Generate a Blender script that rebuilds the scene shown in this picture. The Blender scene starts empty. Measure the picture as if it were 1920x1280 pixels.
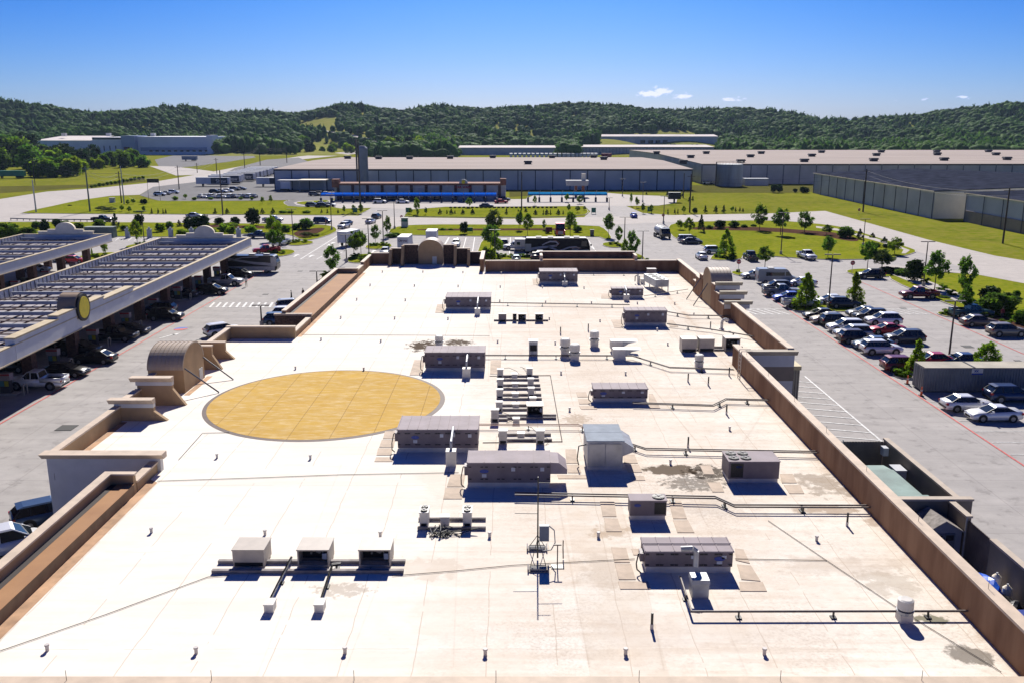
import bpy, math, random
import numpy as np
from mathutils import Vector, Matrix
R_ = math.radians
scene = bpy.context.scene
COL = scene.collection
# ------------------------------------------------------------ camera, sky, sun, exposure
CAMH = 26.3; FPX = 1670.0; PITCH = math.atan(400/FPX)
cam_d = bpy.data.cameras.new('Camera'); cam = bpy.data.objects.new('Camera', cam_d); COL.objects.link(cam)
cam.location = (0, 0, CAMH); cam.rotation_euler = (R_(90)-PITCH, 0, 0)
cam_d.sensor_width = 36; cam_d.lens = 36*FPX/1920; cam_d.clip_end = 30000; cam_d.clip_start = 0.5
scene.camera = cam
SUN_EL = R_(38); SUN_AZ = R_(1.5)          # azimuth from +Y towards +X
w = bpy.data.worlds.new('World'); scene.world = w; w.use_nodes = True
nt = w.node_tree; nt.nodes.clear()
def N(nt, t, **k):
    n = nt.nodes.new(t)
    for a, b in k.items(): setattr(n, a, b)
    return n
sky = N(nt, 'ShaderNodeTexSky', sky_type='NISHITA', sun_disc=False, sun_elevation=SUN_EL, sun_rotation=SUN_AZ,
        altitude=200, air_density=1.0, dust_density=0.6, ozone_density=2.0)
hsv = N(nt, 'ShaderNodeHueSaturation'); hsv.inputs['Saturation'].default_value = 1.15
mulc = N(nt, 'ShaderNodeMix', data_type='RGBA', blend_type='MULTIPLY'); mulc.inputs[0].default_value = 1
mulc.inputs[7].default_value = (0.62, 0.80, 1.12, 1)
bg = N(nt, 'ShaderNodeBackground'); bg.inputs[1].default_value = 0.05
wo = N(nt, 'ShaderNodeOutputWorld')
nt.links.new(sky.outputs[0], mulc.inputs[6]); nt.links.new(mulc.outputs[2], hsv.inputs['Color'])
# small fair-weather clouds low over the hills, placed by sky direction
tc = N(nt, 'ShaderNodeTexCoord'); sep = N(nt, 'ShaderNodeSeparateXYZ'); nt.links.new(tc.outputs['Generated'], sep.inputs[0])
def M_(nt, op, a, b=None, c=None):
    n = N(nt, 'ShaderNodeMath', operation=op)
    for i, v in enumerate((a, b, c)):
        if v is None: continue
        if isinstance(v, (int, float)): n.inputs[i].default_value = v
        else: nt.links.new(v, n.inputs[i])
    return n.outputs[0]
az = M_(nt, 'ARCTAN2', sep.outputs[0], sep.outputs[1]); el = M_(nt, 'ARCSINE', sep.outputs[2])
comb = N(nt, 'ShaderNodeCombineXYZ'); nt.links.new(az, comb.inputs[0]); nt.links.new(M_(nt, 'MULTIPLY', el, 2.2), comb.inputs[1])
nz = N(nt, 'ShaderNodeTexNoise'); nz.inputs['Scale'].default_value = 95; nz.inputs['Detail'].default_value = 6; nz.inputs['Roughness'].default_value = 0.62
nt.links.new(comb.outputs[0], nz.inputs['Vector'])
tot = None
for (px, py, wx, wy, k) in [(1222,177,24,7,1),(1242,171,17,7.5,1.05),(1283,180,18,4.5,.85),(1373,186,22,4,.8),(1730,186,10,2.6,.7),(1806,183,12,3,.8),(1678,189,7,2,.4),(1756,187,5,2,.4)]:
    v = (640-py)/FPX; yy = math.cos(PITCH)+v*math.sin(PITCH); zz = v*math.cos(PITCH)-math.sin(PITCH); xx = (px-960)/FPX
    a0 = math.atan2(xx, yy); e0 = math.atan2(zz, math.hypot(xx, yy))
    da = M_(nt, 'DIVIDE', M_(nt, 'SUBTRACT', az, a0), wx/FPX); de = M_(nt, 'DIVIDE', M_(nt, 'SUBTRACT', el, e0), wy/FPX)
    r2 = M_(nt, 'ADD', M_(nt, 'MULTIPLY', da, da), M_(nt, 'MULTIPLY', de, de))
    g = M_(nt, 'MULTIPLY', M_(nt, 'EXPONENT', M_(nt, 'MULTIPLY', r2, -0.8)), k)
    tot = g if tot is None else M_(nt, 'MAXIMUM', tot, g)
m = M_(nt, 'ADD', tot, M_(nt, 'MULTIPLY', M_(nt, 'SUBTRACT', nz.outputs[0], 0.5), 2.6))
mr = N(nt, 'ShaderNodeMapRange', interpolation_type='SMOOTHSTEP'); nt.links.new(m, mr.inputs[0]); mr.inputs[1].default_value = .38; mr.inputs[2].default_value = .85
cf = M_(nt, 'MULTIPLY', mr.outputs[0], M_(nt, 'MINIMUM', M_(nt, 'MULTIPLY', tot, 2.2), 0.92))
mixc = N(nt, 'ShaderNodeMix', data_type='RGBA'); nt.links.new(cf, mixc.inputs[0]); nt.links.new(hsv.outputs[0], mixc.inputs[6])
mixc.inputs[7].default_value = (14, 14, 14.2, 1)
up = N(nt, 'ShaderNodeMapRange', interpolation_type='SMOOTHSTEP'); nt.links.new(el, up.inputs[0]); up.inputs[1].default_value = R_(9); up.inputs[2].default_value = R_(38)
damp = N(nt, 'ShaderNodeMix', data_type='RGBA', blend_type='MULTIPLY'); nt.links.new(up.outputs[0], damp.inputs[0]); nt.links.new(mixc.outputs[2], damp.inputs[6]); damp.inputs[7].default_value = (.30, .42, .60, 1)
lowt = N(nt, 'ShaderNodeMapRange'); nt.links.new(el, lowt.inputs[0]); lowt.inputs[1].default_value = R_(1.2); lowt.inputs[2].default_value = R_(8)
tin = N(nt, 'ShaderNodeMix', data_type='RGBA'); nt.links.new(lowt.outputs[0], tin.inputs[0]); tin.inputs[6].default_value = (.98, .96, 1.24, 1); tin.inputs[7].default_value = (.52, .82, 1.16, 1)
tm = N(nt, 'ShaderNodeMix', data_type='RGBA', blend_type='MULTIPLY'); tm.inputs[0].default_value = 1; nt.links.new(damp.outputs[2], tm.inputs[6]); nt.links.new(tin.outputs[2], tm.inputs[7])
sidef = N(nt, 'ShaderNodeMapRange', interpolation_type='SMOOTHSTEP'); nt.links.new(M_(nt, 'ABSOLUTE', M_(nt, 'SUBTRACT', az, SUN_AZ)), sidef.inputs[0]); sidef.inputs[1].default_value = .03; sidef.inputs[2].default_value = .62
sidef.inputs[4].default_value = 1.0; sf = M_(nt, 'MULTIPLY', sidef.outputs[0], M_(nt, 'ADD', .35, M_(nt, 'MULTIPLY', lowt.outputs[0], .65)))
tm2 = N(nt, 'ShaderNodeMix', data_type='RGBA', blend_type='MULTIPLY'); nt.links.new(sf, tm2.inputs[0]); nt.links.new(tm.outputs[2], tm2.inputs[6]); tm2.inputs[7].default_value = (.45, .72, .93, 1)
nt.links.new(tm2.outputs[2], bg.inputs[0]); nt.links.new(bg.outputs[0], wo.inputs[0])
sd = bpy.data.lights.new('Sun', 'SUN'); sd.energy = 5.0; sd.angle = R_(0.53); sd.color = (1.0, 0.95, 0.87)
so = bpy.data.objects.new('Sun', sd); COL.objects.link(so); so.location = (0, 0, 200)
so.rotation_euler = Vector((-math.sin(SUN_AZ)*math.cos(SUN_EL), -math.cos(SUN_AZ)*math.cos(SUN_EL), -math.sin(SUN_EL))).to_track_quat('-Z', 'Y').to_euler()
vs = scene.view_settings; vs.view_transform = 'Standard'; vs.look = 'None'; vs.gamma = 1.0; vs.exposure = 0.58
scene.cycles.sample_clamp_direct = 12.; scene.cycles.max_bounces = 6; scene.cycles.diffuse_bounces = 3; scene.cycles.glossy_bounces = 3; scene.cycles.transparent_max_bounces = 6
# ------------------------------------------------------------ helpers
random.seed(7); RNG = np.random.default_rng(7)
def P(px, py, h=0.0):
    """ground point (at height h) seen at a place of the survey photo, in metres"""
    a = PITCH + math.atan((py-640)/FPX); y = (CAMH-h)/math.tan(a)
    return ((px-960)*(y*math.cos(PITCH)+(CAMH-h)*math.sin(PITCH))/FPX, y)
def hgt(py, y): return CAMH - y*math.tan(PITCH+math.atan((py-640)/FPX))
def PX(px, y, h=0.0): return (px-960)*(y*math.cos(PITCH)+(CAMH-h)*math.sin(PITCH))/FPX
def msize(npx, y, h=0.0): return npx*(y*math.cos(PITCH)+(CAMH-h)*math.sin(PITCH))/FPX

MATS = {}
def mat(name, col, rough=.75, var=.12, scale=.6, metal=0., bump=0., col2=None, det=4., spec=.4, aniso=None, trans=0., rnd=0.):
    if name in MATS: return MATS[name]
    m = bpy.data.materials.new(name); m.use_nodes = True; nt = m.node_tree; b = nt.nodes['Principled BSDF']
    b.inputs['Roughness'].default_value = rough; b.inputs['Metallic'].default_value = metal; b.inputs['Specular IOR Level'].default_value = spec
    c2 = col2 or tuple(x*(1-2.2*var) for x in col)
    tc = N(nt, 'ShaderNodeTexCoord'); mp = N(nt, 'ShaderNodeMapping'); nt.links.new(tc.outputs['Object'], mp.inputs[0])
    if aniso: mp.inputs['Scale'].default_value = aniso
    nz = N(nt, 'ShaderNodeTexNoise'); nz.inputs['Scale'].default_value = scale; nz.inputs['Detail'].default_value = det; nz.inputs['Roughness'].default_value = .6
    nt.links.new(mp.outputs[0], nz.inputs['Vector'])
    mr = N(nt, 'ShaderNodeMapRange'); nt.links.new(nz.outputs[0], mr.inputs[0]); mr.inputs[1].default_value = .33; mr.inputs[2].default_value = .67
    mx = N(nt, 'ShaderNodeMix', data_type='RGBA'); nt.links.new(mr.outputs[0], mx.inputs[0])
    mx.inputs[6].default_value = (*c2, 1); mx.inputs[7].default_value = (*col, 1)
    out = mx.outputs[2]
    if rnd:
        oi = N(nt, 'ShaderNodeObjectInfo'); hs = N(nt, 'ShaderNodeHueSaturation'); nt.links.new(out, hs.inputs['Color'])
        nt.links.new(M_(nt, 'ADD', M_(nt, 'MULTIPLY', oi.outputs['Random'], rnd), 1-rnd*.5), hs.inputs['Value']); out = hs.outputs[0]
    nt.links.new(out, b.inputs['Base Color'])
    if bump:
        bp = N(nt, 'ShaderNodeBump'); bp.inputs['Strength'].default_value = bump; bp.inputs['Distance'].default_value = .05
        nt.links.new(nz.outputs[0], bp.inputs['Height']); nt.links.new(bp.outputs[0], b.inputs['Normal'])
    if trans:
        tr = N(nt, 'ShaderNodeBsdfTranslucent'); nt.links.new(out, tr.inputs[0]); ms = N(nt, 'ShaderNodeMixShader'); ms.inputs[0].default_value = trans
        o = nt.nodes['Material Output']; nt.links.new(b.outputs[0], ms.inputs[1]); nt.links.new(tr.outputs[0], ms.inputs[2]); nt.links.new(ms.outputs[0], o.inputs[0])
    MATS[name] = m; return m
class MB:
    def __init__(s): s.v = []; s.f = []; s.m = []
    def add(s, vs, fs, m=0):
        o = len(s.v); s.v.extend([tuple(p) for p in vs]); s.f.extend([tuple(i+o for i in f) for f in fs]); s.m.extend([m]*len(fs)); return s
    def box(s, x0, x1, y0, y1, z0, z1, m=0, rz=0, c=None, taper=0):
        t = taper
        vs = [(x0,y0,z0),(x1,y0,z0),(x1,y1,z0),(x0,y1,z0),(x0+t,y0+t,z1),(x1-t,y0+t,z1),(x1-t,y1-t,z1),(x0+t,y1-t,z1)]
        if rz:
            cx, cy = c or ((x0+x1)/2, (y0+y1)/2); ca, sa = math.cos(rz), math.sin(rz)
            vs = [(cx+(x-cx)*ca-(y-cy)*sa, cy+(x-cx)*sa+(y-cy)*ca, z) for x, y, z in vs]
        return s.add(vs, [(3,2,1,0),(4,5,6,7),(0,1,5,4),(1,2,6,5),(2,3,7,6),(3,0,4,7)], m)
    def prism(s, poly, z0, z1, m=0, mtop=None):
        n = len(poly)
        A = sum(poly[i][0]*poly[(i+1)%n][1]-poly[(i+1)%n][0]*poly[i][1] for i in range(n))
        if A < 0: poly = poly[::-1]
        s.add([(x,y,z0) for x,y in poly]+[(x,y,z1) for x,y in poly], [(i,(i+1)%n,(i+1)%n+n,i+n) for i in range(n)], m)
        s.add([(x,y,z1) for x,y in poly], [tuple(range(n))], m if mtop is None else mtop)
        s.add([(x,y,z0) for x,y in poly], [tuple(range(n-1,-1,-1))], m); return s
    def extr(s, prof, axis, a, b, m=0):
        """profile (u,z) extruded along x ('x': u is y) or y ('y': u is x) from a to b"""
        n = len(prof); f = (lambda u,z,t:(t,u,z)) if axis == 'x' else (lambda u,z,t:(u,t,z))
        s.add([f(u,z,a) for u,z in prof]+[f(u,z,b) for u,z in prof], [(i,(i+1)%n,(i+1)%n+n,i+n) for i in range(n)]+[tuple(range(n-1,-1,-1)), tuple(range(n,2*n))], m); return s
    def cyl(s, p0, p1, r0, r1=None, n=10, m=0, caps=True):
        r1 = r0 if r1 is None else r1; p0 = Vector(p0); p1 = Vector(p1); d = (p1-p0)
        if d.length < 1e-6: return s
        q = d.to_track_quat('Z', 'Y'); vs = []
        for p, r in ((p0, r0), (p1, r1)):
            for i in range(n):
                a = 2*math.pi*i/n; vs.append(tuple(p + q @ Vector((math.cos(a)*r, math.sin(a)*r, 0))))
        fs = [(i,(i+1)%n,(i+1)%n+n,i+n) for i in range(n)]
        if caps: fs += [tuple(range(n-1,-1,-1)), tuple(range(n,2*n))]
        return s.add(vs, fs, m)
    def tube(s, pts, r, n=6, m=0):
        for a, b in zip(pts[:-1], pts[1:]): s.cyl(a, b, r, n=n, m=m)
        return s
    def poly(s, pts, z, m=0):
        n = len(pts); A = sum(pts[i][0]*pts[(i+1)%n][1]-pts[(i+1)%n][0]*pts[i][1] for i in range(n))
        if A < 0: pts = pts[::-1]
        return s.add([(x,y,z) for x,y in pts], [tuple(range(n))], m)
    def build(s, name, mats, parent=None, org=None, loc=None, smooth=False):
        me = bpy.data.meshes.new(name); v = s.v
        if org is not None: v = [(x-org[0], y-org[1], z-org[2]) for x,y,z in v]
        me.from_pydata(v, [], s.f); me.validate()
        if not isinstance(mats, (list, tuple)): mats = [mats]
        for mm in mats: me.materials.append(mm)
        if len(mats) > 1 and len(me.polygons) == len(s.m): me.polygons.foreach_set('material_index', s.m)
        if smooth: me.polygons.foreach_set('use_smooth', [True]*len(me.polygons))
        me.update()
        o = bpy.data.objects.new(name, me); COL.objects.link(o)
        if parent is not None: o.parent = parent
        elif org is not None: o.location = org
        if loc is not None: o.location = loc
        return o
def tag(o, label=None, cat=None, group=None, kind=None):
    if label: o['label'] = label
    if cat: o['category'] = cat
    if group: o['group'] = group
    if kind: o['kind'] = kind
    return o
def thing(name, label, cat, loc=(0,0,0), rz=0., group=None):
    o = bpy.data.objects.new(name, None); COL.objects.link(o); o.location = loc; o.rotation_euler = (0,0,rz)
    return tag(o, label, cat, group)
KIDS = {}
def kids(o): return [c for c in o.children]
def cptree(o, parent=None):
    c = o.copy(); COL.objects.link(c)
    if parent is not None: c.parent = parent
    for k in list(o.children): cptree(k, c)
    return c
def place(proto, loc, rz=0., label=None, group=None, scale=None):
    """first call uses the prototype itself, later calls copy it"""
    if proto.get('_u'): o = cptree(proto)
    else: o = proto; proto['_u'] = 1
    o.location = loc; o.rotation_euler = (0,0,rz)
    if scale: o.scale = scale if isinstance(scale, tuple) else (scale,)*3
    if label: o['label'] = label
    if group: o['group'] = group
    return o
def offs(poly, d):
    n = len(poly); A = sum(poly[i][0]*poly[(i+1)%n][1]-poly[(i+1)%n][0]*poly[i][1] for i in range(n))
    if A < 0: poly = poly[::-1]
    out = []
    for i in range(n):
        p0 = Vector(poly[i-1]); p1 = Vector(poly[i]); p2 = Vector(poly[(i+1)%n])
        a = (p1-p0).normalized(); b = (p2-p1).normalized()
        na = Vector((-a.y, a.x)); nb = Vector((-b.y, b.x)); q = na+nb
        if q.length < 1e-3: q = na
        q.normalize(); k = d/max(.4, q.dot(na)); out.append((p1.x+q.x*k, p1.y+q.y*k))
    return out
def smooth(poly, it=2, closed=True):
    for _ in range(it):
        q = []; n = len(poly)
        for i in range(n if closed else n-1):
            a = poly[i]; b = poly[(i+1)%n]
            q += [(a[0]*.75+b[0]*.25, a[1]*.75+b[1]*.25), (a[0]*.25+b[0]*.75, a[1]*.25+b[1]*.75)]
        poly = q
    return poly
def arc(cx, cy, rx, ry, a0, a1, n): return [(cx+rx*math.cos(R_(a0+(a1-a0)*i/n)), cy+ry*math.sin(R_(a0+(a1-a0)*i/n))) for i in range(n+1)]
ORD = ['first','second','third','fourth','fifth','sixth','seventh','eighth','ninth','tenth','eleventh','twelfth','thirteenth','fourteenth','fifteenth','sixteenth','seventeenth','eighteenth','nineteenth','twentieth']
def text_mb(s, size, depth=.02, bold=0.0):
    """lettering as a mesh in the xz plane, facing -y, left edge at x=0"""
    cu = bpy.data.curves.new('t', 'FONT'); cu.body = s; cu.size = size; cu.extrude = depth/2; cu.offset = bold
    o = bpy.data.objects.new('t', cu); COL.objects.link(o); dg = bpy.context.evaluated_depsgraph_get(); ev = o.evaluated_get(dg)
    me = ev.to_mesh(); mb = MB(); mb.add([(v.co.x, -v.co.z, v.co.y) for v in me.vertices], [tuple(p.vertices) for p in me.polygons]); ev.to_mesh_clear()
    bpy.data.objects.remove(o); bpy.data.curves.remove(cu); return mb
# ------------------------------------------------------------ ground materials
def ground_mat(name, c1, c2, c3, s1, s2, joints=None, jcol=.72, rough=.9, stain=0.):
    m = bpy.data.materials.new(name); m.use_nodes = True; nt = m.node_tree; b = nt.nodes['Principled BSDF']; b.inputs['Roughness'].default_value = rough
    b.inputs['Specular IOR Level'].default_value = .0 if joints is None and not stain else .1
    g = N(nt, 'ShaderNodeNewGeometry'); pos = g.outputs['Position']
    def noise(scale, det=5, sc=None):
        mp = N(nt, 'ShaderNodeMapping'); nt.links.new(pos, mp.inputs[0])
        if sc: mp.inputs['Scale'].default_value = sc
        n = N(nt, 'ShaderNodeTexNoise'); n.inputs['Scale'].default_value = scale; n.inputs['Detail'].default_value = det; n.inputs['Roughness'].default_value = .65
        nt.links.new(mp.outputs[0], n.inputs['Vector']); r = N(nt, 'ShaderNodeMapRange'); nt.links.new(n.outputs[0], r.inputs[0]); r.inputs[1].default_value = .36; r.inputs[2].default_value = .64
        return r.outputs[0]
    def mix(f, a, b_):
        x = N(nt, 'ShaderNodeMix', data_type='RGBA')
        for s_, v in ((0, f), (6, a), (7, b_)):
            if isinstance(v, (tuple, list)): x.inputs[s_].default_value = (*v, 1)
            elif isinstance(v, (int, float)): x.inputs[s_].default_value = v
            else: nt.links.new(v, x.inputs[s_])
        return x.outputs[2]
    col = mix(noise(s1), c1, c2); col = mix(M_(nt, 'MULTIPLY', noise(.22, 7, (.3, 1.5, 1)), .45), col, tuple(x*.78 for x in c1)); col = mix(M_(nt, 'MULTIPLY', noise(s2, 6), .6), col, c3)
    if stain:
        f = noise(.35, 6, (.25, 1.6, 1)); col = mix(M_(nt, 'MULTIPLY', f, stain), col, tuple(x*.72 for x in c1))
        f = noise(.7, 9); col = mix(M_(nt, 'MULTIPLY', M_(nt, 'POWER', f, 5), stain), col, tuple(x*.5 for x in c1)); f = noise(.12, 6, (.2, 1., 1)); col = mix(M_(nt, 'MULTIPLY', f, stain*.35), col, tuple(x*.8 for x in c1))
    if joints:
        sp = N(nt, 'ShaderNodeSeparateXYZ'); nt.links.new(pos, sp.inputs[0]); ff = None
        for i, (per, wd, ph) in enumerate(joints):
            if per is None: continue
            fr = M_(nt, 'FRACT', M_(nt, 'DIVIDE', M_(nt, 'ADD', sp.outputs[i], ph), per)); k = M_(nt, 'LESS_THAN', fr, wd/per)
            ff = k if ff is None else M_(nt, 'MAXIMUM', ff, k)
        col = mix(M_(nt, 'MULTIPLY', ff, 1-jcol), col, (.06, .05, .05))
    nt.links.new(col, b.inputs['Base Color']); MATS[name] = m; return m, nt, b, mix, noise, pos, col
grass_m = ground_mat('turf', (.185,.225,.010), (.09,.145,.009), (.29,.25,.04), .13, .9)[0]
field_m = ground_mat('field', (.175,.205,.012), (.085,.125,.009), (.27,.22,.055), .045, .35)[0]
conc_m = ground_mat('concrete', (.42,.395,.38), (.37,.35,.335), (.47,.44,.42), .045, .5, joints=[(4.6,.07,1.2),(4.6,.07,.4)], jcol=.78, stain=.6)[0]
road_m = ground_mat('road_concrete', (.47,.43,.40), (.42,.385,.36), (.52,.475,.44), .04, .4, stain=.25)[0]
asph_m = ground_mat('asphalt', (.17,.165,.17), (.12,.118,.125), (.22,.21,.20), .05, .5, stain=.2)[0]
mulch_m = ground_mat('mulch', (.085,.04,.028), (.05,.028,.02), (.12,.07,.05), .8, 2.)[0]
kerb_m = mat('kerb', (.5,.46,.42), .85, .15, .8)
white_p = mat('white_marking', (.75,.74,.72), .7, .2, 3.)
red_p = mat('red_marking', (.62,.11,.10), .7, .2, 2.)
blue_p = mat('blue_marking', (.05,.12,.45), .7, .15, 3.)
# ------------------------------------------------------------ ground, roads, verges
def pp(l, h=0.): return [P(x, y, h) for x, y in l]
def sheet(name, poly, z, m, kind='structure'):
    o = MB().poly(poly, z).build(name, m); tag(o, kind=kind); return o
g = MB(); g.add([(-9000,-60,0),(9000,-60,0),(9000,9000,0),(-9000,9000,0)], [(0,1,2,3)]); o = g.build('ground', field_m); tag(o, kind='structure')
LOT = [(-150,-40),(150,-40),(150,120)] + pp([(2300,760),(2300,590),(1920,489),(1865,480),(1740,450),(1615,415),(1547,396),(1440,401),(1262,404),(1205,400),(1172,386),(1095,386),(1107,397),(1095,408),(960,411),(757,408),(765,393),(697,390),(672,405),(480,404),(37,401),(-700,402),(-1400,470)])
sheet('pavement', LOT, .02, conc_m)
sheet('road', pp([(-700,402),(37,401),(480,404),(672,405),(757,408),(960,411),(1095,408),(1262,404),(1440,401),(1547,396),(1615,415),(1740,450),(1865,480),(1920,489),(2300,590),(2300,640),(1920,532),(1840,516),(1722,473),(1602,432),(1525,419),(1440,412),(1272,417),(1120,423),(960,422),(780,421.5),(740,427),(635,431),(590,421.5),(480,420),(175,417),(-700,414)]), .035, road_m)
sheet('road', pp([(500,303),(560,294),(640,286),(700,281),(722,283),(640,292),(560,300),(500,313)]), .06, road_m)
sheet('road', pp([(-500,406),(0,374),(87,360),(175,354),(275,344),(375,327),(480,307),(520,300),(500,312),(440,322),(410,332),(367,342),(287,351),(262,366),(207,368),(150,376),(50,397),(37,401),(0,410),(-300,440)]), .05, road_m)
sheet('pavement', pp([(262,367),(287,351),(367,342),(410,332),(440,316),(500,300),(560,296),(640,330),(660,362),(620,376),(575,375),(480,377),(300,378)]), .065, asph_m)
sheet('pavement', pp([(290,300),(330,291),(470,290),(480,296),(420,305),(360,313),(300,316)]), .065, asph_m)
sheet('pavement', pp([(280,312),(330,313),(400,322),(380,328),(330,330)]), .08, road_m)
# drives of the car wash
sheet('pavement', pp([(540,376),(620,376),(985,374),(1010,362.5),(1140,362.5),(1180,366),(1240,368),(1270,374),(1268,381),(1235,386),(1172,387),(1095,387),(960,388),(835,388.5),(765,394),(697,390.5),(640,392),(617,387),(560,390),(540,384)]), .05, road_m)
sheet('pavement', pp([(528,381),(535,377.5),(555,375.5),(600,374),(600,376),(560,378),(550,381),(556,385),(585,389),(580,391),(545,388.5)]), .08, asph_m)
VN = 0
def verge(name, pxy, z=.14, m=None, it=1, raw=False, kerb=True):
    poly = pxy if raw else pp(pxy)
    if it: poly = smooth(poly, it)
    if kerb:
        o = MB().prism(poly, 0, z).build(name, kerb_m); tag(o, kind='structure')
        inner = offs(poly, .17); q = MB().prism(inner, 0.01, z+.03).build('grass_surface', m or grass_m, parent=o); return o
    o = MB().poly(poly, z).build(name, m or grass_m); tag(o, kind='structure'); return o
verge('verge', [(-200,418),(175,417.5),(480,420.5),(590,422),(620,424),(633,430),(630,437),(592,450),(566,452),(545,441),(500,437.5),(335,446),(207,444),(60,450),(-200,475)])
verge('verge', [(37,401.5),(50,398),(150,376),(207,369),(235,368),(262,378),(480,378.5),(528,378),(540,376.5),(530,381),(545,389.5),(617,388),(640,393),(695,394),(668,405),(480,403.5)])
verge('verge', [(556,380),(600,376.8),(618,376.5),(617,385),(590,388),(556,383)])
verge('verge', [(733,428),(780,422),(960,422.5),(1120,423.5),(1138,432),(1150,451),(1135,450),(1120,444),(960,445),(780,442.5),(727,440)])
verge('verge', [(757,405),(768,395),(835,389.5),(960,390),(1042,388.5),(1090,388),(1106,397),(1095,406),(960,409.5),(760,407)])
verge('verge', [(1251,425),(1272,418),(1440,413.5),(1525,420),(1570,425),(1602,433),(1660,451),(1700,464),(1722,472),(1702,480),(1665,486),(1607,488),(1530,488),(1450,482),(1395,478),(1390,489),(1330,489),(1334,481),(1345,476),(1330,466),(1300,456),(1272,451),(1257,442)])
verge('verge', [(1672,528),(1664,516),(1690,508),(1730,512),(1840,515.5),(1920,532),(2100,580),(2300,640),(2300,760),(2100,700),(1920,625),(1815,585),(1752,562)])
# mown field strip by the right road keeps its kerb line
sheet('sidewalk', pp([(1668,509),(1688,509),(1752,533),(1808,556),(1870,588),(1850,588),(1790,566),(1745,546),(1668,515)]), .185, road_m)
sheet('sidewalk', pp([(1530,425.5),(1575,431),(1640,448),(1680,461),(1706,471),(1698,477),(1690,477),(1694,470),(1670,462),(1640,453),(1573,434.5),(1530,428.5)]), .185, road_m)
sheet('sidewalk', pp([(1655,498),(1700,502),(1840,514.2),(1925,531),(2200,600),(2200,608),(1925,534.5),(1838,518),(1700,505.5),(1655,502)]), .19, road_m)
# mulched planting beds
for l in ([(1290,428),(1350,426),(1440,428),(1520,434),(1570,438),(1605,447),(1612,454),(1590,454),(1545,444),(1440,435),(1340,433),(1292,432)], [(560,434),(600,428),(612,431),(585,444),(562,447),(548,440)], [(340,422),(470,425),(560,426),(556,431),(460,430),(345,427)], [(1800,572),(1840,575),(1920,612),(1960,636),(1900,618),(1850,600)], [(780,431),(960,430),(1080,430),(1085,433),(960,434),(785,434)]):
    o = MB().poly(smooth(pp(l),1), .188).build('mulch_bed', mulch_m); tag(o, kind='structure')
def isle(cx, cy, rx, ry, m=None):
    c = P(cx, cy); a = P(cx-rx, cy)[0]; b = P(cx+rx, cy)[0]; n = P(cx, cy+ry)[1]; f = P(cx, cy-ry)[1]
    pts = arc(c[0], (n+f)/2, (b-a)/2, (f-n)/2, 0, 360, 28)[:-1]
    return verge('traffic_island', pts, it=0, raw=True, m=m)
for a in [(562,457,25,4.5),(522,476,29,7),(710,463,25,5.5),(680,486,30,8.5),(612,521,9,9),(1150,460.5,21,5),(265,462,26,5),(183,483,38,8.5),(1636,513,46,7.5),(1693,705,18,6),(1776,591,16,5),(1384,514,12,4),(1187,484,22,9)]: isle(*a)
o = verge('traffic_island', [(905,490),(905,482),(945,480),(1165,478.5),(1165,486),(960,488)], it=0)
o = verge('traffic_island', [(1476,575),(1500,571.5),(1625,573),(1632,579),(1615,586),(1500,586),(1478,581)], it=1)
o = verge('traffic_island', [(885,500),(905,400.5+45),(925,446),(930,497)], it=1)
# painted markings
mk = MB()
def stripe(mb, a, b, wd, z=.05, m=0):
    a = Vector(a); b = Vector(b); d = (b-a).normalized(); n = Vector((-d.y, d.x))*wd/2
    mb.add([(*(a-n), z), (*(b-n), z), (*(b+n), z), (*(a+n), z)], [(0,1,2,3)], m)
for x, y0, y1 in [(-46.8,60,172),(41.0,56,143),(61.2,62,155)]: stripe(mk, (x,y0), (x,y1), .18, m=1)
for y in np.arange(58, 140, 2.9): 
    stripe(mk, (41.3,y), (46.4,y), .11)
    if y > 88: stripe(mk, (47.0,y), (52.0,y), .11)
for y in np.arange(60, 152, 2.9): stripe(mk, (61.4,y), (66.3,y), .11)
stripe(mk, (31.9,93.5), (31.9,69.5), .2)
for k in range(11): stripe(mk, (26.5,72.5+2.0*k), (31.8,71.0+2.0*k), .18)
for yy in (131.5, 135.3): stripe(mk, (-46.3,yy), (-33.5,yy), .18)
for k in range(13): stripe(mk, (-45.5+k,131.6), (-46+k,135.2), .35)
for yy in (126.3, 130.2): stripe(mk, (27.5,yy), (40.6,yy), .25)
for k in range(11): stripe(mk, (28.6+1.15*k,126.4), (27.2+1.15*k,130.1), .25)
for yy in (126.3, 130.2): stripe(mk, (47.5,yy), (60.6,yy), .25)
for k in range(11): stripe(mk, (48.6+1.15*k,126.4), (47.2+1.15*k,130.1), .2)
for a, b, wd in [((563,487),(640,431+8),.25),((593,487),(605,480.5),.2),((620,485),(655,466),.2),((640,475),(690,440),.2),((822,480),(842,446),.3),((842,480),(858,446),.3),((865,480),(874,446),.15),((885,480),(890,446),.15),((800,460),(806,446),.15),((955,480),(957,446),.15),((1107,462),(1116,470),.2),((1123,480),(1100,447),.15),((1070,480),(1060,447),.15),((985,480),(984,447),.15)]:
    stripe(mk, P(*a), P(*b), wd)
for (x, y, s) in [(583,481,1),(623,457,1),(617,460,1),(640,460,1),(555,480,1),(700,472,1)]:
    c = P(x, y); mk.add([(c[0]-.2,c[1]-2,.05),(c[0]+.2,c[1]-2,.05),(c[0]+.2,c[1]+.5,.05),(c[0]-.2,c[1]+.5,.05)],[(0,1,2,3)]); mk.add([(c[0]-.8,c[1]+.5,.05),(c[0]+.8,c[1]+.5,.05),(c[0],c[1]+2,.05)],[(0,1,2)])
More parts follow.
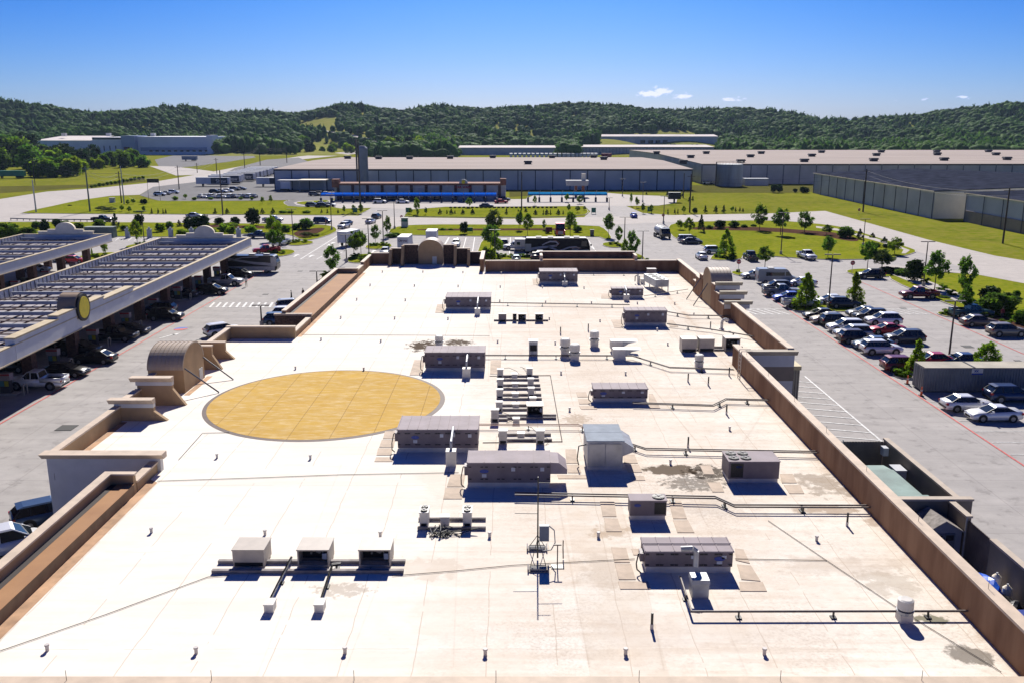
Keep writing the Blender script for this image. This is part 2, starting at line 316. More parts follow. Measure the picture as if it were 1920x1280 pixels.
c = P(318,630); mk.add([(c[0]-.9,c[1]-1.4,.05),(c[0]-.6,c[1]-1.5,.05),(c[0]+.5,c[1]+.8,.05),(c[0]+.2,c[1]+.9,.05)],[(0,1,2,3)]); mk.add([(c[0]-.1,c[1]+.6,.05),(c[0]+.8,c[1]+.4,.05),(c[0]+.8,c[1]+1.8,.05)],[(0,1,2)])
c = P(339,617); mk.add([(x,y,.05) for x,y in arc(c[0],c[1],.9,1.,20,200,12)],[tuple(range(13))],2); mk.add([(x,y,.054) for x,y in arc(c[0],c[1],.9,1.,200,380,12)],[tuple(range(13))],1)
for x in np.arange(212, 330, 12): stripe(mk, P(x, 446.5), P(x-8, 452), .25)
o = mk.build('road_markings', [white_p, red_p, blue_p]); tag(o, kind='structure')
iron = mat('cast_iron', (.03,.03,.03), .7)
for x, y, s in [(125,802,1),(563,509,.6),(498,552.5,.6),(1814,650,.8),(1694,579,.6),(1909,677,.5),(373,639,.6)]:
    c = P(x, y); o = MB().box(c[0]-.75*s, c[0]+.75*s, c[1]-.75*s, c[1]+.75*s, 0, .055).build('drain_cover', iron); tag(o, kind='structure')
# ------------------------------------------------------------ hills and forest
SKY = [(-400,185),(0,187),(60,193),(120,203),(180,211),(240,207),(300,200),(350,199),(400,206),(430,211),(480,207),(520,210),(560,212),(600,203),(640,195),(680,196),(720,203),(760,207),(800,197),(850,198),(900,203),(940,200),(1000,198),(1060,192),(1100,193),(1150,196),(1200,201),(1250,206),(1300,205),(1350,203),(1400,202),(1440,205),(1500,214),(1540,223),(1600,222),(1640,220),(1700,217),(1760,208),(1820,200),(1880,192),(1920,190),(2400,180)]
SKX = np.array([a for a, b in SKY], float); SKZ = np.array([b for a, b in SKY], float)
rxs = np.array([-400,0,300,430,560,700,900,1200,1500,1560,1700,1920,2400], float); rys = np.array([1300,1300,1350,1450,1500,1450,1550,1550,1500,1350,1400,1300,1300], float)
def terr(px, r):
    rr = np.interp(px, rxs, rys); yy = np.interp(px, SKX, SKZ)
    rid = CAMH + rr*np.tan(np.arctan((640-yy)/FPX)-PITCH) - 9.5
    r0 = 860.; t = np.clip((r-r0)/(rr-r0), 0, 1); back = np.clip((r-rr)/500., 0, 1)
    h = rid*(t**1.75)*(1-back*back*.9)
    wv = np.sin(px/75.+r/120.)*np.cos(px/160.-r/85.+1.3)+.5*np.sin(px/31.+r/70.)
    return h + 9.*wv*np.sin(np.pi*np.clip(t, 0, 1))
pxs = np.linspace(-400, 2320, 210); rs = np.linspace(840, 1990, 60); A, Rr = np.meshgrid(pxs, rs)
X_ = (A-960)/FPX*(Rr*math.cos(PITCH)+6); Z_ = terr(A, Rr)-.4
nv = A.size; ix = np.arange(nv).reshape(A.shape); F_ = np.stack([ix[:-1,:-1], ix[:-1,1:], ix[1:,1:], ix[1:,:-1]], -1).reshape(-1, 4)
me = bpy.data.meshes.new('hills'); me.from_pydata(np.stack([X_, Rr, Z_], -1).reshape(-1, 3).tolist(), [], F_.tolist())
hill_m = ground_mat('hill_grass', (.24,.25,.06), (.16,.19,.04), (.3,.26,.10), .02, .1)[0]
me.materials.append(hill_m); o = bpy.data.objects.new('hills', me); COL.objects.link(o); tag(o, kind='structure')
# a far ridge in the notch, distance haze painted in as blue
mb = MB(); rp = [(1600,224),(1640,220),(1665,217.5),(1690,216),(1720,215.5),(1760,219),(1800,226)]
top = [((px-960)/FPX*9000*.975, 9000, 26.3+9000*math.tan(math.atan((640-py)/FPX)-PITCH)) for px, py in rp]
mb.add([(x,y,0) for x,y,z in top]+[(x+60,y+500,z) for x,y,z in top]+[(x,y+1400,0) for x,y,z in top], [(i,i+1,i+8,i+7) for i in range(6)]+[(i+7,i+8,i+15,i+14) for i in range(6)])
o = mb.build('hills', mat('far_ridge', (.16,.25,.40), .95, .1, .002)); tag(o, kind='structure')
def inpoly(x, y, poly):
    c = False; n = len(poly)
    for i in range(n):
        x1, y1 = poly[i]; x2, y2 = poly[i-1]
        if (y1 > y) != (y2 > y) and x < (x2-x1)*(y-y1)/(y2-y1)+x1: c = not c
    return c
def ico():
    import bmesh
    b = bmesh.new(); bmesh.ops.create_icosphere(b, subdivisions=2, radius=1); v = np.array([p.co[:] for p in b.verts]); f = np.array([[q.index for q in p.verts] for p in b.faces]); b.free(); return v, f
IV, IF = ico()
def crown_variant(seed, nleaf=60, ls=.17, con=False):
    r = np.random.default_rng(seed); v = IV.copy(); d = np.ones(len(v))
    for _ in range(9):
        c = r.normal(size=3); c /= np.linalg.norm(c); k = v@c; d += np.where(k > .55, (k-.55)*r.uniform(.3, .95), 0)*r.choice([1, -.55], p=[.75, .25])
    v = v*(d*.86+r.normal(0, .035, len(v)))[:, None]
    if con: v[:, :2] *= (1.05-.55*(v[:, 2:3]+1)/2)
    f = IF.copy(); tint = np.full(len(v), .42)
    li = r.integers(0, len(IV), nleaf); c = v[li]*r.uniform(.92, 1.1, (nleaf, 1)); a = r.normal(0, ls, (nleaf, 3)); b = r.normal(0, ls, (nleaf, 3))
    lv = np.stack([c, c+a, c+b], 1).reshape(-1, 3); lf = np.arange(nleaf*3).reshape(-1, 3)+len(v)
    return np.vstack([v, lv]), np.vstack([f, lf]), np.concatenate([tint, np.repeat(r.uniform(.1, 1, nleaf), 3)])
def leaf_mat(name, dark, light, tr=.25, rnd=.25):
    m = bpy.data.materials.new(name); m.use_nodes = True; nt = m.node_tree; b = nt.nodes['Principled BSDF']; b.inputs['Roughness'].default_value = .7; b.inputs['Specular IOR Level'].default_value = .04
    at = N(nt, 'ShaderNodeAttribute', attribute_name='tint'); mx = N(nt, 'ShaderNodeMix', data_type='RGBA'); nt.links.new(at.outputs['Fac'], mx.inputs[0])
    mx.inputs[6].default_value = (*dark, 1); mx.inputs[7].default_value = (*light, 1)
    oi = N(nt, 'ShaderNodeObjectInfo'); hs = N(nt, 'ShaderNodeHueSaturation'); nt.links.new(mx.outputs[2], hs.inputs['Color'])
    nt.links.new(M_(nt, 'ADD', M_(nt, 'MULTIPLY', oi.outputs['Random'], rnd), 1-rnd/2), hs.inputs['Value'])
    nt.links.new(M_(nt, 'ADD', M_(nt, 'MULTIPLY', oi.outputs['Random'], .03), .485), hs.inputs['Hue'])
    nt.links.new(hs.outputs[0], b.inputs['Base Color']); t = N(nt, 'ShaderNodeBsdfTranslucent'); nt.links.new(hs.outputs[0], t.inputs[0]); ms = N(nt, 'ShaderNodeMixShader'); ms.inputs[0].default_value = tr
    nt.links.new(b.outputs[0], ms.inputs[1]); nt.links.new(t.outputs[0], ms.inputs[2]); nt.links.new(ms.outputs[0], nt.nodes['Material Output'].inputs[0]); return m
leaf_far = leaf_mat('leaf_far', (.022,.062,.016), (.12,.21,.026), .4)
leaf_mid = leaf_mat('leaf_mid', (.04,.10,.010), (.17,.30,.02), .5)
leaf_lime = leaf_mat('leaf_lime', (.09,.18,.010), (.28,.40,.018), .55)
leaf_dark = leaf_mat('leaf_dark', (.012,.034,.01), (.045,.09,.018), .25)
leaf_olive = leaf_mat('leaf_olive', (.035,.075,.018), (.12,.17,.03), .4)
bark = mat('bark', (.12,.085,.06), .9, .2, 3.)
def bulk_mesh(name, V, F, T, m):
    me = bpy.data.meshes.new(name); nv = len(V); nf = len(F); k = F.shape[1]
    me.vertices.add(nv); me.vertices.foreach_set('co', V.astype(np.float32).ravel()); me.loops.add(nf*k); me.loops.foreach_set('vertex_index', F.astype(np.int32).ravel())
    me.polygons.add(nf); me.polygons.foreach_set('loop_start', np.arange(0, nf*k, k, dtype=np.int32))
    me.update(calc_edges=True); a = me.attributes.new('tint', 'FLOAT', 'POINT'); a.data.foreach_set('value', T.astype(np.float32)); me.materials.append(m); return me
CV = [crown_variant(100+i) for i in range(8)]; CC = [crown_variant(200+i, con=True) for i in range(3)]
rg = np.random.default_rng(3)
CLEAR = [[(553,241),(566,230),(600,221),(638,218),(633,246),(600,252)],[(540,237),(560,237),(640,250),(700,263),(726,273),(726,292),(704,290),(692,272),(640,258),(545,246)],[(560,258),(590,266),(690,288),(690,296),(560,296)],
         [(-9,-9),(-8,-9),(-8,-8)]]
def frontier(px): return np.interp(px, [-200,60,61,400,401,560,700,701,850,851,1050,1051,1084,1085,1120,1121,1348,1349,1400,2300], [700,700,990,990,900,900,860,800,800,965,965,820,820,1000,1000,1215,1215,860,745,745])
Vs, Fs, Ts = [], [], []; off = 0; cnt = 0
def add_tree(x, y, z, rad, hh, con=False, tb=0.):
    global off, cnt
    v, f, t = (CC[rg.integers(3)] if con else CV[rg.integers(8)]); a = rg.uniform(0, 6.28); ca, sa = math.cos(a), math.sin(a)
    w_ = np.stack([(v[:,0]*ca-v[:,1]*sa)*rad*rg.uniform(.85,1.15)+x, (v[:,0]*sa+v[:,1]*ca)*rad+y, v[:,2]*hh/2+z+hh*.5], -1)
    Vs.append(w_); Fs.append(f+off); Ts.append(np.clip(t*rg.uniform(.4,1.5)+tb+rg.choice([0,0,.18,-.12]), 0, 1.4)); off += len(v); cnt += 1
n_try = 15500
pa = rg.uniform(-90, 2010, n_try); u = rg.uniform(0, 1, n_try); rr_ = np.sqrt(u*(1640**2-640**2)+640**2)
pa = np.concatenate([pa, rg.uniform(-90,2010,5200)]); rr_ = np.concatenate([rr_, rg.uniform(640,1050,5200)])
fr = frontier(pa); tz = terr(pa, rr_); lim = np.interp(pa, rxs, rys)+60
patch = np.sin(pa/41.+rr_/37.)*np.sin(pa/77.-rr_/63.)
for i in range(len(pa)):
    px, r = pa[i], rr_[i]
    if r < fr[i] or r > lim[i]: continue
    z = tz[i] if r > 860 else 0.; py = 640+FPX*math.tan(math.atan((CAMH-z)/r)-PITCH); px2 = px
    if any(inpoly(px2, py, q) for q in CLEAR): continue
    x = (px-960)/FPX*(r*math.cos(PITCH)+(CAMH-z)*math.sin(PITCH))
    near = r < 1000; con = (patch[i] > .35 and rg.random() < .8)
    rad = rg.uniform(2.6, 4.6)+3.6*rg.random()**2.5*(1.05 if near else .95)*(.8 if con else 1); hh = rg.uniform(8, 13) if not near else rg.uniform(9, 15)
    add_tree(x, r, z-1.2, rad, hh*(1.15 if con else 1), con, (-.22 if con else .06*patch[i])+(.12 if near else 0))
me = bulk_mesh('forest', np.vstack(Vs), np.vstack(Fs), np.concatenate(Ts), leaf_far); o = bpy.data.objects.new('forest', me); COL.objects.link(o); tag(o, kind='stuff'); print('forest', cnt)
# ------------------------------------------------------------ the store under the camera
RF = 4.4
par_in = mat('parapet_inner', (.30,.175,.105), .9, .14, .5, aniso=(1.2,1.2,.25), col2=(.165,.085,.05), spec=.1)
par_in2 = mat('parapet_tan', (.40,.265,.145), .85, .12, .5)
coping_m = mat('coping', (.58,.46,.35), .7, .1, 1.2)
brown_roof = mat('brown_membrane', (.36,.19,.085), .85, .12, .35, col2=(.29,.145,.065))
stucco_w = mat('stucco_white', (.62,.60,.57), .9, .06, .8)
stucco_b = mat('stucco_brown', (.27,.215,.16), .9, .08, .8)
brick_d = mat('brick_dark', (.115,.066,.05), .9, .3, 5.)
vault_m = mat('vault_metal', (.42,.33,.25), .5, .08, 1.)
# roof membrane material: cream sheet, seams, grime, ponding stains
m, nt, b, mix, noise, pos, col = ground_mat('roof_membrane', (.90,.865,.79), (.87,.83,.75), (.83,.77,.67), .12, .9, rough=.6)
sp = N(nt, 'ShaderNodeSeparateXYZ'); nt.links.new(pos, sp.inputs[0]); X, Y = sp.outputs[0], sp.outputs[1]
wob = M_(nt, 'MULTIPLY', noise(.4, 2), .08)
def lines(c, per, wd, ph): return M_(nt, 'LESS_THAN', M_(nt, 'FRACT', M_(nt, 'DIVIDE', M_(nt, 'ADD', M_(nt, 'ADD', c, wob), ph), per)), wd/per)
sm = M_(nt, 'MULTIPLY', lines(X, 3.05, .045, 1.1), M_(nt, 'GREATER_THAN', noise(.25, 3), .25))
col = mix(M_(nt, 'MULTIPLY', sm, .62), col, (.42,.33,.25))
sm2 = M_(nt, 'MULTIPLY', lines(Y, 9.1, .05, 2.), M_(nt, 'GREATER_THAN', noise(.2, 2), .4)); col = mix(M_(nt, 'MULTIPLY', sm2, .4), col, (.45,.37,.3))
east = N(nt, 'ShaderNodeMapRange', interpolation_type='SMOOTHSTEP'); nt.links.new(X, east.inputs[0]); east.inputs[1].default_value = -9; east.inputs[2].default_value = 5
e_ = M_(nt, 'ADD', M_(nt, 'MULTIPLY', east.outputs[0], .9), .12)
gr = M_(nt, 'MULTIPLY', M_(nt, 'POWER', noise(.11, 10, (1, .6, 1)), 1.2), e_); col = mix(M_(nt, 'MULTIPLY', gr, .34), col, (.62,.53,.43))
gr = M_(nt, 'MULTIPLY', M_(nt, 'POWER', noise(3.2, 10, (.5, .7, 1)), 3.), e_); col = mix(M_(nt, 'MULTIPLY', gr, .30), col, (.42,.33,.26))
gr = M_(nt, 'MULTIPLY', noise(.35, 7, (.25, 2.4, 1)), .30); col = mix(gr, col, (.68,.61,.53))
# brown run-off along the inner foot of the walls
ed = M_(nt, 'MINIMUM', M_(nt, 'ABSOLUTE', M_(nt, 'SUBTRACT', X, 20.9)), M_(nt, 'ABSOLUTE', M_(nt, 'SUBTRACT', X, 25.7)))
eg = M_(nt, 'MULTIPLY', M_(nt, 'EXPONENT', M_(nt, 'MULTIPLY', ed, -2.2)), noise(.8, 5)); col = mix(M_(nt, 'MULTIPLY', eg, .7), col, (.42,.27,.16))
def blot(px, py, rx, ry, k, c, sc=1.2, na=1.6):
    """ponding stain of its own shape lying on the membrane"""
    global col
    x0, y0 = P(px, py, RF); sxm = msize(rx, y0, RF); sym = abs(P(px, py-ry, RF)[1]-P(px, py+ry, RF)[1])/2
    a = M_(nt, 'DIVIDE', M_(nt, 'SUBTRACT', X, x0), sxm); c_ = M_(nt, 'DIVIDE', M_(nt, 'SUBTRACT', Y, y0), sym)
    r2 = M_(nt, 'ADD', M_(nt, 'MULTIPLY', a, a), M_(nt, 'MULTIPLY', c_, c_)); g_ = M_(nt, 'SUBTRACT', 1.25, r2)
    f = N(nt, 'ShaderNodeMapRange', interpolation_type='SMOOTHSTEP'); nt.links.new(M_(nt, 'ADD', g_, M_(nt, 'MULTIPLY', M_(nt, 'SUBTRACT', noise(sc, 7), .6), na)), f.inputs[0]); f.inputs[1].default_value = 0.; f.inputs[2].default_value = .72
    col = mix(M_(nt, 'MINIMUM', M_(nt, 'MULTIPLY', f.outputs[0], k*1.35), .97), col, c)
def seg(px0, py0, px1, py1, wd, k, c):
    global col
    p0 = P(px0, py0, RF); p1 = P(px1, py1, RF); dx, dy = p1[0]-p0[0], p1[1]-p0[1]; L2 = dx*dx+dy*dy; L = math.sqrt(L2)
    ax = M_(nt, 'SUBTRACT', X, p0[0]); ay = M_(nt, 'SUBTRACT', Y, p0[1])
    t = M_(nt, 'DIVIDE', M_(nt, 'ADD', M_(nt, 'MULTIPLY', ax, dx), M_(nt, 'MULTIPLY', ay, dy)), L2)
    ds = M_(nt, 'ABSOLUTE', M_(nt, 'DIVIDE', M_(nt, 'SUBTRACT', M_(nt, 'MULTIPLY', ax, dy), M_(nt, 'MULTIPLY', ay, dx)), L))
    f = M_(nt, 'MULTIPLY', M_(nt, 'EXPONENT', M_(nt, 'MULTIPLY', ds, -3.2/wd)), M_(nt, 'ADD', .45, M_(nt, 'MULTIPLY', noise(.9, 4), .55))); ins = M_(nt, 'MULTIPLY', M_(nt, 'GREATER_THAN', t, 0), M_(nt, 'LESS_THAN', t, 1))
    col = mix(M_(nt, 'MULTIPLY', M_(nt, 'MULTIPLY', f, ins), k), col, c)
SG = (.36,.26,.18)
# a greyer, dirtier strip of membrane and grainy soot over the plant side
xs0 = P(1075,1050,RF)[0]; xs1 = P(1222,1150,RF)[0]
st = M_(nt, 'MULTIPLY', M_(nt, 'MULTIPLY', M_(nt, 'GREATER_THAN', X, xs0), M_(nt, 'LESS_THAN', X, xs1)), M_(nt, 'LESS_THAN', Y, P(1100,905,RF)[1]))
col = mix(M_(nt, 'MULTIPLY', st, M_(nt, 'ADD', .14, M_(nt, 'MULTIPLY', noise(.45, 9), .26))), col, (.58,.50,.40))
grain = M_(nt, 'MULTIPLY', M_(nt, 'POWER', noise(7., 6), 1.6), M_(nt, 'MULTIPLY', M_(nt, 'POWER', noise(.19, 5, (1, .7, 1)), 1.6), M_(nt, 'ADD', e_, .1)))
col = mix(M_(nt, 'MULTIPLY', grain, .5), col, (.42,.34,.27))
streak = M_(nt, 'MULTIPLY', M_(nt, 'POWER', noise(.8, 8, (.12, 1.8, 1)), 2.), M_(nt, 'ADD', .1, M_(nt, 'MULTIPLY', e_, .25))); col = mix(streak, col, (.52,.41,.31))
for s_ in [(1192,688,1325,850,.10,.7),(1325,850,1345,872,.10,.7),(1212,520,1160,520,.08,.3),(1225,560,1278,648,.08,.5),(1440,758,1390,835,.25,.3),(1045,930,1105,1250,.14,.45),(912,590,925,640,.1,.4),(918,560,916,715,.10,.35),(1098,860,1155,960,.1,.3),(1163,940,1190,1040,.10,.4),(1200,1040,1245,1255,.12,.35),(1330,1100,1400,1260,.1,.25),(745,1000,640,1275,.08,.25),(860,960,850,1250,.08,.25),(640,870,480,1270,.07,.25),(903,497,932,530,.07,.5),(932,530,920,625,.07,.4),(1050,560,1060,700,.07,.25)]: seg(*s_, SG)
DK = (.022,.015,.010)
for a in [(1258,880,56,10,.95,DK,1.6,.9),(930,1000,150,300,.14,(.60,.48,.36),.3),(1140,700,180,220,.16,(.62,.50,.38),.3),(1330,885,45,16,.6,DK,2.2),(1300,905,60,16,.45,DK,3.),(1545,905,55,26,.45,(.25,.19,.14),1.),(1545,955,60,10,.45,(.30,.21,.14),1.),(1660,975,40,12,.4,(.3,.2,.13),1.),(1810,1225,45,24,.55,(.12,.10,.08),1.),(1745,1160,38,9,.55,(.10,.10,.05),1.5),(1665,1090,60,30,.3,(.33,.27,.2),.9),
          (795,648,30,10,.8,(.10,.075,.055),1.6),(855,642,32,6,.7,(.10,.075,.055),2.),(640,1105,60,14,.35,(.3,.23,.17),2.5),(790,1065,80,22,.25,(.5,.4,.3),1.5),(1080,785,28,10,.5,(.42,.33,.24),3.),(1140,995,40,18,.4,(.38,.27,.17),1.),(1130,1070,55,40,.3,(.5,.42,.34),.9),(1440,612,16,3,.8,(.16,.09,.06),2.),(1330,1180,300,30,.12,(.5,.42,.36),.5),(1560,1060,130,20,.25,(.45,.36,.28),.7),(1310,950,110,20,.2,(.4,.33,.27),1.5)]: blot(*a)
nt.links.new(col, b.inputs['Base Color']); roof_m = m
YB = 138.0; YF = P(1440, 1268, 5.0)[1]
store = thing('store_building', 'wide flat roofed store with cream roof, stepped parapets and barrel vaults', 'building', (0, 90, 0)); SO = (0, 90, 0)
def part(mb, name, mats, parent=None, label=None):
    o = mb.build(name, mats, parent=parent or store, org=SO)
    if label: o['label'] = label
    return o
roofpoly = [(-23.2,YF),(20.95,YF),(20.95,80.6),(25.75,80.6),(25.75,YB),(-4.6,YB),(-4.6,146.2),(-23.2,146.2),(-23.2,92.7),(-30.,92.7),(-30.,55.3),(-23.2,55.3)]
part(MB().prism(roofpoly, 4.0, RF), 'roof', [roof_m])
wp = offs(roofpoly, .12); part(MB().prism(wp, 0, 3.98), 'wall', [stucco_w])
ti = .45
def parap(segs, name='parapet', inner=par_in, z0=3.99):
    for (x0, x1, y0, y1, z1) in segs:
        mb = MB(); cp = MB()
        mb.box(x0, x1, y0, y1, z0, z1); cp.box(x0-.06, x1+.06, y0-.06, y1+.06, z1+.002, z1+.13)
        o = part(mb, name, [inner]); c = cp.build('coping', coping_m, parent=o, org=SO)
def islands(mb):
    par = list(range(len(mb.v)))
    def f(i):
        while par[i] != i: par[i] = par[par[i]]; i = par[i]
        return i
    for q in mb.f:
        for j in q[1:]: par[f(j)] = f(q[0])
    out = {}
    for q, mm in zip(mb.f, mb.m): out.setdefault(f(q[0]), []).append((q, mm))
    return [out[k] for k in sorted(out)]
def spart(mb, name, mats, k=1, parent=None):
    """one part per k pieces"""
    isl = islands(mb)
    for i in range(0, len(isl), k):
        nb = MB()
        for grp in isl[i:i+k]:
            mp_ = {}
            for q, mm in grp:
                for j in q:
                    if j not in mp_: mp_[j] = len(nb.v); nb.v.append(mb.v[j])
                nb.f.append(tuple(mp_[j] for j in q)); nb.m.append(mm)
        part(nb, name, mats, parent)
parap([(-23.65,21.4,YF-.45,YF,4.85)], inner=par_in2)
# east side
parap([(20.95,21.45,YF+.003,82.,6.25)])
# outer end wall of the wide rear part, white and brown bands
y0 = 80.1
mb = MB(); zb = [hgt(q, 80.1) for q in (662, 687, 713.5)]
mb.box(21.46,26.25,y0,80.55,zb[0],6.15,0); mb.box(21.46,26.25,y0-.0,80.55,zb[1],zb[0],1); mb.box(21.46,26.25,y0,80.55,zb[2],zb[1],2); mb.box(21.46,26.25,y0,80.55,0,zb[2],1)
part(mb, 'end_wall', [coping_m, stucco_w, stucco_b]); mb = MB().extr([(79.75,6.25),(80.62,6.25),(80.62,5.8),(80.08,5.8)], 'x', 21.46, 26.5); part(mb, 'cornice', [mat('cornice', (.40,.35,.28), .8)])
parap([(25.75,26.25,80.63,103.,6.25),(25.75,26.25,121.,YB+.5,6.25)])
mb = MB()
for x in (26.55,): 
    mb.box(26.3,28.2,84.2,86.6,0,3.3); 
    for k in range(8): mb.box(26.4+.24*k,26.5+.24*k,84.1,84.19,0,3.25,0)
    mb.box(26.25,28.3,84.05,86.7,3.3,3.7,1)
part(mb, 'downspout_chase', [mat('sand_metal', (.42,.37,.27), .6), mat('sand_cap', (.55,.45,.25), .6)])
# east portico: stepped wall with barrel vault
XE = 24.9
steps = [(103.,105.6,6.5),(105.6,108.,7.3),(108.,109.8,8.0),(115.2,117.,8.0),(117.,119.2,7.3),(119.2,121.,6.5)]
mb = MB(); cp = MB()
for a, b_, z in steps: mb.box(XE, XE+.5, a, b_-.003, RF-.3, z-.5); cp.box(XE-.05, XE+.55, a, b_-.003, z-.5, z-.4)
spart(mb, 'portico_wall', [par_in]); spart(cp, 'coping', [coping_m])
mb = MB(); cor = MB()
for yy, z in ((103.,6.5),(105.6,7.2),(108.,7.9)):
    mb.box(XE+.5, 27.6, yy, yy+.35, 3.9, z-.95, 0); cor.extr([(yy-.35,z),(yy+.35,z),(yy+.35,z-.45),(yy,z-.45)], 'x', XE+.1, 28.3, 0); cor.box(XE+.1, 28., yy-.04, yy+.35, z-.95, z-.452, 1)
spart(mb, 'buttress', [par_in]); spart(cor, 'cornice', [mat('cornice', (.40,.35,.28)), stucco_w], 2)
mb = MB()
for yy, z in ((116.8,8.0),(119.,7.3),(120.8,6.5)): mb.box(XE+.5, 27., yy, yy+.35, 3.9, z-.5, 0)
spart(mb, 'buttress', [par_in])
def vault_x(x0, x1, yc, hw, ze, rise, ribs, face_at, name=''):
    n = 22; prof = [(yc+hw*math.cos(R_(180-180*i/n)), ze+rise*math.sin(R_(180*i/n))) for i in range(n+1)]
    body = MB(); pr2 = [(yc-hw+.12, 3.9)] + [(yc+(hw-.12)*math.cos(R_(180-180*i/n)), ze+(rise-.1)*math.sin(R_(180*i/n))) for i in range(n+1)] + [(yc+hw-.12, 3.9)]
    body.extr(pr2, 'x', x0+.02, x1-.02); o = part(body, 'gable_wall', [par_in2])
    sh = MB(); inn = [(yc+(hw-.09)*math.cos(R_(180*i/n)), ze+(rise-.08)*math.sin(R_(180*i/n))) for i in range(n+1)]
    for i in range(n): 
        q = [prof[i], prof[i+1], inn[n-i-1], inn[n-i]]
        sh.add([(x0,u,z) for u,z in q]+[(x1,u,z) for u,z in q], [(0,1,5,4),(3,7,6,2),(0,3,2,1),(4,5,6,7),(0,4,7,3),(1,2,6,5)])
    ns = int((x1-x0)/ribs)
    for k in range(ns+1):
        xx = x0+.02+(x1-x0-.08)*k/ns
        for i in range(n):
            a = prof[i]; c = prof[i+1]; e = 1.016
            q = [a, c, (yc+(c[0]-yc)*e, ze+(c[1]-ze)*e+.02), (yc+(a[0]-yc)*e, ze+(a[1]-ze)*e+.02)]
            sh.add([(xx,u,z) for u,z in q]+[(xx+.045,u,z) for u,z in q], [(0,1,5,4),(3,7,6,2),(0,3,2,1),(4,5,6,7)])
    part(sh, 'barrel_roof', [vault_m])
vault_x(XE+.02, 27.6, 112.5, 2.55, 7.1, 1.9, .42, 'l')
# west bay
YW1, YW2 = 54.3, 92.7
mb = MB(); mb.box(-30.45,-23.0,54.85,55.28,0,5.3,0)
part(mb, 'end_wall', [stucco_w]); mb = MB().extr([(54.45,5.7),(55.35,5.7),(55.35,5.302),(54.83,5.302)], 'x', -30.75, -22.75); part(mb, 'cornice', [coping_m])
parap([(-30.45,-30.02,55.36,65.2,5.5),(-30.45,-30.02,65.7,69.1,5.7),(-30.45,-30.02,69.6,72.4,6.1),(-30.45,-30.02,80.,92.7,5.5),(-30.45,-23.2,92.72,93.15,5.6)], inner=par_in2)
mb = MB(); cor = MB()
for yy, zt, xl, xr in ((65.25, hgt(747,65.3), -30.9, PX(286,65.3,6.1)), (69.15, hgt(706,69.2), -30.8, PX(321,69.2,6.8))):
    mb.box(xl+.5, xr, yy, yy+.4, 3.9, zt-.7); cor.extr([(yy-.32,zt),(yy+.42,zt),(yy+.42,zt-.4),(yy-.02,zt-.4)], 'x', xl, xr+.05, 0); cor.box(xl+.4, xr+.02, yy-.03, yy+.42, zt-.7, zt-.402, 1)
    mb.extr([(xr, 3.9),(xr+1.0, RF),(xr+.003, zt-1.0)], 'y', yy+.02, yy+.38)
spart(mb, 'buttress', [par_in2], 2); spart(cor, 'cornice', [coping_m, stucco_w], 2)
mb = MB(); cor = MB()
for yy, py in ((80.2,648),(84.0,641)):
    zt = hgt(py, yy); xr = -27.9; mb.box(-30.9, xr, yy, yy+.4, 3.9, zt-.12); cor.box(-31, xr+.05, yy-.05, yy+.45, zt-.12, zt, 0); mb.extr([(xr, 3.9),(xr+.85, RF),(xr+.003, zt-.9)], 'y', yy+.02, yy+.38)
spart(mb, 'buttress', [par_in2], 2); spart(cor, 'coping', [coping_m])
vault_x(-30.8, -27.75, 75.1, 2.6, 6.45, 1.75, .36, 'r')
part(MB().box(-27.76,-27.70,76.2,77.0,RF+.1,RF+1.15), 'hatch_door', [mat('door_white', (.7,.68,.62))])
part(MB().box(-13.1,-12.4,145.66,145.72,RF+.1,RF+1.3), 'hatch_door', [mat('door_white', (.7,.68,.62))])
steel = mat('galv_steel', (.42,.43,.45), .4, .15, 2., metal=.6)
br = MB()
for a, b_ in (((346,690,72.6),(411,736)),((378,667,77.6),(437.5,711.7))):
    z = hgt(a[1], a[2]); p = P(b_[0], b_[1], RF); br.cyl((PX(a[0],a[2],z), a[2], z), (p[0], p[1], RF+.05), .065)
for a, b_ in (((1314,535),(1287,562)),((1325,545),(1300,574))):
    p = P(b_[0], b_[1], RF); yq = p[1]+1.5; br.cyl((XE, yq, 7.0), (p[0], p[1], RF+.05), .06)
spart(br, 'brace', [mat('brace_steel', (.10,.10,.13), .5)])
# low storefront canopies along the west edge
def stcan(y0, y1, xo=-27.0):
    part(MB().box(-23.65,-23.2,y0,y1,3.9,RF+.7), 'low_wall', [mat('low_wall_olive', (.22,.15,.09), .85, .15, 1.)])
    part(MB().box(xo,-23.652,y0,y1,3.2,RF+.66).box(-23.652,-23.15,y0,y1,RF+.702,RF+.72), 'canopy_roof', [brown_roof])
    w_ = part(MB().box(xo-.45,xo-.002,y0,y1,2.6,RF+1.25), 'outer_parapet', [par_in2]); w2 = part(MB().box(xo,-23.2,y1,y1+.35,2.6,RF+1.25), 'outer_parapet', [par_in2])
    MB().box(xo-.5,xo+.06,y0,y1+.4,RF+1.252,RF+1.36).build('coping', coping_m, parent=w_, org=SO); MB().box(xo+.062,-23.1,y1-.05,y1+.4,RF+1.252,RF+1.36).build('coping', coping_m, parent=w2, org=SO)
    part(MB().box(xo+.0,xo+.35,y0,y1-.01,RF+.661,RF+.668), 'shadow_strip', [mat('shadow_paint', (.03,.02,.02))])  # thin dark sheet painting the shadow line along the outer parapet
stcan(YF-.4, P(222,888,RF+1.3)[1]-.1, PX(194,P(222,888,RF+1.3)[1],RF+1.3)+.45)
stcan(P(600,588,RF+1)[1], P(700,508,RF+1)[1], -26.2)
mb = MB(); yq = P(600,588,RF+1)[1]; mb.box(-27.4,-23.2,yq-.4,yq-.003,0,RF+.85,0); mb.box(-27.5,-23.1,yq-.45,yq+.02,RF+.852,RF+1.05,1); part(mb, 'end_wall', [brick_d, coping_m])
